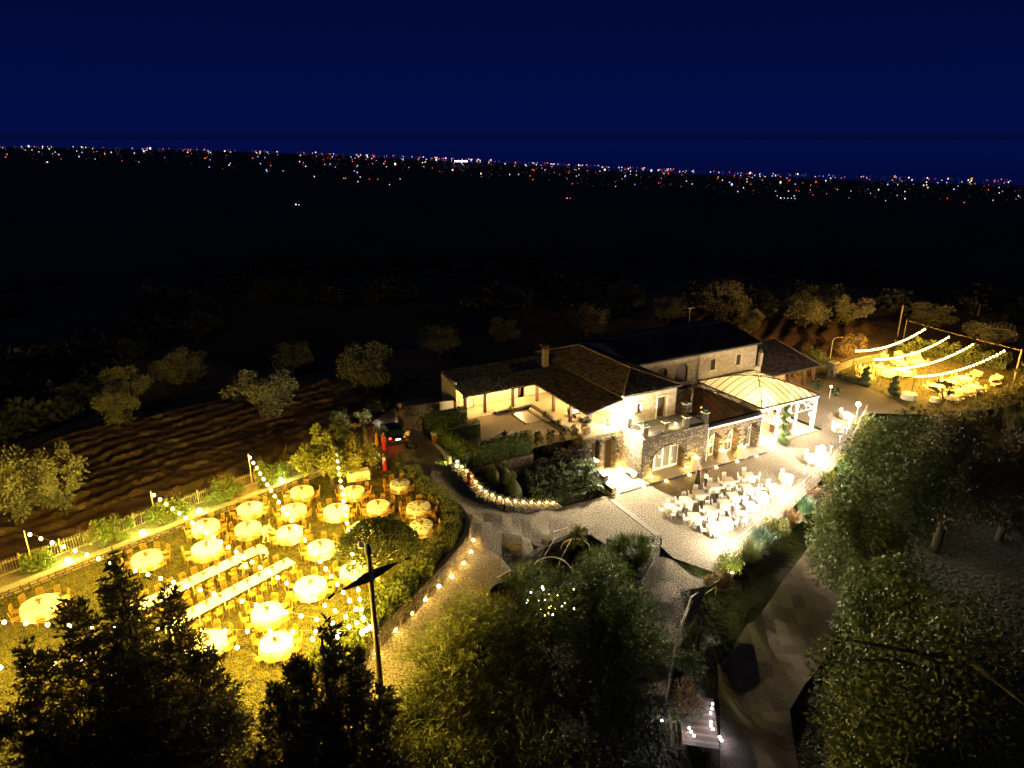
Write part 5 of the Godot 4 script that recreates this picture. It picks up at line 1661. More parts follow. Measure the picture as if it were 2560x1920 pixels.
func make_lawn_border() -> void:
	# retaining wall between lawn and drive, its lamps
	var line := [[-5.7, -52.0], [-3.95, -49.7], [-3.2, -47.6], [-3.25, -45.8], [-3.7, -44.2], [-4.7, -41.7], [-5.6, -39.8], [-6.3, -38.3], [-7.1, -36.8], [-8.3, -34.2], [-9.3, -31.0], [-10.4, -27.0]]
	var w := thing("lawn_wall", "curved stone retaining wall with lamps between lawn and drive", "wall")
	var core := MB.new()
	var st := MB.new()
	for i in line.size() - 1:
		var a := Vector3(line[i][0], 0, line[i][1])
		var b := Vector3(line[i + 1][0], 0, line[i + 1][1])
		var u := (b - a).normalized()
		var n := Vector3(-u.z, 0, u.x)
		if n.x < 0: n = -n
		core.qo(a - UP * 2, b - UP * 2, b + UP * 0.1, a + UP * 0.1, n)
		core.qo(a + UP * 0.1, b + UP * 0.1, b + UP * 0.1 - n * 0.35, a + UP * 0.1 - n * 0.35, UP)
		core.qo(a - UP * 1 - n * 0.35, b - UP * 1 - n * 0.35, b + UP * 0.1 - n * 0.35, a + UP * 0.1 - n * 0.35, -n)
		var y := minf(ground(a.x + n.x * 0.4, a.z + n.z * 0.4), ground(b.x + n.x * 0.4, b.z + n.z * 0.4)) - 0.1
		stones(st, Vector3(a.x, y, a.z), u, UP, n, a.distance_to(b), 0.1 - y, nocall, 0.36, 0.2, Color(0.34, 0.26, 0.17))
	part(w, "wall", core, M.mortar)
	part(w, "stonework", st, M.stone, "stuff")
	var lamps := [[-2.95, -46.7], [-3.05, -45.2], [-3.5, -43.6], [-4.25, -42.2], [-5.0, -40.85], [-5.75, -39.35], [-6.5, -38.0], [-7.3, -36.3], [-8.1, -34.3]]
	for k in lamps.size():
		var p := Vector3(lamps[k][0], 0, lamps[k][1])
		p.y = ground(p.x, p.z) + 0.2
		var l := thing("wall_foot_lamp", "lamp at the foot of the lawn wall, %s from the top of the drive" % ORD[k], "lamp", p, 0.0, "lamps along the lawn wall")
		var b := MB.new()
		b.ball(Vector3.ZERO, Vector3(0.13, 0.11, 0.13), 8)
		part(l, "lamp_bulb", b, M.bulb_warm)
		var h := MB.new()
		h.tube([Vector3(0, -0.2, 0), Vector3(0, -0.08, 0)], [0.12, 0.09], 8)
		part(l, "housing", h, M.iron)
		omni(l, Vector3(0.05, 0.05, 0), Color(1.0, 0.80, 0.40), 0.9, 0.06)
	# loose hedges on the lawn edge
	var hp := func(pts: Array) -> Array:
		var r := []
		for p in pts: r.append(Vector3(p[0], -0.05, p[1]))
		return r
	hedge("loose_hedge", "bushy hedge curving along the lawn edge behind the right round tables", hp.call([[-9.0, -55.2], [-7.1, -52.3], [-5.4, -49.7], [-4.6, -47.6]]), 1.2, 0.95, Color(0.045, 0.055, 0.012), Color(0.12, 0.12, 0.03), 120.0, 0.15, 0.75, "hedge")
	hedge("loose_hedge", "bushy hedge above the upper lamps of the lawn wall", hp.call([[-4.6, -47.2], [-4.6, -45.4], [-5.1, -43.8], [-6.0, -41.4]]), 1.1, 0.8, Color(0.05, 0.055, 0.012), Color(0.15, 0.13, 0.03), 120.0, 0.15, 0.75, "hedge")
	hedge("loose_hedge", "spiky green hedge above the lower lamps beside the lamp mast", hp.call([[-6.3, -41.0], [-7.1, -39.2], [-8.1, -37.0], [-9.4, -33.8], [-10.4, -31.0]]), 1.5, 0.85, Color(0.06, 0.075, 0.012), Color(0.15, 0.16, 0.03), 110.0, 0.22, 0.85, "hedge")
	var bt := thing("ball_topiary", "small round-headed topiary on a stem at the lawn's top corner", "topiary", Vector3(-9.9, 0, -56.2))
	part(bt, "stem", trunk(0.75, 0.05, 2, 0.1, 0.3), M.bark)
	part(bt, "crown", crown(16, Vector3(0.75, 0.45, 0.75), 60, 0.12, 0.05, Color(0.03, 0.04, 0.012), Color(0.09, 0.1, 0.03)), M.leaf, "stuff").position.y = 1.05
	# low wall, fence with pickets, shrubs and their uplights along the field side
	var f0 := Vector3(-41.5, 0, -31.9)
	var f1 := Vector3(-18.4, 0, -57.0)
	var fd := (f1 - f0).normalized()
	var fl := f0.distance_to(f1)
	var fnorm := Vector3(-fd.z, 0, fd.x)
	if fnorm.dot(Vector3(1, 0, 1)) < 0: fnorm = -fnorm
	var fence := thing("iron_fence", "long iron picket fence between the banquet lawn and the ploughed field", "fence", f0)
	var pk := MB.new()
	pk.tube([UP * 0.3, UP * 1.32], [0.017], 4)
	pk.tube([UP * 1.32, UP * 1.45], [0.03, 0.003], 4)
	var pkm := pk.done()
	var n := int(fl / 0.165)
	for i in n:
		var o := part(fence, "picket", pkm, M.fence_iron)
		o.position = fd * (fl * i / n)
	for y in [0.42, 1.2]:
		var r := MB.new()
		r.tube([UP * y, fd * fl + UP * y], [0.022], 4)
		part(fence, "rail", r, M.fence_iron)
	for i in 15:
		var p := MB.new()
		p.tube([Vector3.ZERO, UP * 1.5], [0.035], 6)
		p.ball(UP * 1.53, Vector3.ONE * 0.05, 6)
		var o := part(fence, "post", p, M.fence_iron)
		o.position = fd * (fl * i / 14.0)
	var fw := thing("fence_footing", "low plastered footing wall under the iron picket fence", "wall")
	var fm := MB.new()
	fm.box(Transform3D(Basis(fd, UP, fd.cross(UP)), (f0 + f1) * 0.5 + UP * 0.05), Vector3(fl, 0.6, 0.25))
	part(fw, "footing", fm, M.plaster)
	var lw := thing("seat_wall", "low pale stone wall along the planted strip beside the fence", "wall")
	var q0 := f0 + fnorm * 2.35
	var ll := fl + 1.5
	var cm := MB.new()
	cm.box(Transform3D(Basis(fd, UP, fd.cross(UP)), q0 + fd * ll * 0.5 + UP * 0.15 - fnorm * 0.2), Vector3(ll, 0.75, 0.36))
	part(lw, "wall", cm, M.mortar)
	var ls := MB.new()
	stones(ls, q0, fd, UP, fnorm, ll, 0.5, nocall, 0.5, 0.22, Color(0.4, 0.31, 0.2))
	part(lw, "stonework", ls, M.stone, "stuff")
	for i in int(ll / 1.15):
		var cp := MB.new()
		cp.box(Transform3D(Basis(fd, UP, fd.cross(UP)), q0 + fd * (0.575 + i * 1.15) + UP * 0.565 - fnorm * 0.18), Vector3(1.12, 0.08, 0.52))
		part(lw, "coping_slab", cp, M.paving)
	var strip := PackedVector2Array()
	for p in [f0 + fnorm * 0.15, f1 + fnorm * 0.15, f1 + fnorm * 2.0, f0 + fnorm * 2.0]: strip.append(Vector2(p.x, p.z))
	sheet("planted_strip", strip, func(_x, _z): return 0.4, 2.0, M.soil, func(x, z): return Color(0.3, 0.22, 0.11).lerp(Color(0.42, 0.33, 0.18), noise.get_noise_2d(x * 30, z * 30) * 0.5 + 0.5))
	var sh := [[6.4, 1.2, "nearest the camera on the left"], [13.0, 1.0, "second along the fence"], [17.6, 1.45, "third along the fence"], [21.6, 1.3, "fourth along the fence"], [26.0, 1.3, "fifth along the fence"], [30.0, 1.35, "sixth along the fence, near the glowing tree"]]
	for k in sh.size():
		var p := f0 + fd * float(sh[k][0]) + fnorm * 1.1 + UP * 0.4
		var R: float = sh[k][1]
		var s := thing("fence_shrub", "lit green shrub in the fence strip, %s" % sh[k][2], "shrub", p)
		part(s, "stem", trunk(0.5, 0.06, 4, 0.5, 0.5), M.bark)
		var c := part(s, "foliage", crown(30, Vector3(R * 1.35, R * 0.8, R * 0.8), 70, 0.17, 0.06, Color(0.05, 0.07, 0.012), Color(0.14, 0.16, 0.03)), M.leaf, "stuff")
		c.position.y = R * 0.65
		c.rotation.y = atan2(-fd.z, fd.x)
	for k in 5:
		var p = f0 + fd * [7.8, 14.5, 19.4, 23.6, 30.6][k] + fnorm * 1.85 + UP * 0.72
		var l := thing("garden_spotlight", "white-green garden spotlight on the fence strip, %s along from the left" % ORD[k], "spotlight", p)
		var b := MB.new()
		b.ball(Vector3.ZERO, Vector3.ONE * 0.17, 8)
		part(l, "lamp_bulb", b, glow(Color(0.92, 1.0, 0.72), 16.0))
		var s := MB.new()
		s.tube([Vector3(0, -0.35, 0), Vector3(0, -0.1, 0)], [0.025, 0.05], 6)
		part(l, "spike", s, M.iron)
		omni(l, Vector3.ZERO, Color(0.85, 1.0, 0.45), 5.0, 0.08)
	var dry := [[-30.5, -44.8], [-26.5, -50.2], [-24.2, -53.4], [-35.5, -39.8], [-22, -56.8], [-20.3, -58.9], [-18.2, -60.8]]
	for k in dry.size():
		var p := Vector3(dry[k][0] - 0.9, 0, dry[k][1] - 0.9)
		p.y = ground(p.x, p.z)
		var s := thing("dry_grass_clump", "dry yellow grass clump on the field side of the fence, %s" % ["by the second pole", "halfway along", "behind the third pole", "at the left end", "left of the tree", "behind the tree", "below the gate pillars"][k], "grass clump", p)
		part(s, "blades", strands(420, 1.7, 1.25, Color(0.16, 0.1, 0.035), Color(0.34, 0.23, 0.09), 0.016, 1.0), M.leaf, "stuff")

func make_gate_and_car() -> void:
	var gp := [[-14.9, -61.6, 1.75, "left gate pillar with ball finial, half behind the glowing tree"], [-13.6, -61.3, 2.35, "tall gate pillar with ball finial beside the black car"], [-11.4, -66.2, 2.0, "far gate pillar with ball finial across the entrance road"]]
	for g in gp:
		var r := thing("gate_pillar", g[3], "pillar", Vector3(g[0], -0.1, g[1]), TURN + 0.3)
		var h: float = g[2]
		var m := MB.new()
		m.bx(Vector3(0, h * 0.5, 0), Vector3(0.62, h, 0.62))
		part(r, "shaft", m, M.mortar)
		var st := MB.new()
		for f in [[Vector3(-0.31, 0, 0.31), Vector3.RIGHT, Vector3.BACK], [Vector3(0.31, 0, 0.31), Vector3.FORWARD, Vector3.RIGHT], [Vector3(-0.31, 0, -0.31), Vector3.BACK, Vector3.LEFT]]:
			stones(st, f[0], f[1], UP, f[2], 0.62, h, nocall, 0.3, 0.13, Color(0.5, 0.3, 0.17))
		part(r, "brickwork", st, M.stone, "stuff")
		var c := MB.new()
		c.bx(Vector3(0, h + 0.06, 0), Vector3(0.92, 0.12, 0.92)); c.bx(Vector3(0, h + 0.16, 0), Vector3(0.6, 0.1, 0.6))
		part(r, "cap", c, M.mortar)
		var b := MB.new()
		b.lathe(Transform3D(Basis(), Vector3(0, h + 0.2, 0)), [Vector2(0.12, 0), Vector2(0.1, 0.06), Vector2(0.24, 0.2), Vector2(0.27, 0.34), Vector2(0.2, 0.5), Vector2(0.08, 0.58), Vector2(0.01, 0.6)], 14)
		part(r, "finial", b, M.terracotta)
	var gt := thing("iron_gate", "narrow iron gate between the two left gate pillars", "gate", Vector3(-14.25, 0, -61.45), 0.25)
	var rl := MB.new()
	for y in [0.25, 1.2]: rl.tube([Vector3(-0.35, y, 0), Vector3(0.35, y, 0)], [0.025], 4)
	part(gt, "rail", rl, M.iron)
	for i in 6:
		var b := MB.new()
		b.tube([Vector3(-0.35 + i * 0.14, 0.1, 0), Vector3(-0.35 + i * 0.14, 1.45, 0)], [0.014], 4)
		part(gt, "bar", b, M.iron)
	# black hatchback, tail towards us
	var car := thing("black_car", "black hatchback with glowing red tail light at the gate", "car", Vector3(-11.75, 0, -63.75), atan2(0.375, 0.927) )
	var body := MB.new()
	var sect := [[-2.1, 0.62, 0.72, 0.35, 0.62], [-1.95, 0.78, 0.84, 0.28, 0.70], [-1.3, 0.86, 0.87, 0.25, 0.74], [-0.9, 0.9, 0.88, 0.24, 0.76], [0.0, 0.92, 0.88, 0.24, 0.78], [1.2, 0.93, 0.88, 0.25, 0.8], [1.9, 0.92, 0.84, 0.3, 0.76], [2.1, 0.86, 0.74, 0.38, 0.66]]
	var ring := func(s: Array) -> Array:
		var z: float = s[0]
		var top: float = s[1]
		var hw: float = s[2]
		var bot: float = s[3]
		return [Vector3(-hw * 0.9, bot, z), Vector3(-hw, bot + 0.18, z), Vector3(-hw, top - 0.18, z), Vector3(-hw * 0.88, top, z), Vector3(hw * 0.88, top, z), Vector3(hw, top - 0.18, z), Vector3(hw, bot + 0.18, z), Vector3(hw * 0.9, bot, z)]
	for i in sect.size() - 1:
		var p: Array = ring.call(sect[i])
		var q: Array = ring.call(sect[i + 1])
		for k in 8:
			var k1 := (k + 1) % 8
			body.qo(p[k], p[k1], q[k1], q[k], (p[k] + p[k1]) * 0.5 - Vector3(0, 0.6, sect[i][0]))
	for e in [0, sect.size() - 1]:
		var p: Array = ring.call(sect[e])
		for k in range(1, 7): body.qo(p[0], p[k], p[k + 1], p[0] + (p[k + 1] - p[0]) * 0.999, Vector3(0, 0, -1 if e == 0 else 1))
	part(car, "body", body, mat(0.008, 0.008, 0.01, 0.15, 0.2))
	var cab := MB.new()
	var cs := [[-1.0, 0.9, 0.84], [-0.35, 1.36, 0.66], [0.6, 1.44, 0.66], [1.4, 1.38, 0.64], [2.0, 0.92, 0.78]]
	for i in cs.size() - 1:
		var a: Array = cs[i]
		var b: Array = cs[i + 1]
		cab.qo(Vector3(-a[2], a[1], a[0]), Vector3(a[2], a[1], a[0]), Vector3(b[2], b[1], b[0]), Vector3(-b[2], b[1], b[0]), Vector3(0, 1, -0.6 if i == 0 else (0.6 if i == 3 else 0.0)))
		for s in [-1.0, 1.0]:
			cab.qo(Vector3(s * a[2], a[1], a[0]), Vector3(s * b[2], b[1], b[0]), Vector3(s * 0.86, 0.9, b[0]), Vector3(s * 0.86, 0.9, a[0]), Vector3(s, 0.2, 0))
	part(car, "cabin", cab, mat(0.012, 0.012, 0.014, 0.12, 0.2))
	for s in [-1.0, 1.0]:
		for k in 2:
			var w := MB.new()
			var z0: float = [-0.45, 0.45][k]
			var z1: float = [0.35, 1.25][k]
			w.qo(Vector3(s * 0.865, 0.96, z0 - (0.2 if k == 0 else 0.0)), Vector3(s * 0.865, 0.96, z1 + (0.2 if k == 1 else 0.0)), Vector3(s * 0.70, 1.33, z1), Vector3(s * 0.70, 1.33, z0), Vector3(s, 0.3, 0))
			part(car, "side_window", w, mat(0.02, 0.025, 0.03, 0.05))
	var rw := MB.new()
	rw.qo(Vector3(-0.6, 1.34, 1.47), Vector3(0.6, 1.34, 1.47), Vector3(0.7, 1.0, 1.94), Vector3(-0.7, 1.0, 1.94), Vector3(0, 0.6, 1))
	part(car, "rear_window", rw, mat(0.02, 0.025, 0.03, 0.05))
	for p in [[-0.8, -1.35], [0.8, -1.35], [-0.8, 1.3], [0.8, 1.3]]:
		var ty := MB.new()
		ty.tube([Vector3(p[0] - 0.11, 0.33, p[1]), Vector3(p[0] + 0.11, 0.33, p[1])], [0.33], 18)
		var t := part(car, "wheel", ty, M.dark)
		var ri := MB.new()
		ri.tube([Vector3(p[0] - 0.118, 0.33, p[1]), Vector3(p[0] + 0.118, 0.33, p[1])], [0.2], 12)
		part(t, "rim", ri, mat(0.4, 0.4, 0.42, 0.3, 0.8))
	for s in [-1.0, 1.0]:
		var tl := MB.new()
		tl.ball(Vector3(s * 0.68, 0.78, 2.05), Vector3(0.15, 0.11, 0.08), 8)
		part(car, "tail_light", tl, glow(Color(1.0, 0.06, 0.03), 9.0 if s < 0 else 2.0))
		var hl := MB.new()
		hl.ball(Vector3(s * 0.62, 0.62, -2.06), Vector3(0.14, 0.09, 0.08), 8)
		part(car, "headlight", hl, M.bulb_white)
		spot(car, Vector3(s * 0.62, 0.62, -2.2), Vector3(s * 0.62 - 3.6, 0.25, -7.0), Color(1.0, 0.97, 0.86), 13.0, 22.0)
	omni(car, Vector3(-0.68, 0.78, 2.22), Color(1.0, 0.08, 0.04), 0.25, 0.05)
	var np := MB.new()
	np.bx(Vector3(0.05, 0.62, 2.125), Vector3(0.5, 0.12, 0.02))
	part(car, "number_plate_light", np, glow(Color(0.85, 0.92, 1.0), 1.6))
	var bu := MB.new()
	bu.bx(Vector3(0, 0.42, 2.09), Vector3(1.5, 0.18, 0.1))
	part(car, "bumper", bu, M.dark)
	# scooter parked behind the car
	var sc := thing("motor_scooter", "dark motor scooter standing on the drive behind the black car", "scooter", Vector3(-9.6, -0.05, -60.6), 1.1)
	for z in [-0.6, 0.6]:
		var w := MB.new()
		w.tube([Vector3(-0.06, 0.25, z), Vector3(0.06, 0.25, z)], [0.25], 14)
		part(sc, "wheel", w, M.dark)
	var sb := MB.new()
	sb.bx(Vector3(0, 0.48, 0.35), Vector3(0.3, 0.35, 0.8)); sb.bx(Vector3(0, 0.28, -0.1), Vector3(0.32, 0.08, 0.5)); sb.box(Transform3D(Basis(Vector3.RIGHT, -0.35), Vector3(0, 0.62, -0.45)), Vector3(0.34, 0.75, 0.08))
	part(sc, "bodywork", sb, mat(0.01, 0.011, 0.014, 0.2))
	var se := MB.new()
	se.bx(Vector3(0, 0.71, 0.32), Vector3(0.26, 0.1, 0.7))
	part(sc, "saddle", se, M.dark)
	var hb := MB.new()
	hb.tube([Vector3(-0.34, 1.03, -0.42), Vector3(0, 0.98, -0.55), Vector3(0.34, 1.03, -0.42)], [0.02], 5)
	part(sc, "handlebar", hb, M.pale_iron)
	# tangled verge lit by the headlights, roadside bushes
	for k in 5:
		var p := Vector3([-16.6, -17.6, -18.2, -15.6, -14.6][k], 0, [-64.5, -66.5, -69.5, -68.8, -71.5][k])
		p.y = ground(p.x, p.z) - 0.1
		var s := thing("verge_bush", "overgrown roadside bush beyond the gate, %s" % ["lit white by the headlights, nearest", "lit white, middle", "dim, furthest left", "bright beside the road", "dim, furthest along the road"][k], "bush", p)
		part(s, "foliage", crown(24, Vector3(1.3, 0.7, 1.2), 60, 0.18, 0.06, Color(0.06, 0.07, 0.025), Color(0.17, 0.17, 0.07)), M.leaf, "stuff").position.y = 0.4
		part(s, "stem", trunk(0.3, 0.05, 4, 0.5, 0.4), M.bark)
	# the broad tree glowing beside the gate
	var tr := thing("broad_tree", "broad leafy tree glowing yellow over the lawn by the gate", "tree", Vector3(-15.2, 0, -53.6))
	part(tr, "trunk", trunk(1.7, 0.17, 6, 2.2, 1.3), M.bark)
	var cr := crown(70, Vector3(4.1, 1.5, 2.8), 110, 0.24, 0.085, Color(0.08, 0.085, 0.012), Color(0.2, 0.19, 0.03), 0.2, 0.0, 0.4)
	part(tr, "crown", cr, M.leaf, "stuff").position = Vector3(0.4, 2.9, 0.2)
	part(tr, "top_branch", crown(14, Vector3(1.0, 1.3, 0.9), 80, 0.22, 0.08, Color(0.08, 0.085, 0.015), Color(0.2, 0.19, 0.04)), M.leaf, "stuff").position = Vector3(-0.6, 4.5, 0.0)
	var bf := thing("buffet_table", "draped white buffet table under the glowing tree", "table", Vector3(-13.3, 0, -54.7), 0.35)
	var cl := MB.new()
	cl.bx(Vector3(0, 0.42, 0), Vector3(1.9, 0.84, 0.8))
	for i in 14:
		cl.tube([Vector3(-0.93 + i * 0.143, 0.02, 0.42), Vector3(-0.93 + i * 0.143, 0.82, 0.405)], [0.05, 0.03], 5)
	part(bf, "tablecloth", cl, M.cloth)
	bf.set_meta("label", "draped white buffet table under the glowing tree")

func chair_proto(called: String, cat: String, m: Material) -> Node3D:
	var r := Node3D.new()
	r.name = called
	tag(r, "", cat)
	var s := MB.new()
	s.bx(Vector3(0, 0.45, 0), Vector3(0.42, 0.04, 0.41)); s.bx(Vector3(0, 0.41, -0.19), Vector3(0.36, 0.04, 0.02)); s.bx(Vector3(0, 0.41, 0.19), Vector3(0.36, 0.04, 0.02))
	part(r, "seat", s, m)
	var b := MB.new()
	for x in [-0.19, 0.19]: b.tube([Vector3(x, 0.46, 0.2), Vector3(x * 0.97, 0.93, 0.27)], [0.018], 5)
	b.tube([Vector3(-0.19, 0.93, 0.27), Vector3(0, 0.96, 0.28), Vector3(0.19, 0.93, 0.27)], [0.022], 5)
	b.tube([Vector3(-0.185, 0.56, 0.215), Vector3(0.185, 0.56, 0.215)], [0.014], 4)
	b.tube([Vector3(-0.185, 0.82, 0.255), Vector3(0.185, 0.82, 0.255)], [0.014], 4)
	for i in 5: b.tube([Vector3(-0.12 + i * 0.06, 0.56, 0.215), Vector3(-0.12 + i * 0.06, 0.93, 0.272)], [0.009], 4)
	part(r, "backrest", b, m)
	var lm := MB.new()
	lm.tube([Vector3.ZERO, UP * 0.44], [0.013, 0.019], 5)
	var leg := lm.done()
	for q in 4:
		var o := part(r, "leg", leg, m)
		o.position = Vector3(-0.185 if q & 1 else 0.185, 0.0, -0.18 if q & 2 else 0.19)
	return r

func put_chair(proto: Node3D, at: Vector3, faces: Vector3, label: String, group: String) -> void:
	var d := (faces - at)
	var c := dup(proto, at, atan2(-d.x, -d.z), label, group)
	c.name = proto.name

func draped_round(r: float, h: float, hem: float, wav := 0.035) -> MB:
	var mb := MB.new()
	var pr := [Vector2(r * 1.06, hem), Vector2(r * 1.03, h * 0.5), Vector2(r * 1.005, h - 0.02), Vector2(r * 0.99, h), Vector2(r * 0.6, h + 0.002), Vector2(0.001, h + 0.002)]
	mb.lathe(Transform3D(), pr, 40, wav, 13)
	return mb

const TABLES := [
	[-22.8, -45.9, 0.95, "third round table along the fence"], [-21.5, -42.9, 1.02, "round table between fence row and long tables"], [-25.15, -41.7, 0.95, "fourth round table along the fence"], [-29.2, -36.5, 1.05, "leftmost round table along the fence"],
	[-17.16, -51.3, 0.9, "round table nearest the glowing tree"], [-12.95, -51.3, 0.88, "round table below the white buffet"], [-9.35, -52.6, 0.82, "farthest round table near the ball topiary"], [-20.45, -48.55, 0.93, "second round table along the fence"],
	[-16.95, -48.3, 0.92, "round table one row below the glowing tree"], [-13.6, -48.2, 0.97, "round table in the middle of the back lawn"], [-10.5, -48.9, 0.87, "round table left of the hedge side pair"], [-7.3, -48.7, 0.92, "upper round table beside the curved hedge"],
	[-19.55, -45.6, 0.92, "round table left of the bending waiter"], [-16.3, -45.0, 0.92, "round table right of the bending waiter"], [-11.0, -45.7, 0.87, "round table just above the mushroom shaped tree"], [-6.75, -45.9, 0.86, "lower round table beside the curved hedge"],
	[-13.5, -43.0, 0.92, "round table left of the mushroom shaped tree"], [-10.6, -40.2, 0.88, "round table half under the mushroom shaped tree"], [-13.0, -38.5, 1.0, "round table right of the long tables"], [-14.9, -35.8, 0.94, "round table in front of the long tables"],
	[-13.5, -33.05, 0.92, "round table behind the right dark conifer"], [-17.4, -33.15, 0.96, "round table beside the left dark conifer"]]

func make_banquet() -> void:
	var chair := chair_proto("banquet_chair", "chair", M.gold_wood)
	var card := MB.new()
	card.col = Color(0.07, 0.06, 0.055)
	card.bx(Vector3(0, 0.008, 0), Vector3(0.1, 0.012, 0.27))
	card.col = Color(0.5, 0.48, 0.42)
	card.bx(Vector3(0, 0.0165, -0.03), Vector3(0.05, 0.004, 0.12))
	var cardm := card.done()
	for i in TABLES.size():
		var T: Array = TABLES[i]
		var c := Vector3(T[0], 0, T[1])
		var r: float = T[2]
		var t := thing("round_table", "white clothed %s" % T[3], "table", c, rng.randf() * TAU, "round banquet tables on the lit lawn")
		part(t, "tablecloth", draped_round(r, 0.76, 0.12), M.cloth)
		var pd := MB.new()
		pd.tube([Vector3.ZERO, UP * 0.74], [0.1, 0.06], 8); pd.bx(UP * 0.03, Vector3(0.9, 0.05, 0.1)); pd.bx(UP * 0.035, Vector3(0.1, 0.05, 0.9))
		part(t, "pedestal", pd, M.dark)
		var f := thing("centrepiece", "flower centrepiece on the %s" % T[3], "flowers", c + UP * 0.764, rng.randf() * TAU, "table centrepieces")
		var v := MB.new()
		v.lathe(Transform3D(), [Vector2(0.06, 0), Vector2(0.09, 0.06), Vector2(0.05, 0.16), Vector2(0.07, 0.2)], 10)
		part(f, "vase", v, mat(0.2, 0.12, 0.05, 0.3))
		part(f, "flowers", crown(8, Vector3(0.2, 0.13, 0.2), 16, 0.09, 0.035, Color(0.06, 0.08, 0.03), Color(0.36, 0.12, 0.09)), M.leaf, "stuff").position.y = 0.26
		var n := 10 if r > 0.85 else 9
		var off := rng.randf_range(-0.12, 0.12)
		var skip := rng.randi() % 14
		for k in n:
			if k == skip: continue
			var a := TAU * k / n + off
			var d := Vector3(sin(a), 0, -cos(a))
			var clock := int(round(fposmod(a, TAU) / TAU * 12.0)) % 12
			var at := c + d * (r + 0.30 + rng.randf_range(-0.05, 0.06))
			put_chair(chair, at, c + Vector3(rng.randf_range(-0.1, 0.1), 0, rng.randf_range(-0.1, 0.1)), "gold chair at %s o'clock of the %s" % [CLOCK[clock], T[3]], "gold chairs around the round tables")
			if i in [5, 6, 10, 11, 14, 15, 4, 8]:
				var o := thing("menu_card", "dark menu card at %s o'clock on the %s" % [CLOCK[clock], T[3]], "menu card", c + d * (r - 0.26) + UP * 0.764, atan2(-d.x, -d.z), "menu cards on the tables")
				part(o, "card", cardm, M.vc)
	# two long tables side by side, running down the lawn
	var ends := [[Vector3(-17.5, 0, -42.95), Vector3(-23.2, 0, -35.9), "left"], [Vector3(-15.05, 0, -41.25), Vector3(-20.4, 0, -34.3), "right"]]
	for e in ends:
		var p0: Vector3 = e[0]
		var p1: Vector3 = e[1]
		var u := (p1 - p0).normalized()
		var s := Vector3(-u.z, 0, u.x)
		var L := p0.distance_to(p1)
		var t := thing("long_table", "long white banquet table, the %s one of the two" % e[2], "table", (p0 + p1) * 0.5, atan2(-u.z, u.x))
		var tp := MB.new()
		tp.bx(Vector3(0, 0.745, 0), Vector3(L, 0.03, 1.0))
		part(t, "tabletop", tp, M.cloth)
		for q in 12:
			var lg := MB.new()
			var x := -L * 0.5 + 0.15 + (q / 2) * (L - 0.3) / 5.0
			lg.tube([Vector3(x, 0, 0.42 if q % 2 else -0.42), Vector3(x, 0.73, 0.42 if q % 2 else -0.42)], [0.035, 0.045], 6)
			part(t, "leg", lg, M.cloth)
		for k in 9:
			var f := thing("centrepiece", "small flower vase on the %s long table, %s from the far end" % [e[2], ORD[k]], "flowers", p0 + u * (L * (k + 0.6) / 9.4) + UP * 0.762, rng.randf() * TAU, "table centrepieces")
			var v := MB.new()
			v.lathe(Transform3D(), [Vector2(0.05, 0), Vector2(0.06, 0.05), Vector2(0.035, 0.16), Vector2(0.05, 0.2)], 8)
			part(f, "vase", v, mat(0.2, 0.12, 0.05, 0.3))
			part(f, "flowers", crown(6, Vector3(0.15, 0.1, 0.15), 14, 0.08, 0.03, Color(0.06, 0.08, 0.03), Color(0.36, 0.1, 0.09)), M.leaf, "stuff").position.y = 0.24
		for sd in [-1.0, 1.0]:
			for k in 11:
				var at = p0 + u * (0.5 + k * (L - 1.0) / 10.0) + s * sd * 0.82
				put_chair(chair, at, at - s * sd, "gold chair on the %s of the %s long table, %s from its far end" % ["fence side" if sd > 0 else "mast side", e[2], ORD[k]], "gold chairs along the long tables")
	chair.free()

func festoon(label: String, p0: Vector3, p1: Vector3, sag: float, n: int, r: float, e: float, c: Color, m: Material, t0 := 0.02, t1 := 0.98, group := "festoon strings over the banquet lawn", drop := 0.1) -> void:
	var o := thing("festoon_string", label, "festoon", p0, 0.0, group)
	var f := func(t: float) -> Vector3: return (p1 - p0) * t - UP * sag * 4.0 * t * (1.0 - t)
	var w := MB.new()
	var pts := []
	for i in 17: pts.append(f.call(i / 16.0))
	w.tube(pts, [0.014], 4)
	part(o, "wire", w, M.pale_iron)
	var b := MB.new()
	b.ball(Vector3.ZERO, Vector3(r, r * 1.15, r), 8)
	var bm := b.done()
	for i in n:
		var t := lerpf(t0, t1, float(i) / (n - 1))
		var p: Vector3 = f.call(t) - UP * drop
		var q := part(o, "light_bulb", bm, m)
		q.position = p
		omni(o, p, c, e, r * 0.8)

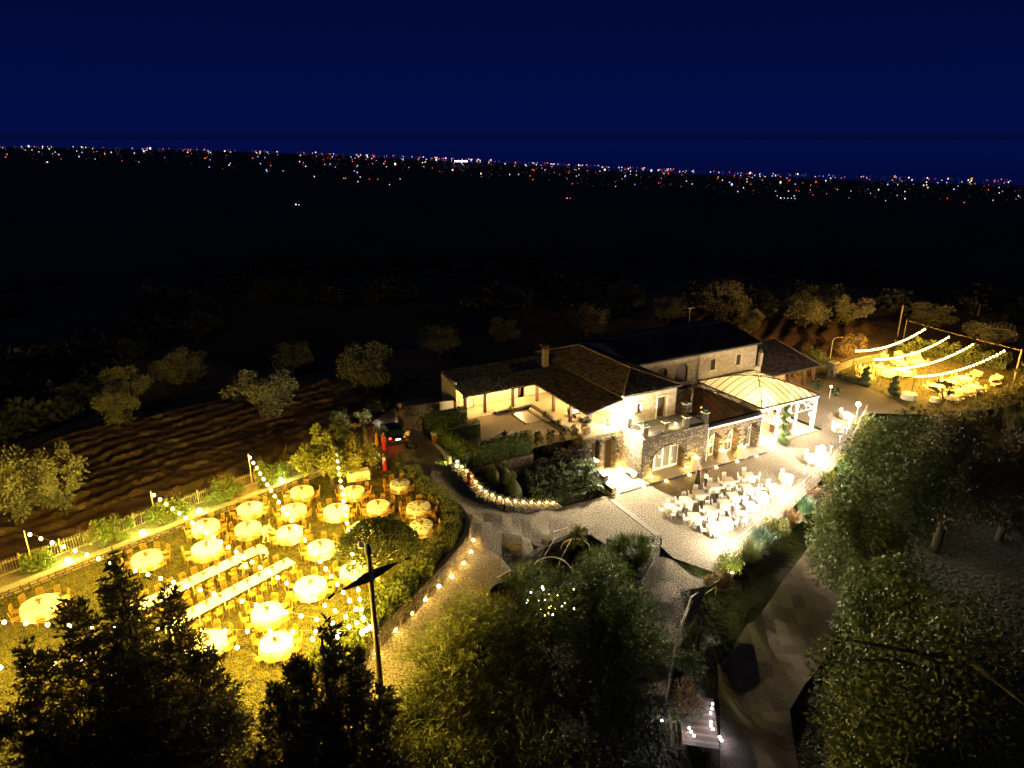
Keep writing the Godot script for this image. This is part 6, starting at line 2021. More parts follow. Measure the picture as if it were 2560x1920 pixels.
func make_festoons() -> void:
	var mast := Vector3(-7.35, 3.2, -30.95)
	var gold := Color(1.0, 0.84, 0.3)
	var bm = M.bulb_warm
	var poles := [[-40.2, -33.3, 3.0, "leftmost"], [-32.78, -41.28, 3.04, "second"], [-27.25, -47.32, 2.8, "third"], [-22.1, -53.66, 2.93, "fourth"], [-38.2, -27.6, 3.0, "nearest"]]
	for p in poles:
		var o := thing("festoon_pole", "slim pale pole holding a festoon string at the fence, %s from the left" % p[3], "pole", Vector3(p[0], 0, p[1]))
		if p[3] == "nearest": o.set_meta("label", "slim pale festoon pole at the near end of the lawn, behind the left conifer")
		var m := MB.new()
		m.tube([Vector3(0, -0.2, 0), Vector3(0, p[2], 0)], [0.05, 0.04], 7)
		part(o, "shaft", m, M.pale_iron)
		var h := MB.new()
		h.tube([Vector3(0, float(p[2]) - 0.02, 0), Vector3(0.1, float(p[2]) - 0.05, 0.05)], [0.02], 5)
		part(o, "hook", h, M.iron)
	festoon("festoon of warm bulbs from the second fence pole to the mast", Vector3(-32.78, 3.0, -41.28), mast, 0.55, 26, 0.105, 2.1, gold, bm)
	festoon("festoon of warm bulbs from the third fence pole to the mast", Vector3(-27.25, 2.76, -47.32), mast, 0.5, 27, 0.105, 2.1, gold, bm)
	festoon("festoon of warm bulbs from the fourth fence pole to the mast", Vector3(-22.1, 2.9, -53.66), mast, 0.5, 26, 0.105, 2.1, gold, bm)
	festoon("festoon of warm bulbs from the glowing tree down to the mast", Vector3(-14.6, 3.3, -53.2), Vector3(-7.9, 3.5, -31.2), 0.5, 22, 0.105, 2.1, gold, bm)
	festoon("festoon of warm bulbs crossing the near lawn to the mast", Vector3(-40.2, 3.0, -33.3), mast, 0.45, 26, 0.105, 2.1, gold, bm)
	festoon("festoon of warm bulbs nearest the camera, behind the conifers", Vector3(-38.2, 3.0, -27.6), mast, 0.45, 24, 0.105, 2.1, gold, bm)
	var lone := thing("light_bulb", "single amber bulb glowing in the right side of the broad tree", "bulb", Vector3(-13.0, 3.0, -53.1))
	var lb := MB.new()
	lb.ball(Vector3.ZERO, Vector3.ONE * 0.12, 8)
	part(lone, "glass", lb, bm)
	omni(lone, Vector3.ZERO, Color(1, 0.6, 0.2), 4.0, 0.08)
	# far garden: four dense strings from low posts up to a wire between two poles
	var lows := [Vector3(49.9, -1.3, -98.0), Vector3(50.6, -1.3, -93.9), Vector3(51.2, -1.3, -89.9), Vector3(52.3, -1.3, -86.5)]
	var tops := [Vector3(64.1, 0.0, -105.7), Vector3(65.1, 0.0, -101.1), Vector3(66.2, 0.0, -97.1), Vector3(68.6, 0.0, -93.9)]
	for k in 4:
		festoon("dense festoon over the far garden, %s from the back" % ORD[k], lows[k], tops[k], 0.95, 27, 0.115, 1.9, Color(1.0, 0.76, 0.3), M.bulb_warm, 0.01, 0.99, "festoon strings over the far garden", 0.12)
		var ps := thing("festoon_post", "thin dark post at the low end of the %s far garden festoon" % ORD[k], "post", Vector3(lows[k].x, G, lows[k].z))
		var m := MB.new()
		m.tube([Vector3.ZERO, UP * (lows[k].y - G + 0.1)], [0.045], 6)
		part(ps, "shaft", m, M.iron)
	var pf := [[70.4, -93.2, 0.3, "pale pole at the right end of the far garden festoons"], [63.2, -109.6, 0.3, "pale pole holding the back end of the festoon wire"], [66.6, -117.4, 0.9, "tall leaning pale pole beyond the far garden"], [90.3, -133.0, -2.6, "small pale pole far behind the garden"]]
	for p in pf:
		var y := G - 0.3
		var o := thing("wooden_pole", p[3], "pole", Vector3(p[0], y, p[1]))
		var m := MB.new()
		m.tube([Vector3.ZERO, UP * (float(p[2]) - y)], [0.13, 0.11], 8)
		part(o, "shaft", m, mat(0.3, 0.23, 0.15, 0.8) if p[0] > 64.0 else M.iron)
		var c := MB.new()
		c.tube([UP * (float(p[2]) - y), UP * (float(p[2]) - y + 0.06)], [0.13, 0.08], 8)
		part(o, "cap", c, M.iron)
	for w in [[Vector3(63.2, 0.2, -109.6), Vector3(70.4, 0.1, -93.2), 0.1, "straight pale wire carrying the four far garden festoons"], [Vector3(66.6, 0.85, -117.4), Vector3(90.3, -2.7, -133.0), 1.6, "sagging cable between the two rear poles"]]:
		var o := thing("cable", w[3], "cable", w[0])
		var m := MB.new()
		var pts := []
		for i in 13:
			var t := i / 12.0
			pts.append((w[1] - w[0]) * t - UP * float(w[2]) * 4 * t * (1 - t))
		m.tube(pts, [0.02], 4)
		part(o, "strand", m, M.fence_iron)

func make_mast_and_lawn_trees() -> void:
	var r := thing("lamp_mast", "tall dark lamp mast with two wing shaped arms, festoons tied to it", "lamp post", Vector3(-7.3, -0.6, -30.9))
	var m := MB.new()
	m.tube([Vector3(0.12, -0.6, 0.1), Vector3(0.05, 4.0, 0), Vector3(0, 8.7, 0)], [0.17, 0.15, 0.13], 12)
	part(r, "shaft", m, mat(0.09, 0.06, 0.035, 0.6))
	var c := MB.new()
	c.tube([Vector3(0, 8.6, 0), Vector3(0, 9.0, 0)], [0.2, 0.19], 10)
	c.tube([Vector3(0, 9.0, 0), Vector3(0, 9.1, 0)], [0.19, 0.1], 10)
	part(r, "cap", c, M.dark)
	for s in [-1.0, 1.0]:
		var w := MB.new()
		var d = Vector3(0.8, 0.12, -0.55).normalized() * s
		if s < 0: d.y = -0.16
		var n := Vector3(0.55, 0, 0.8)
		var root := UP * 7.25
		var tip = root + d * 1.55
		w.qo(root + UP * 0.28 + n * 0.1, root - UP * 0.3 + n * 0.1, tip - UP * 0.04, tip + UP * 0.06, n)
		w.qo(root + UP * 0.28 - n * 0.1, root - UP * 0.3 - n * 0.1, tip - UP * 0.04, tip + UP * 0.06, -n)
		w.qo(root + UP * 0.28 + n * 0.1, root + UP * 0.28 - n * 0.1, tip + UP * 0.06, tip + UP * 0.06 + n * 0.01, UP)
		w.qo(root - UP * 0.3 + n * 0.1, root - UP * 0.3 - n * 0.1, tip - UP * 0.04, tip - UP * 0.04 + n * 0.01, -UP)
		part(r, "wing_arm", w, M.dark)
		var a := MB.new()
		a.tube([tip, tip + d * 0.45 - UP * 0.05], [0.02], 5)
		var ap := part(r, "lamp_arm", a, M.iron)
		var h := MB.new()
		h.tube([tip + d * 0.4, tip + d * 0.75 - UP * 0.06], [0.07, 0.09], 8)
		part(ap, "lamp_head", h, M.iron)
	var gl := MB.new()
	gl.lathe(Transform3D(Basis(), Vector3(-0.32, 8.95, 0.1)), [Vector2(0.05, 0), Vector2(0.16, 0.08), Vector2(0.19, 0.2), Vector2(0.14, 0.34), Vector2(0.05, 0.4)], 12)
	part(r, "white_globe", gl, M.white_paint)
	var gy := MB.new()
	gy.tube([Vector3(-1.4, 6.95, 0.85), Vector3(-0.1, 3.2, 0.05)], [0.016], 4)
	part(r, "guy_wire", gy, M.pale_iron)
	# mushroom shaped tree
	var t := thing("mushroom_tree", "dark mushroom shaped clipped tree on the right of the lawn", "tree", Vector3(-8.5, 0, -38.85))
	part(t, "trunk", trunk(2.5, 0.14, 7, 1.9, 0.9), mat(0.5, 0.38, 0.22, 0.9))
	var cr := MB.new()
	for i in 7000:
		var a := rng.randf() * TAU
		var q := sqrt(rng.randf())
		var R := 2.65 * (1.0 + 0.08 * noise.get_noise_2d(cos(a) * 60, sin(a) * 60))
		var top := 4.75 - 1.5 * q * q * q + 0.35 * noise.get_noise_2d(cos(a) * q * 90, sin(a) * q * 90)
		var y := top - 0.5 * rng.randf() * rng.randf() if rng.randf() < 0.72 else lerpf(2.7 + 0.3 * q, top, rng.randf())
		var p := Vector3(cos(a) * q * R, y, sin(a) * q * R)
		var dr := (Vector3(cos(a) * q, 0.6, sin(a) * q) + Vector3(rng.randfn(), rng.randfn(), rng.randfn()) * 0.7).normalized()
		cr.leaf(p, dr * rng.randf_range(0.12, 0.22), dr.cross(Vector3(rng.randfn(), rng.randfn(), rng.randfn())).normalized() * 0.06, Color(0.035, 0.045, 0.012).lerp(Color(0.10, 0.11, 0.03), rng.randf()))
	part(t, "crown", cr, M.leaf, "stuff")

const WT := [[[[-1.78, 6.43], [0.47, 6.04], [2.43, 5.62], [4.7, 5.18], [6.84, 4.94], [9.37, 5.09]], "facade"], [[[-0.91, 8.71], [1.3, 8.38], [3.22, 8.07], [4.96, 7.43], [7.36, 6.87]], "middle"], [[[-0.76, 10.97], [1.05, 10.62], [3.03, 10.37], [4.94, 9.54], [7.41, 8.74], [9.54, 8.04]], "railing"]]

func make_courtyard() -> void:
	var chair := chair_proto("courtyard_chair", "chair", M.white_wood)
	var rows := WT.duplicate(true)
	rows.append([[[12.5, 7.0], [18.5, 5.0], [20.2, 5.0], [27.9, 0.94], [32.2, -1.4]], "far"])
	for R in rows:
		for k in R[0].size():
			var p := W(R[0][k][0], R[0][k][1], G)
			var which := "%s from the left in the %s row" % [ORD[k], R[1]]
			var t := thing("square_table", "white clothed square table, %s" % which, "table", p, 0.06 + rng.randf_range(-0.03, 0.03), "square tables in the courtyard")
			var c := MB.new()
			c.bx(Vector3(0, 0.735, 0), Vector3(1.0, 0.03, 1.0))
			for s in 4:
				var b := Basis(UP, s * PI / 2)
				for i in 8:
					var x0 := -0.5 + i * 0.125
					var w0 := 0.02 * sin(i * 2.1 + s)
					var w1 := 0.02 * sin((i + 1) * 2.1 + s)
					c.qo(b * Vector3(x0, 0.1, 0.53 + w0), b * Vector3(x0 + 0.125, 0.1, 0.53 + w1), b * Vector3(x0 + 0.125, 0.74, 0.501), b * Vector3(x0, 0.74, 0.501), b * Vector3(0, 0, 1))
			part(t, "tablecloth", c, M.linen if R[1] == "railing" and k == 2 else mat(0.5, 0.42, 0.3, 0.9))
			for q in 4:
				var l := MB.new()
				l.tube([Vector3(0.42 if q & 1 else -0.42, 0, 0.42 if q & 2 else -0.42), Vector3(0.42 if q & 1 else -0.42, 0.72, 0.42 if q & 2 else -0.42)], [0.025], 5)
				part(t, "leg", l, M.dark)
			for s in 4:
				if R[1] == "far" and s % 2: continue
				var a: float = s * PI / 2 + 0.06 + rng.randf_range(-0.08, 0.08)
				var d := Vector3(sin(a), 0, cos(a))
				put_chair(chair, p + d * (0.78 + rng.randf_range(-0.06, 0.1)), p, "white chair, %s side of the %s table in the %s courtyard row" % [["near", "right", "back", "left"][s], ORD[k], R[1]], "white courtyard chairs")
	chair.free()
	# high cocktail tables
	for k in 3:
		var t := vthing("cocktail_table", "tall cocktail table in grey draped cloth by the facade, %s from left" % ORD[k], "table")
		t.position = W([6.5, 10.25, 12.7][k], [0.55, 0.55, 0.75][k], PL)
		var c := MB.new()
		c.lathe(Transform3D(), [Vector2(0.72, 0.01), Vector2(0.55, 0.25), Vector2(0.43, 0.6), Vector2(0.4, 0.95), Vector2(0.42, 1.1), Vector2(0.42, 1.12), Vector2(0.001, 1.125)], 60, 0.16, 12)
		part(t, "tablecloth", c, M.linen)
		var w := MB.new()
		w.lathe(Transform3D(), [Vector2(0.43, 1.125), Vector2(0.44, 1.14), Vector2(0.001, 1.143)], 24)
		part(t, "table_top", w, M.white_paint)
		var l := vthing("candle_lantern", "bright candle lantern standing on the %s cocktail table" % ORD[k], "lantern")
		l.position = W([6.5, 10.25, 12.7][k], [0.55, 0.55, 0.75][k], PL + 1.145)
		var g := MB.new()
		g.lathe(Transform3D(), [Vector2(0.09, 0), Vector2(0.11, 0.05), Vector2(0.1, 0.28), Vector2(0.07, 0.32)], 12)
		part(l, "glass", g, M.pane)
		var b := MB.new()
		b.ball(UP * 0.16, Vector3(0.07, 0.11, 0.07), 8)
		part(l, "flame", b, M.bulb_warm)
		omni(l, UP * 0.18, Color(1, 0.8, 0.42), 1.5, 0.06)
	# spiral topiary before the pavilion
	spiral("tall green spiral topiary lit by the globe lamp before the pavilion", W(19.55, 0.35, G), 4.9, 0.62, 4.2)
	# globe lamps
	var globes := [[31.9, 0.25, -2.0, 26.0, "at the far right end of the railing"], [24.55, -0.35, -2.1, 14.0, "at the right front corner of the pavilion"], [18.75, 6.0, -2.5, 26.0, "by the railing level with the pavilion"], [10.4, 9.2, -2.5, 22.0, "by the railing behind the right tables"], [5.3, 10.95, -2.6, 18.0, "by the railing beside the middle tables"], [-1.2, 12.95, -2.6, 24.0, "at the near end of the white tables"], [18.5, 0.25, -2.9, 16.0, "in front of the pavilion's left bay"]]
	for g in globes:
		var p := W(g[0], g[1], G)
		var l := thing("globe_lamp", "white globe lamp on a short post %s" % g[4], "lamp", p, 0.0, "white globe lamps of the courtyard")
		var h: float = g[2] - G
		var m := MB.new()
		m.tube([Vector3.ZERO, UP * (h - 0.3)], [0.06, 0.045], 8)
		part(l, "post", m, M.white_paint)
		var b := MB.new()
		b.ball(UP * h, Vector3.ONE * 0.245, 14)
		part(l, "lamp_globe", b, glow(Color(1, 0.97, 0.9), 30.0))
		omni(l, UP * h, Color(1.0, 0.94, 0.83), float(g[3]), 0.2)
	for k in 6:
		var p := W([32.0, 30.1, 28.2, 25.5, 22.3, 15.6][k], [-0.2, 0.75, 1.85, 3.1, 4.45, 6.7][k], G)
		var o := thing("bollard", "dark capped bollard light along the railing, %s from the far end" % ORD[k], "bollard", p)
		var m := MB.new()
		m.tube([Vector3.ZERO, UP * 0.85], [0.06], 8)
		part(o, "shaft", m, M.white_paint)
		var b := MB.new()
		b.tube([UP * 0.85, UP * 1.05], [0.1, 0.12], 8)
		part(o, "cap", b, M.iron)
		var q := MB.new()
		q.ball(UP * 0.8, Vector3(0.09, 0.06, 0.09), 8)
		part(o, "lamp_bulb", q, M.bulb_white)
		omni(o, UP * 0.72 + BX * 0.0, Color(1, 0.92, 0.76), 1.6, 0.06)
	# rope-like railing on the edge of the drop
	var rp := [[36.1, -1.4], [32.0, 0.8], [26.9, 3.65], [25.75, 4.25], [22.6, 5.35], [18.5, 7.05], [14.95, 8.2], [7.9, 10.85], [3.1, 12.4], [-1.6, 13.95], [-8.2, 16.6], [-11.6, 19.2], [-13.2, 20.5], [-15.9, 23]]
	var rail := thing("edge_railing", "thin pale handrail winding along the courtyard's drop", "railing", W(rp[0][0], rp[0][1], 0))
	var o0 := W(rp[0][0], rp[0][1], 0)
	for i in rp.size() - 1:
		var a := W(rp[i][0], rp[i][1], G) - o0
		var b := W(rp[i + 1][0], rp[i + 1][1], G) - o0
		if i >= 9:
			a.y = ground((a + o0).x, (a + o0).z) + 0.1
		if i + 1 >= 10:
			b.y = ground((b + o0).x, (b + o0).z) + 0.1
		var m := MB.new()
		m.tube([a + UP * 1.05, (a + b) * 0.5 + UP * 1.0, b + UP * 1.05], [0.04], 5)
		part(rail, "handrail", m, M.pale_iron)
		var m2 := MB.new()
		m2.tube([a + UP * 0.5, b + UP * 0.5], [0.025], 4)
		part(rail, "lower_rail", m2, M.pale_iron)
		var cnt := maxi(1, int(a.distance_to(b) / 2.2))
		for k in cnt:
			var p := a.lerp(b, float(k) / cnt)
			var t := MB.new()
			t.tube([p - UP * 0.3, p + UP * 1.06], [0.035], 5)
			part(rail, "post", t, M.pale_iron)
	# plants hanging over the edge
	var pl := [[33.5, 0.9, 1.5, 0], [30.6, 2.6, 1.8, 1], [28.6, 3.7, 1.7, 1], [25.2, 5.6, 1.2, 2], [21.6, 7.0, 1.3, 1], [20.2, 7.9, 1.2, 3], [16.5, 9.2, 1.6, 1], [13.2, 10.6, 1.5, 2], [10.3, 11.4, 1.3, 3], [7.2, 12.4, 1.3, 2], [4.9, 12.9, 1.6, 1], [2.2, 13.6, 1.5, 3], [0.0, 14.6, 1.5, 0], [-2.8, 15.3, 1.5, 1], [-5.2, 16.3, 1.3, 2], [-10.3, 19.5, 1.5, 0], [-12.6, 21.5, 1.4, 0], [-14.6, 23.4, 1.4, 2]]
	var cols := [[Color(0.05, 0.06, 0.02), Color(0.12, 0.13, 0.05)], [Color(0.07, 0.08, 0.015), Color(0.2, 0.19, 0.05)], [Color(0.12, 0.06, 0.03), Color(0.26, 0.14, 0.08)], [Color(0.05, 0.09, 0.06), Color(0.12, 0.19, 0.12)]]
	for k in pl.size():
		var p := W(pl[k][0], pl[k][1], 0)
		p.y = minf(G - 0.1, ground(p.x, p.z) + 0.1)
		if pl[k][0] < -6: p.y = ground(p.x, p.z)
		else: p.y = G - 0.5
		var kind: int = pl[k][3]
		var R: float = pl[k][2]
		var what: String = ["dark green", "bright yellow-green", "reddish brown", "blue-green spiky"][kind]
		var o := thing("edge_shrub", "%s shrub outside the courtyard railing, %s" % [what, (ORD[k] if k < 16 else ["second last", "last"][k - 16]) + " from the far end"], "shrub", p)
		if kind == 3 or k % 3 == 0: part(o, "blades", strands(300, R * 1.1, R * 1.1, cols[kind][0], cols[kind][1], 0.03, 1.0), M.leaf, "stuff")
		else: part(o, "foliage", crown(24, Vector3(R, R * 0.75, R * 0.85), 60, 0.17, 0.06, cols[kind][0], cols[kind][1]), M.leaf, "stuff").position.y = R * 0.5
		part(o, "stem", trunk(0.4, 0.05, 4, R * 0.4, 0.4), M.bark)
	for k in 4:
		var p := W([17.0, 8.0, -3.5, 20.9][k], [9.9, 12.3, 15.9, 7.2][k], G - 0.1)
		var l := thing("shrub_spotlight", "bright spotlight hidden in the shrubs outside the railing, %s" % ["second", "third", "nearest", "farthest"][k], "spotlight", p)
		var b := MB.new()
		b.ball(Vector3.ZERO, Vector3.ONE * 0.14, 8)
		part(l, "lamp_bulb", b, glow(Color(0.95, 1.0, 0.7), 14.0))
		var s := MB.new()
		s.tube([Vector3(0, -0.7, 0), Vector3(0, -0.1, 0)], [0.02, 0.05], 5)
		part(l, "spike", s, M.iron)
		omni(l, Vector3.ZERO, Color(0.95, 1.0, 0.55), 3.0, 0.06)
	# drain grates let into the gravel
	for d in [[Vector3(9.4, G, -59.3), Vector3(12.6, G, -52.9), 0.55, "long dark drain grate crossing the courtyard gravel"], [Vector3(-3.8, -1.2, -43.0), Vector3(-1.9, -1.3, -41.6), 0.3, "short dark drain grate crossing the drive"]]:
		var o := thing("drain_grate", d[3], "drain", d[0])
		var u: Vector3 = d[1] - d[0]
		var h0: float = (ground(d[0].x, d[0].z) if d[0].y > -3 else G) + 0.035
		var h1: float = (ground(d[1].x, d[1].z) if d[0].y > -3 else G) + 0.035
		var L := Vector2(u.x, u.z).length()
		var n := int(L / 0.3)
		for i in n:
			var b := MB.new()
			var t := (i + 0.5) / n
			b.box(Transform3D(Basis(UP, atan2(-u.z, u.x)), Vector3(u.x * t, lerpf(h0, h1, t) - d[0].y, u.z * t)), Vector3(L / n - 0.03, 0.03, d[2]))
			part(o, "grating_slab", b, mat(0.14, 0.12, 0.1, 0.8))

func spiral(label: String, at: Vector3, h: float, r: float, turns: float, dark := 1.0) -> void:
	var t := thing("spiral_topiary", label, "topiary", at)
	part(t, "stem", trunk(h * 0.9, 0.05, 2, 0.05, 0.2), M.bark)
	var core := MB.new()
	core.col = Color(0.05, 0.075, 0.018) * dark
	var pts := []
	var rads := []
	var n := int(turns * 14)
	for i in n + 1:
		var u := float(i) / n
		var a := u * turns * TAU
		var rr := r * (1.0 - 0.55 * u)
		pts.append(Vector3(cos(a) * rr * 0.62, 0.3 + u * (h - 0.5), sin(a) * rr * 0.62))
		rads.append(rr * 0.62 * (1.0 if u < 0.95 else 0.6))
	core.tube(pts, rads, 9)
	part(t, "body", core, M.leaf)
	var fo := MB.new()
	for i in 2600:
		var k := rng.randi() % pts.size()
		var e := Vector3(rng.randfn(), rng.randfn(), rng.randfn()).normalized()
		var p: Vector3 = pts[k] + e * rads[k] * rng.randf_range(0.95, 1.04)
		var dr := (e + Vector3(rng.randfn(), rng.randfn(), rng.randfn()) * 0.6).normalized()
		fo.leaf(p, dr * 0.09, dr.cross(Vector3(rng.randfn(), 1, rng.randfn())).normalized() * 0.035, (Color(0.05, 0.08, 0.015).lerp(Color(0.13, 0.17, 0.03), rng.randf())) * dark)
	part(t, "foliage", fo, M.leaf, "stuff")

func make_far_garden() -> void:
	var rt := [[51.2, -96.9, 0.72], [50.0, -94.1, 0.74], [53.9, -98.0, 0.85], [53.8, -95.3, 0.95], [58.1, -100.5, 0.7], [61.0, -100.8, 0.95], [56.3, -95.8, 0.98], [52.0, -86.4, 0.9], [57.3, -89.6, 1.0], [60.1, -91.2, 0.95], [63.0, -92.7, 0.98], [62.3, -89.2, 0.92], [59.9, -87.7, 0.9], [57.4, -86.1, 0.92], [54.5, -84.9, 0.5], [67.1, -92.4, 0.6]]
	var legs := MultiMesh.new()
	legs.transform_format = MultiMesh.TRANSFORM_3D
	var cm := MB.new()
	cm.bx(Vector3(0, 0.45, 0), Vector3(0.44, 0.05, 0.42)); cm.bx(Vector3(0, 0.72, 0.2), Vector3(0.42, 0.42, 0.03))
	for q in 4: cm.bx(Vector3(-0.18 if q & 1 else 0.18, 0.21, -0.17 if q & 2 else 0.17), Vector3(0.035, 0.42, 0.035))
	legs.mesh = cm.done()
	var xf := []
	for i in rt.size():
		var p := Vector3(rt[i][0], G + 0.02, rt[i][1])
		var r: float = rt[i][2]
		var t := thing("garden_table", "round table with pale cloth in the far garden, %s" % ["rear left by the spiral", "left beside the stone wall", "second in the rear row", "in front of the rear row", "small one at the back", "rear right under the strings", "under the third festoon", "alone by the path end", "left of the front group", "middle back of the front group", "right back of the front group", "right of the front group", "middle of the front group", "nearest of the front group", "smallest near the dark shrubs", "at the right end by the pole"][i], "table", p, 0, "round tables in the far garden")
		part(t, "tablecloth", draped_round(r, 0.76, 0.2 if i != 7 else 0.02, 0.05), mat(0.72, 0.66, 0.48, 0.9))
		var pd := MB.new()
		pd.tube([Vector3.ZERO, UP * 0.74], [0.1, 0.06], 6)
		part(t, "pedestal", pd, M.dark)
		if i == 7 or r < 0.65: continue
		for k in 8:
			var a := TAU * k / 8 + rng.randf() * 0.3
			var d := Vector3(sin(a), 0, cos(a))
			xf.append(Transform3D(Basis(UP, atan2(d.x, d.z)), p + d * (r + 0.35)))
	legs.instance_count = xf.size()
	for i in xf.size(): legs.set_instance_transform(i, xf[i])
	var mi := MultiMeshInstance3D.new()
	mi.name = "garden_chairs"; mi.multimesh = legs; mi.material_override = mat(0.66, 0.52, 0.28, 0.6)
	add_child(mi, true)
	tag(mi, "pale wooden chairs around the far garden tables", "chairs", "", "stuff")
	# pillar, curved wall, hedges
	var pp := W(44.1, -12.8, G)
	var pr := thing("stone_pillar", "square stone pillar at the entrance of the far garden", "pillar", pp, TURN)
	var m := MB.new()
	m.bx(UP * 1.1, Vector3(0.9, 2.2, 0.9))
	part(pr, "shaft", m, M.mortar)
	var st := MB.new()
	stones(st, Vector3(-0.45, 0, 0.45), Vector3.RIGHT, UP, Vector3.BACK, 0.9, 2.2, nocall, 0.35, 0.2)
	stones(st, Vector3(-0.45, 0, -0.45), Vector3.BACK, UP, Vector3.LEFT, 0.9, 2.2, nocall, 0.35, 0.2)
	stones(st, Vector3(0.45, 0, 0.45), Vector3.FORWARD, UP, Vector3.RIGHT, 0.9, 2.2, nocall, 0.35, 0.2)
	part(pr, "stonework", st, M.stone, "stuff")
	var cp := MB.new()
	cp.bx(UP * 2.26, Vector3(1.1, 0.12, 1.1))
	part(pr, "cap", cp, M.trim)
	var wl := thing("garden_wall", "curved yellow lit stone wall behind the far garden tables", "wall")
	var pts := [Vector3(46.4, 0, -95.6), Vector3(48.0, 0, -98.0), Vector3(50.5, 0, -100.0), Vector3(53.5, 0, -101.8), Vector3(56.2, 0, -103.0), Vector3(59.0, 0, -106.0)]
	var wc := MB.new()
	var ws := MB.new()
	for i in pts.size() - 1:
		var a: Vector3 = pts[i] + UP * G
		var b: Vector3 = pts[i + 1] + UP * G
		var u := (b - a).normalized()
		var n := Vector3(-u.z, 0, u.x)
		if n.z < 0: n = -n
		wc.qo(a - UP * 0.3, b - UP * 0.3, b + UP * 1.15, a + UP * 1.15, n)
		wc.qo(a + UP * 1.15, b + UP * 1.15, b + UP * 1.15 - n * 0.4, a + UP * 1.15 - n * 0.4, UP)
		wc.qo(a - UP * 0.3 - n * 0.4, b - UP * 0.3 - n * 0.4, b + UP * 1.15 - n * 0.4, a + UP * 1.15 - n * 0.4, -n)
		stones(ws, a, u, UP, n, a.distance_to(b), 1.15, nocall, 0.45, 0.22, Color(0.42, 0.33, 0.2))
	part(wl, "wall", wc, M.mortar)
	part(wl, "stonework", ws, M.stone, "stuff")
	var hy := func(l: Array) -> Array:
		var r := []
		for p in l: r.append(Vector3(p[0], G, p[1]))
		return r
	hedge("low_hedge", "low dark hedge from the stone pillar along the far garden", hy.call([[46.6, -95.2], [48.5, -92.4]]), 0.9, 0.7, Color(0.03, 0.04, 0.012), Color(0.08, 0.09, 0.03), 110.0, 0.14)
	hedge("garden_shrubbery", "green shrubbery behind the far garden seating", hy.call([[61, -107.5], [66, -106], [70, -102.5], [73, -98.5]]), 2.6, 1.7, Color(0.06, 0.075, 0.015), Color(0.15, 0.16, 0.04), 45.0, 0.26, 0.8, "shrubbery")
	hedge("garden_shrubbery", "golden shrubbery at the near edge of the far garden", hy.call([[73, -92], [68, -87], [62, -82.5], [56.5, -80.5]]), 2.4, 1.4, Color(0.08, 0.075, 0.015), Color(0.2, 0.17, 0.05), 45.0, 0.26, 0.85, "shrubbery")
	spiral("dark spiral topiary at the end of the low far hedge", W(45.0, -8.2, G), 2.9, 0.7, 3.2, 0.6)
	spiral("dark spiral topiary beside the far garden path", W(45.0, -3.9, G), 2.9, 0.7, 3.2, 0.6)
	# cloud-pruned trees
	for c in [[Vector3(54.2, G, -83.4), "dark cloud pruned tree at the near side of the far garden", 0.55], [Vector3(69.9, G, -90.9), "golden cloud pruned tree by the right festoon pole", 1.3]]:
		var t := thing("cloud_tree", c[1], "tree", c[0])
		var tm := MB.new()
		tm.tube([Vector3.ZERO, Vector3(0.3, 1.2, 0.1), Vector3(-0.1, 2.6, 0)], [0.14, 0.11, 0.07], 7)
		for b in [[0.3, 1.2, 1.1, 1.7], [0.1, 1.8, -1.0, 2.3], [0.0, 2.4, 0.7, 2.9]]: tm.tube([Vector3(b[0], b[1], 0), Vector3(b[2], b[3], 0.1)], [0.06, 0.04], 5)
		part(t, "trunk", tm, M.bark)
		for b in [[1.1, 1.9, 0.8], [-1.0, 2.5, 0.85], [0.7, 3.1, 0.75], [-0.2, 3.3, 0.9]]:
			var p := part(t, "cloud_pad", crown(12, Vector3(b[2], 0.28, b[2] * 0.9), 60, 0.14, 0.05, Color(0.05, 0.055, 0.015) * float(c[2]), Color(0.14, 0.13, 0.04) * float(c[2])), M.leaf, "stuff")
			p.position = Vector3(b[0], b[1], 0)
	# pale garden sofas at the back, right
	var sofas := [[57.6, -104.0, 0.7], [60.3, -104.9, 0.3], [62.6, -104.4, -0.3], [66.4, -95.4, -1.2], [68.2, -93.6, -1.5], [66.6, -91.2, 0.4]]
	for k in sofas.size():
		var s := thing("garden_sofa", "pale garden sofa in the far garden, %s" % ["rear left", "rear middle", "rear right", "right corner, back one", "right corner, front one", "right corner, nearest"][k], "sofa", Vector3(sofas[k][0], G + 0.02, sofas[k][1]), sofas[k][2])
		for b in [["seat", Vector3(0, 0.3, 0), Vector3(1.4, 0.25, 0.7)], ["backrest", Vector3(0, 0.62, -0.32), Vector3(1.4, 0.5, 0.12)], ["armrest", Vector3(-0.66, 0.5, 0.03), Vector3(0.12, 0.2, 0.56)], ["armrest", Vector3(0.66, 0.5, 0.03), Vector3(0.12, 0.2, 0.56)]]:
			var mb := MB.new()
			mb.bx(b[1], b[2])
			part(s, b[0], mb, mat(0.55, 0.45, 0.27, 0.8))
		for q in 4:
			var l := MB.new()
			l.bx(Vector3(-0.6 if q & 1 else 0.6, 0.09, -0.28 if q & 2 else 0.28), Vector3(0.06, 0.175, 0.06))
			part(s, "leg", l, M.timber)
	var sl := thing("street_lamp", "unlit pale street lamp behind the stone pillar", "street lamp", Vector3(47.6, -4.2, -100.6))
	var sm := MB.new()
	sm.tube([Vector3.ZERO, UP * 3.6, Vector3(0.25, 4.0, 0), Vector3(0.9, 4.15, 0)], [0.06, 0.05, 0.04, 0.035], 6)
	part(sl, "post", sm, M.pale_iron)
	var sh := MB.new()
	sh.ball(Vector3(1.15, 4.15, 0), Vector3(0.3, 0.08, 0.14), 8)
	part(sl, "lamp_head", sh, M.terracotta)
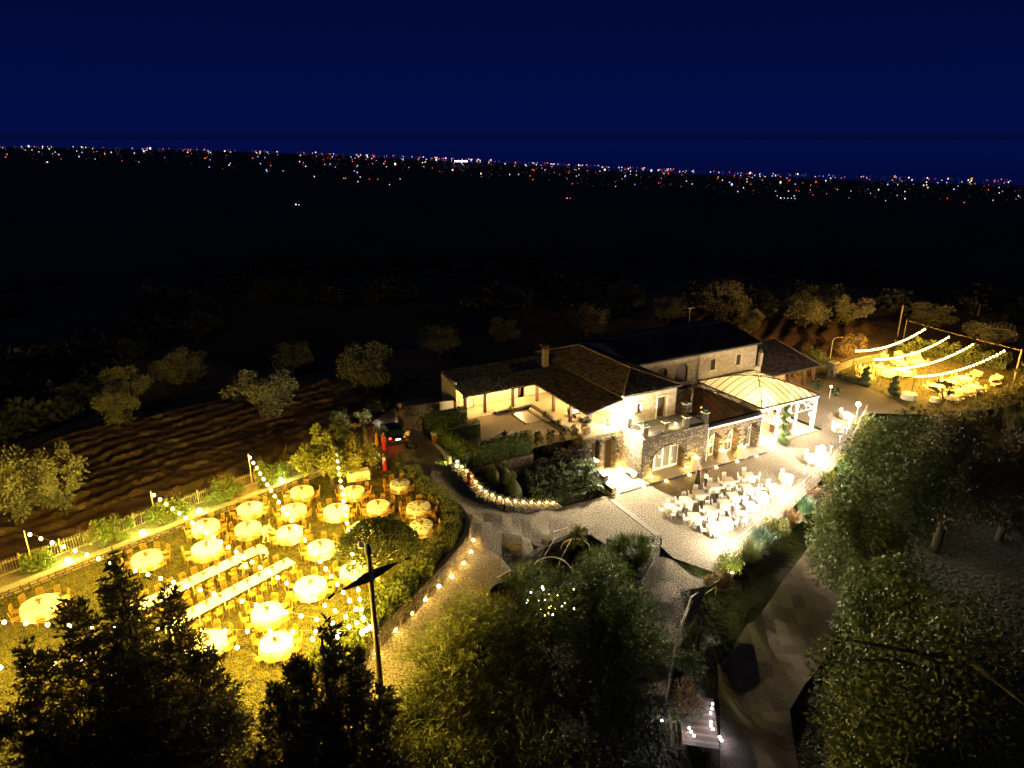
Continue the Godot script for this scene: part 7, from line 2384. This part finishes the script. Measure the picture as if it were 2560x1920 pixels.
	var rs := [[43.9, -97.0, 2.4, Color(0.05, 0.065, 0.015), Color(0.13, 0.15, 0.04), "round green shrub beside the side wing roof"], [51.0, -103.8, 1.7, Color(0.1, 0.07, 0.025), Color(0.25, 0.17, 0.07), "tall dry golden bush behind the street lamp"], [54.0, -106.5, 1.8, Color(0.1, 0.07, 0.025), Color(0.24, 0.16, 0.07), "dry golden bush left of the tall leaning pole"], [41.6, -90.3, 0.8, Color(0.04, 0.05, 0.02), Color(0.09, 0.11, 0.05), "small dark shrub in front of the wing posts"], [43.0, -88.0, 0.7, Color(0.04, 0.05, 0.02), Color(0.09, 0.1, 0.05), "small dark shrub by the path bollard near the pavilion"]]
	for s in rs:
		var p := Vector3(s[0], 0, s[1])
		p.y = ground(p.x, p.z) if s[1] < -95 else G
		var o := thing("garden_bush", s[5], "bush", p)
		var R: float = s[2]
		part(o, "foliage", crown(34, Vector3(R, R * 0.85, R), 70, 0.22, 0.07, s[3], s[4]), M.leaf, "stuff").position.y = R * 0.75
		part(o, "stem", trunk(R * 0.5, 0.07, 5, R * 0.5, R * 0.4), M.bark)
	var bl := thing("path_lamp", "small white path lamp beyond the pavilion corner", "lamp", Vector3(41.7, G, -86.6))
	var bm := MB.new()
	bm.tube([Vector3.ZERO, UP * 1.5], [0.06, 0.05], 7)
	part(bl, "post", bm, M.white_paint)
	var bb := MB.new()
	bb.ball(UP * 1.65, Vector3.ONE * 0.16, 8)
	part(bl, "lamp_globe", bb, glow(Color(1, 0.93, 0.8), 3.0))
	omni(bl, UP * 1.65, Color(1, 0.85, 0.6), 1.2, 0.1)

func make_olives() -> void:
	# a few olive crowns and trunks, shared between the trees
	var cr := []
	for k in 5:
		var m := crown(26, Vector3(1.05, 0.95, 1.05), 170, 0.08, 0.028, Color(0.085, 0.08, 0.04), Color(0.26, 0.235, 0.14), 0.0, 0.0, 0.62)
		cr.append(m.done())
	var tk := []
	for k in 3: tk.append(trunk(1.2, 0.2, 5, 1.3, 1.6).done())
	var list := [[-27.5, -72.2, 7.6, 5.2, "full round olive tree lit from the lawn, alone in the ploughed field"], [-41.9, -69.5, 4.6, 4.6, "slim pale olive tree at the far edge of the ploughed field"], [-44.2, -75.7, 5.6, 5.0, "dim olive tree just behind the slim pale one"], [-43.3, -86.4, 7.4, 4.6, "dark olive tree alone in the night field, upper left"],
		[-39.3, -48.8, 5.4, 6.6, "tall olive tree at the left edge of the picture"], [-36.4, -50.6, 4.3, 6.0, "olive tree right next to the leftmost one"], [-17.4, -79.5, 6.9, 6.6, "dim olive tree beyond the gate road"], [-10.2, -94.5, 6.4, 4.6, "grey olive tree behind the left porch end"], [-1.1, -102.7, 5.6, 4.0, "small grey olive tree behind the chimney"], [11.8, -108.4, 8.4, 5.0, "broad dark olive tree behind the hipped roof"],
		[21.6, -128.5, 7.2, 5.2, "dark olive tree high behind the long house"], [27.2, -120.0, 7.0, 4.4, "brownish olive tree left of the roof aerial"], [36.6, -119.2, 8.4, 7.6, "big lit olive tree behind the end of the long house"], [38.8, -112.1, 5.0, 4.2, "lower olive tree in front of the big lit one"], [50.0, -116.9, 8.2, 5.4, "warm lit olive tree with a pale trunk on the slope"], [56.2, -128.5, 8.2, 5.6, "taller olive tree behind the warm lit one"], [58.8, -120.0, 7.4, 5.4, "warm lit olive tree nearest the leaning pole"],
		[23.3, -149.3, 9.0, 5.0, "very dark olive tree far up the slope"], [76.8, -125.0, 8.6, 4.6, "dark olive tree behind the far garden cable"], [78.9, -112.5, 8.4, 4.2, "dark rounded tree at the right behind the far garden"], [49.7, -163.0, 10.5, 4.8, "dim olive tree farthest up the right slope"], [38.4, -154.3, 9.0, 4.6, "dim olive tree in the middle of the dark slope"], [-55.0, -80.0, 6.0, 4.2, "barely visible olive tree left of the field"], [-31.0, -95.0, 6.5, 4.4, "barely visible olive tree behind the field"]]
	for i in list.size():
		var o: Array = list[i]
		var y := ground(o[0], o[1])
		if o[1] < -145: y = lerpf(y, far_height(Vector2(o[0], o[1] + 77).length()), 0.5)
		var t := thing("olive_tree", o[4], "tree", Vector3(o[0], y - 0.1, o[1]), rng.randf() * TAU)
		var w: float = o[2]
		var h: float = o[3]
		var tr := part(t, "trunk", tk[i % 3], M.bark)
		tr.scale = Vector3(w / 7.0, h / 5.5, w / 7.0)
		var c := part(t, "crown", cr[i % 5], M.leaf, "stuff")
		c.scale = Vector3(w * 0.5, h * 0.5, w * 0.48)
		c.position.y = h * 0.6

func big_tree(label: String, base: Vector3, top: float, r: Vector3, cy: float, clumps: int, per: int, ll: float, c0: Color, c1: Color, droop: float, tr: float, called := "tall_tree", inner := 0.5) -> void:
	var t := thing(called, label, "tree", base)
	var m := MB.new()
	var H := top - base.y
	m.tube([UP * -0.5, Vector3(0.2, H * 0.35, 0.1), Vector3(-0.1, H * 0.7, 0), Vector3(0, H * 0.93, 0)], [tr * 1.3, tr, tr * 0.6, tr * 0.2], 8)
	for k in 16:
		var a := rng.randf() * TAU
		var y := H * rng.randf_range(0.25, 0.85)
		var d := Vector3(cos(a) * r.x, 0, sin(a) * r.z) * rng.randf_range(0.5, 0.8)
		m.tube([UP * y, UP * (y + 0.3) + d * 0.5, UP * (y + rng.randf_range(-0.2, 1.0)) + d], [tr * 0.35, tr * 0.2, tr * 0.07], 5)
	part(t, "trunk", m, M.bark)
	part(t, "crown", crown(clumps, r, per, ll, ll * 0.3, c0, c1, droop, 0.0, inner), M.leaf, "stuff").position.y = cy - base.y

func conifer(label: String, base: Vector3, top: float, rad: float, n: int, seeds: Array) -> void:   # dark conifer with several ragged spires
	var t := thing("conifer", label, "tree", base)
	var tm := MB.new()
	var H := top - base.y
	tm.tube([UP * -0.5, UP * H * 0.5, UP * H * 0.97], [0.24, 0.15, 0.03], 8)
	var lf := MB.new()
	var cA := Color(0.03, 0.028, 0.014)
	var cB := Color(0.1, 0.08, 0.045)
	for s in seeds:      # spires: [dx, dz, top fraction, base fraction, radius]
		var o := Vector3(s[0], 0, s[1])
		tm.tube([UP * H * float(s[3]), o * 0.7 + UP * H * (float(s[3]) + 0.15), o + UP * H * float(s[2])], [0.1, 0.07, 0.02], 6)
		for b in int(n * float(s[4])):
			var u := pow(rng.randf(), 0.8)
			var y := lerpf(H * float(s[2]), H * (float(s[3]) - 0.05), u)
			var a := rng.randf() * TAU
			var R := rad * float(s[4]) * (0.2 + 0.8 * u) * rng.randf_range(0.45, 1.05)
			var root := o * (1.0 if y > H * 0.5 else 0.75) + UP * y
			var out := Vector3(cos(a), rng.randf_range(0.1, 0.55), sin(a)).normalized()
			var tip := root + out * R
			tm.tube([root, tip], [0.022, 0.006], 3, false)
			for k in 13:
				var q := rng.randf()
				var p := root.lerp(tip, 0.35 + 0.65 * q)
				var e := (out * 0.6 + Vector3(rng.randfn(), rng.randfn() * 0.7 + 0.3, rng.randfn()) * 0.7).normalized()
				lf.leaf(p, e * rng.randf_range(0.14, 0.34), e.cross(Vector3(rng.randfn(), rng.randfn(), rng.randfn())).normalized() * 0.042, cA.lerp(cB, rng.randf()))
	part(t, "trunk", tm, M.bark)
	part(t, "crown", lf, M.leaf, "stuff")

func make_near_trees() -> void:
	conifer("broad dark conifer filling the lower left corner", Vector3(-14.6, -0.8, -22.3), 13.4, 3.2, 380, [[0, 0, 1.0, 0.45, 0.85], [-1.6, 0.5, 0.9, 0.4, 0.8], [1.5, -0.3, 0.88, 0.42, 0.75], [-3.4, 0.8, 0.76, 0.3, 0.9], [2.9, 0.7, 0.74, 0.3, 0.9], [0.6, 1.6, 0.8, 0.3, 1.0], [-1.2, -1.4, 0.86, 0.4, 0.8], [4.0, 1.6, 0.6, 0.2, 1.0], [-4.6, 1.8, 0.6, 0.2, 1.0], [1.0, 2.6, 0.62, 0.18, 1.1], [-2.2, 2.6, 0.64, 0.2, 1.0]])
	conifer("dark many-spired conifer in the lower middle left", Vector3(-6.5, -1.6, -19.8), 12.4, 2.7, 400, [[0.35, 0, 1.0, 0.5, 0.6], [-0.75, 0.3, 0.92, 0.45, 0.6], [1.15, 0.1, 0.93, 0.45, 0.6], [-1.75, 0.3, 0.83, 0.4, 0.7], [1.95, 0.3, 0.82, 0.4, 0.7], [0.2, 1.0, 0.84, 0.35, 0.9], [-2.4, 1.1, 0.66, 0.28, 0.9], [2.6, 1.2, 0.66, 0.28, 0.9], [0.3, 2.0, 0.66, 0.25, 1.0], [-1.3, -0.8, 0.85, 0.4, 0.7], [3.2, 2.0, 0.5, 0.2, 0.9]])
	var cA := Color(0.032, 0.045, 0.013)
	var cB := Color(0.11, 0.135, 0.045)
	big_tree("tall green tree right of the courtyard's drop, nearest the tables", Vector3(27.5, -10, -49.0), 3.8, Vector3(3.8, 6.0, 3.8), -2.2, 80, 130, 0.32, cA, cB, 0.5, 0.3)
	big_tree("tallest green tree beyond the drop, against the far garden", Vector3(33.5, -9.6, -55.5), 6.6, Vector3(4.6, 6.4, 4.6), 0.0, 110, 130, 0.33, cA, cB, 0.5, 0.34)
	big_tree("green tree right of the tallest, hiding the garden edge", Vector3(41.0, -9.2, -59.0), 5.0, Vector3(5.2, 6.2, 5.0), -1.4, 100, 120, 0.34, Color(0.045, 0.042, 0.018), Color(0.12, 0.10, 0.05), 0.5, 0.34)
	big_tree("dim tree at the right edge below the far garden", Vector3(48.5, -9.5, -61.0), 2.0, Vector3(5.2, 5.4, 5.0), -3.6, 80, 110, 0.34, Color(0.035, 0.03, 0.016), Color(0.09, 0.07, 0.04), 0.5, 0.3)
	big_tree("green tree standing low beside the dark track", Vector3(26.0, -10, -41.5), 1.4, Vector3(3.4, 5.2, 3.4), -3.6, 70, 120, 0.3, cA, cB, 0.6, 0.26)
	big_tree("huge round tree in the lower right corner", Vector3(20.8, -10.5, -27.0), 8.0, Vector3(6.4, 7.6, 5.6), 0.6, 150, 190, 0.27, Color(0.022, 0.03, 0.008), Color(0.075, 0.085, 0.024), 0.3, 0.42)
	big_tree("second crown of the lower right corner, lower left of the huge one", Vector3(16.6, -9.6, -22.6), 4.8, Vector3(3.9, 5.8, 3.8), -0.8, 90, 160, 0.26, Color(0.022, 0.03, 0.008), Color(0.07, 0.08, 0.024), 0.3, 0.36)
	big_tree("sparse dark tree between the track and the huge round tree", Vector3(20.6, -9.9, -35.2), -3.2, Vector3(1.8, 2.4, 1.8), -5.8, 22, 60, 0.3, Color(0.03, 0.03, 0.014), Color(0.09, 0.09, 0.05), 0.4, 0.2)
	# reeds at the edge of the far garden
	for k in 4:
		var p := Vector3([52.0, 56.0, 60.5, 65.0][k], 0, [-78.0, -77.5, -78.5, -81.0][k])
		p.y = ground(p.x, p.z)
		var t := thing("reed_clump", "clump of tall reeds below the far garden, %s from the left" % ORD[k], "reeds", p)
		part(t, "blades", strands(500, 2.4, 2.4, Color(0.08, 0.07, 0.02), Color(0.2, 0.15, 0.06), 0.03, 0.9), M.leaf, "stuff")

func thicket(label: String, spots: Array, c0: Color, c1: Color, per: int) -> void:   # feathery mass of arching shoots that reads as one growth
	var t := thing("thicket", label, "thicket")
	var mb := MB.new()
	var st := MB.new()
	st.col = Color(0.6, 0.5, 0.4)
	for s in spots:
		var base := Vector3(s[0], ground(s[0], s[1]) - 0.2, s[1])
		var H: float = s[2]
		var R: float = s[3]
		for i in per:
			var a := rng.randf() * TAU
			var q := sqrt(rng.randf())
			var root := base + Vector3(cos(a), 0, sin(a)) * R * 0.25 * q
			var out := Vector3(cos(a), 0, sin(a)) * R * q
			var h := H * (1.0 - 0.45 * q * q) * rng.randf_range(0.75, 1.1)
			var mid := root + out * 0.45 + UP * h * 0.75
			var tip := root + out * 1.0 + UP * h
			if i % 5 == 0: st.tube([root, mid, tip], [0.03, 0.02, 0.008], 3, false)
			var cc := c0.lerp(c1, rng.randf())
			for k in 9:
				var u := 0.35 + 0.65 * rng.randf()
				var p := root.lerp(mid, u * 2.0) if u < 0.5 else mid.lerp(tip, u * 2.0 - 1.0)
				var e := (Vector3(rng.randfn(), rng.randfn() * 0.6 + 0.5, rng.randfn()) + out.normalized() * 0.5).normalized()
				mb.leaf(p, e * rng.randf_range(0.25, 0.6), e.cross(Vector3(rng.randfn(), rng.randfn(), rng.randfn())).normalized() * 0.03, cc * rng.randf_range(0.75, 1.2))
	part(t, "stems", st, M.bark)
	part(t, "foliage", mb, M.leaf, "stuff")

func make_lower_paths() -> void:
	thicket("golden feathery thicket right of the lamp mast, lit by the lawn", [[-4.0, -33.4, 3.2, 2.4], [-2.4, -36.4, 2.8, 2.2], [-0.8, -39.6, 2.7, 2.1], [-4.8, -30.2, 3.4, 2.4], [-1.0, -32.5, 3.8, 2.6], [-3.5, -27.0, 3.6, 2.4], [0.2, -36.5, 3.6, 2.4], [-6.2, -26.5, 2.6, 2.0]], Color(0.05, 0.062, 0.009), Color(0.15, 0.155, 0.028), 300)
	thicket("green feathery thicket in the centre around the garden arch", [[1.2, -42.6, 3.4, 2.0], [4.2, -42.4, 4.2, 2.4], [6.8, -44.6, 4.4, 2.3], [8.0, -41.6, 4.6, 2.2], [6.0, -39.2, 4.6, 2.4], [2.2, -38.8, 4.0, 2.4], [8.6, -38.0, 4.4, 2.0], [6.8, -47.6, 2.8, 1.7]], Color(0.025, 0.045, 0.01), Color(0.085, 0.125, 0.03), 300)
	thicket("dark thicket on the slope at the bottom centre", [[2.0, -34.0, 3.8, 2.6], [5.0, -34.5, 3.8, 2.6], [7.6, -33.6, 3.4, 2.2], [1.5, -29.0, 4.0, 2.8], [5.0, -29.0, 4.0, 2.8], [-1.0, -25.0, 4.0, 2.6], [3.0, -24.0, 4.0, 2.8], [7.5, -28.5, 3.2, 2.2]], Color(0.014, 0.02, 0.007), Color(0.04, 0.05, 0.018), 200)
	# path-edge rail, stone wall and grasses of the lower walk
	var rl := thing("path_rail", "slender pale handrail on the right edge of the drive", "railing", Vector3(4.4, 0, -52.3))
	var rp := [[4.4, -52.3], [3.0, -50.4], [1.7, -48.2], [0.5, -45.3], [-0.5, -43.0], [-1.4, -41.0]]
	for i in rp.size() - 1:
		var a := Vector3(rp[i][0] + 0.35, 0, rp[i][1])
		var b := Vector3(rp[i + 1][0] + 0.35, 0, rp[i + 1][1])
		a.y = ground(a.x, a.z) ; b.y = ground(b.x, b.z)
		var o := Vector3(4.4, 0, -52.3)
		var m := MB.new()
		m.tube([a - o + UP * 0.95, b - o + UP * 0.95], [0.04], 5)
		part(rl, "handrail", m, M.pale_iron)
		var p := MB.new()
		p.tube([a - o - UP * 0.3, a - o + UP * 0.96], [0.035], 5)
		part(rl, "post", p, M.pale_iron)
	var ww := thing("lower_wall", "rough stone wall of the sunken walk, its end jutting into the gravel", "wall")
	var wp := [Vector3(6.6, -4.0, -53.2), Vector3(5.6, -3.9, -52.2), Vector3(4.0, -3.8, -50.9), Vector3(2.6, -3.4, -49.3), Vector3(1.6, -3.0, -47.4)]
	var st := MB.new()
	var co := MB.new()
	for i in wp.size() - 1:
		var a: Vector3 = wp[i]
		var b: Vector3 = wp[i + 1]
		var u := Vector3(b.x - a.x, 0, b.z - a.z).normalized()
		var n := Vector3(-u.z, 0, u.x)
		if n.dot(Vector3(1, 0, 0.3)) < 0: n = -n
		var L := Vector2(b.x - a.x, b.z - a.z).length()
		co.qo(a - UP * 2.6, b - UP * 2.6, b, a, n)
		co.qo(a, b, b - n * 0.45, a - n * 0.45, UP)
		co.qo(a - n * 0.45 - UP * 1.2, b - n * 0.45 - UP * 1.2, b - n * 0.45, a - n * 0.45, -n)
		if i == 0: co.qo(a - UP * 2.6, a, a - n * 0.45, a - n * 0.45 - UP * 2.6, -u)
		stones(st, Vector3(a.x, minf(a.y, b.y) - 2.4, a.z), u, UP, n, L, 2.4, nocall, 0.4, 0.22, Color(0.26, 0.2, 0.16))
		stones(st, a - n * 0.45, u, n, UP, L, 0.45, nocall, 0.4, 0.22, Color(0.3, 0.24, 0.18))
	part(ww, "wall", co, M.mortar)
	part(ww, "stonework", st, M.stone, "stuff")
	var pl := thing("stone_planter", "stone edged planter with long grasses pointing at the white tables", "planter")
	var pw := [Vector3(8.0, -4.0, -51.8), Vector3(12.6, -3.9, -51.9), Vector3(12.0, -4.0, -49.8), Vector3(10.2, -4.6, -46.8)]
	var ps := MB.new()
	var pc := MB.new()
	for i in 3:
		var a: Vector3 = pw[i]
		var b: Vector3 = pw[i + 1]
		var u := Vector3(b.x - a.x, 0, b.z - a.z).normalized()
		var n := Vector3(u.z, 0, -u.x)
		if n.dot(Vector3(a.x + b.x, 0, a.z + b.z) * 0.5 - Vector3(10, 0, -49.5)) < 0: n = -n
		var L := Vector2(b.x - a.x, b.z - a.z).length()
		pc.qo(a - UP * 1.2, b - UP * 1.2, b, a, n)
		pc.qo(a, b, b - n * 0.5, a - n * 0.5, UP)
		pc.qo(a - n * 0.5 - UP * 1.2, b - n * 0.5 - UP * 1.2, b - n * 0.5, a - n * 0.5, -n)
		stones(ps, Vector3(a.x, minf(a.y, b.y) - 1.0, a.z), u, UP, n, L, 1.0, nocall, 0.4, 0.22, Color(0.28, 0.22, 0.16))
		stones(ps, a - n * 0.5, u, n, UP, L, 0.5, nocall, 0.4, 0.25, Color(0.34, 0.28, 0.2))
	part(pl, "wall", pc, M.mortar)
	part(pl, "stonework", ps, M.stone, "stuff")
	for k in 4:
		var p := Vector3([9.3, 10.6, 8.4, 10.4][k], -4.5, [-50.6, -50.4, -49.2, -48.6][k])
		var g := part(pl, "grass_clump", strands(500, 1.5, 1.5, Color(0.04, 0.055, 0.015), Color(0.12, 0.14, 0.045), 0.025, 1.0), M.leaf, "stuff")
		g.position = p
	for k in 7:
		var p := Vector3([2.9, 3.9, 1.6, 0.9, 0.4, -0.3, 4.6][k] + 0.9, 0, [-49.6, -51.0, -46.6, -45.0, -43.4, -41.8, -51.9][k])
		p.y = ground(p.x, p.z) + 0.2
		var o := thing("path_grass", "grassy tussock between the drive's handrail and the sunken wall, %s from the top" % ORD[[2, 1, 3, 4, 5, 6, 0][k]], "grass clump", p)
		part(o, "blades", strands(380, 1.15, 1.15, Color(0.06, 0.065, 0.015), Color(0.19, 0.17, 0.05), 0.022, 1.0), M.leaf, "stuff")
	# hoop arch with its cables
	var ar := thing("hoop_arch", "thin pale hoop arch standing over the sunken walk", "arch", Vector3(3.0, -5.0, -46.6))
	var hm := MB.new()
	var pts := []
	for i in 17:
		var a := PI * i / 16.0
		pts.append(Vector3(-cos(a) * 1.75, sin(a) * 1.9 + 0.6, 0))
	hm.tube(pts, [0.045], 6)
	part(ar, "hoop", hm, M.white_paint)
	for s in [-0.7, 0.7]:
		var c := MB.new()
		c.tube([Vector3(s - 0.6, 1.7, 2.4), Vector3(s, 2.2, 0), Vector3(s + 1.2, 2.1, -3.4)], [0.018], 4)
		part(ar, "cable", c, M.pale_iron)
	var b2 := thing("hoop_arch", "small leafy second hoop arch at the sunken walk's far end", "arch", Vector3(5.2, -4.9, -50.0))
	var h2 := MB.new()
	pts = []
	for i in 13:
		var a := PI * i / 12.0
		pts.append(Vector3(-cos(a) * 1.2, sin(a) * 1.0 + 0.9, 0))
	h2.tube(pts, [0.05], 6)
	part(b2, "hoop", h2, M.pale_iron)
	part(b2, "climber", crown(14, Vector3(1.2, 0.5, 0.4), 40, 0.16, 0.06, Color(0.05, 0.065, 0.015), Color(0.14, 0.15, 0.04)), M.leaf, "stuff").position.y = 1.6
	# candle lights glinting through the leaves
	var cl := thing("candle_stand", "stand of small amber candle lights glinting through the dark thicket", "candles", Vector3(2.6, -5.6, -40.9))
	for k in 20:
		var p := Vector3(rng.randf_range(-1.6, 1.7), 3.4 + rng.randf_range(-0.9, 0.9), rng.randf_range(-0.6, 1.2))
		var m := MB.new()
		m.ball(p, Vector3(0.035, 0.06, 0.035) * rng.randf_range(0.7, 1.4), 6)
		var q := part(cl, "candle_light", m, M.bulb_warm if k % 3 else M.bulb_cool)
		var w := MB.new()
		w.tube([p - UP * 0.05, p - UP * 0.7], [0.008], 3)
		part(q, "hanger", w, M.iron)
	omni(cl, Vector3(0, 3.6, 0.3), Color(1, 0.7, 0.35), 0.5, 0.1)
	# boarded landing with strings of small lights
	var dk := thing("timber_deck", "dark boarded landing with small lights by the track", "deck", Vector3(11.9, -7.2, -35.2), -0.18)
	for i in 15:
		var b := MB.new()
		b.bx(Vector3(0, 0, -2.0 + i * 0.28), Vector3(2.2, 0.06, 0.25))
		part(dk, "plank", b, mat(0.12, 0.075, 0.05, 0.8) if i % 2 else M.timber)
	var bn := thing("timber_bench", "boarded bench seat left of the lit landing", "bench", Vector3(9.6, -6.9, -33.4), -0.18)
	for i in 5:
		var b := MB.new()
		b.bx(Vector3(-0.6 + i * 0.3, 0.4, 0), Vector3(0.26, 0.06, 2.0))
		part(bn, "plank", b, M.timber)
	for q in 4:
		var b := MB.new()
		b.bx(Vector3(-0.6 if q & 1 else 0.6, 0.0, -0.9 if q & 2 else 0.9), Vector3(0.1, 0.74, 0.1))
		part(bn, "leg", b, M.timber)
	var lp := [[13.1, -36.4], [12.95, -36.0], [12.75, -35.6], [12.6, -34.9], [12.5, -34.6], [12.55, -34.3], [12.8, -33.7], [12.85, -33.45], [11.9, -36.6], [11.75, -36.4], [11.55, -36.1], [11.1, -34.4], [11.15, -34.1], [11.25, -33.8], [10.2, -34.6], [9.5, -35.0], [10.35, -33.9]]
	for k in lp.size():
		var l := thing("deck_light", "small white light on the boarded landing, %s" % (["right edge, ", "left edge, ", "bench, "][0 if k < 8 else (1 if k < 14 else 2)] + ORD[k if k < 8 else (k - 8 if k < 14 else k - 14)] + " from the top"), "light", Vector3(lp[k][0], -6.95, lp[k][1]), 0, "small lights of the landing")
		var b := MB.new()
		b.ball(Vector3.ZERO, Vector3.ONE * 0.07, 8)
		part(l, "lamp_bulb", b, M.bulb_cool)
		var h := MB.new()
		h.tube([Vector3(0, -0.25, 0), Vector3(0, -0.06, 0)], [0.03], 5)
		part(l, "spike", h, M.iron)
		omni(l, Vector3.ZERO, Color(0.92, 0.93, 1.0), 0.16, 0.05)
	for k in 2:
		var p := Vector3([10.1, 11.2][k], -6.9, [-34.8, -36.0][k])
		var o := thing("deck_plant", "small bright plant by the landing lights, %s one" % ["bench side", "upper"][k], "plant", p)
		part(o, "blades", strands(60, 0.6, 0.6, Color(0.08, 0.1, 0.02), Color(0.22, 0.22, 0.06), 0.02), M.leaf, "stuff")

func make_people() -> void:
	var wh := Color(0.75, 0.72, 0.66)
	var bk := Color(0.012, 0.012, 0.014)
	var red := Color(0.42, 0.012, 0.015)
	person("bending waiter in white laying a round table on the lawn", Vector3(-18.0, 0, -44.7), -1.75, {"top": wh, "low": Color(0.7, 0.66, 0.55), "shoe": wh}, {"lean": 0.7, "armL": [Vector3(-0.1, -0.75, -0.7), Vector3(0.1, -0.3, -1)], "armR": [Vector3(0.1, -0.75, -0.7), Vector3(-0.1, -0.3, -1)], "step": 0.16})
	person("waiter in white shirt and black apron between the long tables", Vector3(-16.95, 0, -41.55), PI, {"top": wh, "low": bk, "apron": bk}, {"step": 0.08, "armL": [Vector3(-0.25, -1, -0.2), Vector3(0.4, -0.4, -0.8)], "armR": [Vector3(0.25, -1, -0.2), Vector3(-0.4, -0.4, -0.8)]})
	person("waiter in white stooping over the left long table", Vector3(-17.55, 0, -39.9), 0.9, {"top": wh, "low": bk}, {"lean": 0.95, "armL": [Vector3(-0.1, -0.8, -0.6), Vector3(0, -0.5, -1)], "armR": [Vector3(0.1, -0.8, -0.6), Vector3(0, -0.5, -1)]})
	person("waiter in white half hidden behind the mushroom shaped tree", Vector3(-11.9, 0, -41.9), 2.2, {"top": wh, "low": bk}, {"step": 0.12})
	person("person in black standing at the buffet under the glowing tree", Vector3(-12.0, 0, -54.4), 1.5, {"top": bk, "low": bk}, {"armR": [Vector3(0.1, -0.9, -0.4), Vector3(0, -0.2, -1)]})
	person("woman-sized figure in white blouse and long red skirt on the lawn's top edge", Vector3(-11.3, 0, -56.4), 1.35, {"top": wh, "low": red}, {"hem": 0.12, "flare": 0.22, "long_hair": true, "scale": 0.95, "armR": [Vector3(0.1, -0.9, -0.3), Vector3(0, -0.1, -1)]})
	get_child(get_child_count() - 1).set_meta("label", "person in white blouse and long red skirt at the lawn's top edge")
	person("person in white shirt and long black apron facing the red skirt", Vector3(-11.95, 0, -56.7), -2.4, {"top": wh, "low": bk, "apron": bk}, {"hem": 0.35, "flare": 0.18, "armL": [Vector3(-0.3, -0.9, -0.1), Vector3(0.6, 0.25, -0.7)], "armR": [Vector3(0.3, -0.9, -0.1), Vector3(-0.6, 0.25, -0.7)], "scale": 1.05})
	person("person in a long red gown beside the black car", Vector3(-12.1, 0, -60.8), 2.6, {"top": red, "low": red, "sleeve": Color(0.42, 0.25, 0.17), "hair": Color(0.25, 0.15, 0.05)}, {"hem": 0.04, "flare": 0.2, "long_hair": true})
	person("person in a mustard coat by the gate pillar and black car", Vector3(-12.9, 0, -61.4), -1.2, {"top": Color(0.4, 0.2, 0.03), "low": Color(0.4, 0.2, 0.03)}, {"hem": 0.4, "flare": 0.2})
	person("person in white shirt and red waistcoat by the open car boot", Vector3(-9.95, 0, -61.9), 0.7, {"top": wh, "low": bk, "apron": Color(0.3, 0.02, 0.02)}, {"armL": [Vector3(-0.2, -0.9, -0.4), Vector3(0.1, -0.2, -1)], "armR": [Vector3(0.2, -0.9, -0.4), Vector3(-0.1, -0.2, -1)]})
	person("person in a long black gown on the courtyard gravel", W(4.6, 3.1, G), 2.9, {"top": bk, "low": bk, "sleeve": Color(0.42, 0.25, 0.17), "hair": Color(0.09, 0.045, 0.02)}, {"hem": 0.03, "flare": 0.26, "long_hair": true})
	person("waiter in white shirt walking towards the white tables", W(4.65, 4.1, G), -1.0, {"top": wh, "low": bk}, {"step": 0.22, "lean": 0.12})
	person("person in a red dress on the curved stairway", Vector3(-3.85, -1.75, -56.7), 2.4, {"top": red, "low": red}, {"hem": 0.35, "flare": 0.2, "scale": 0.95})
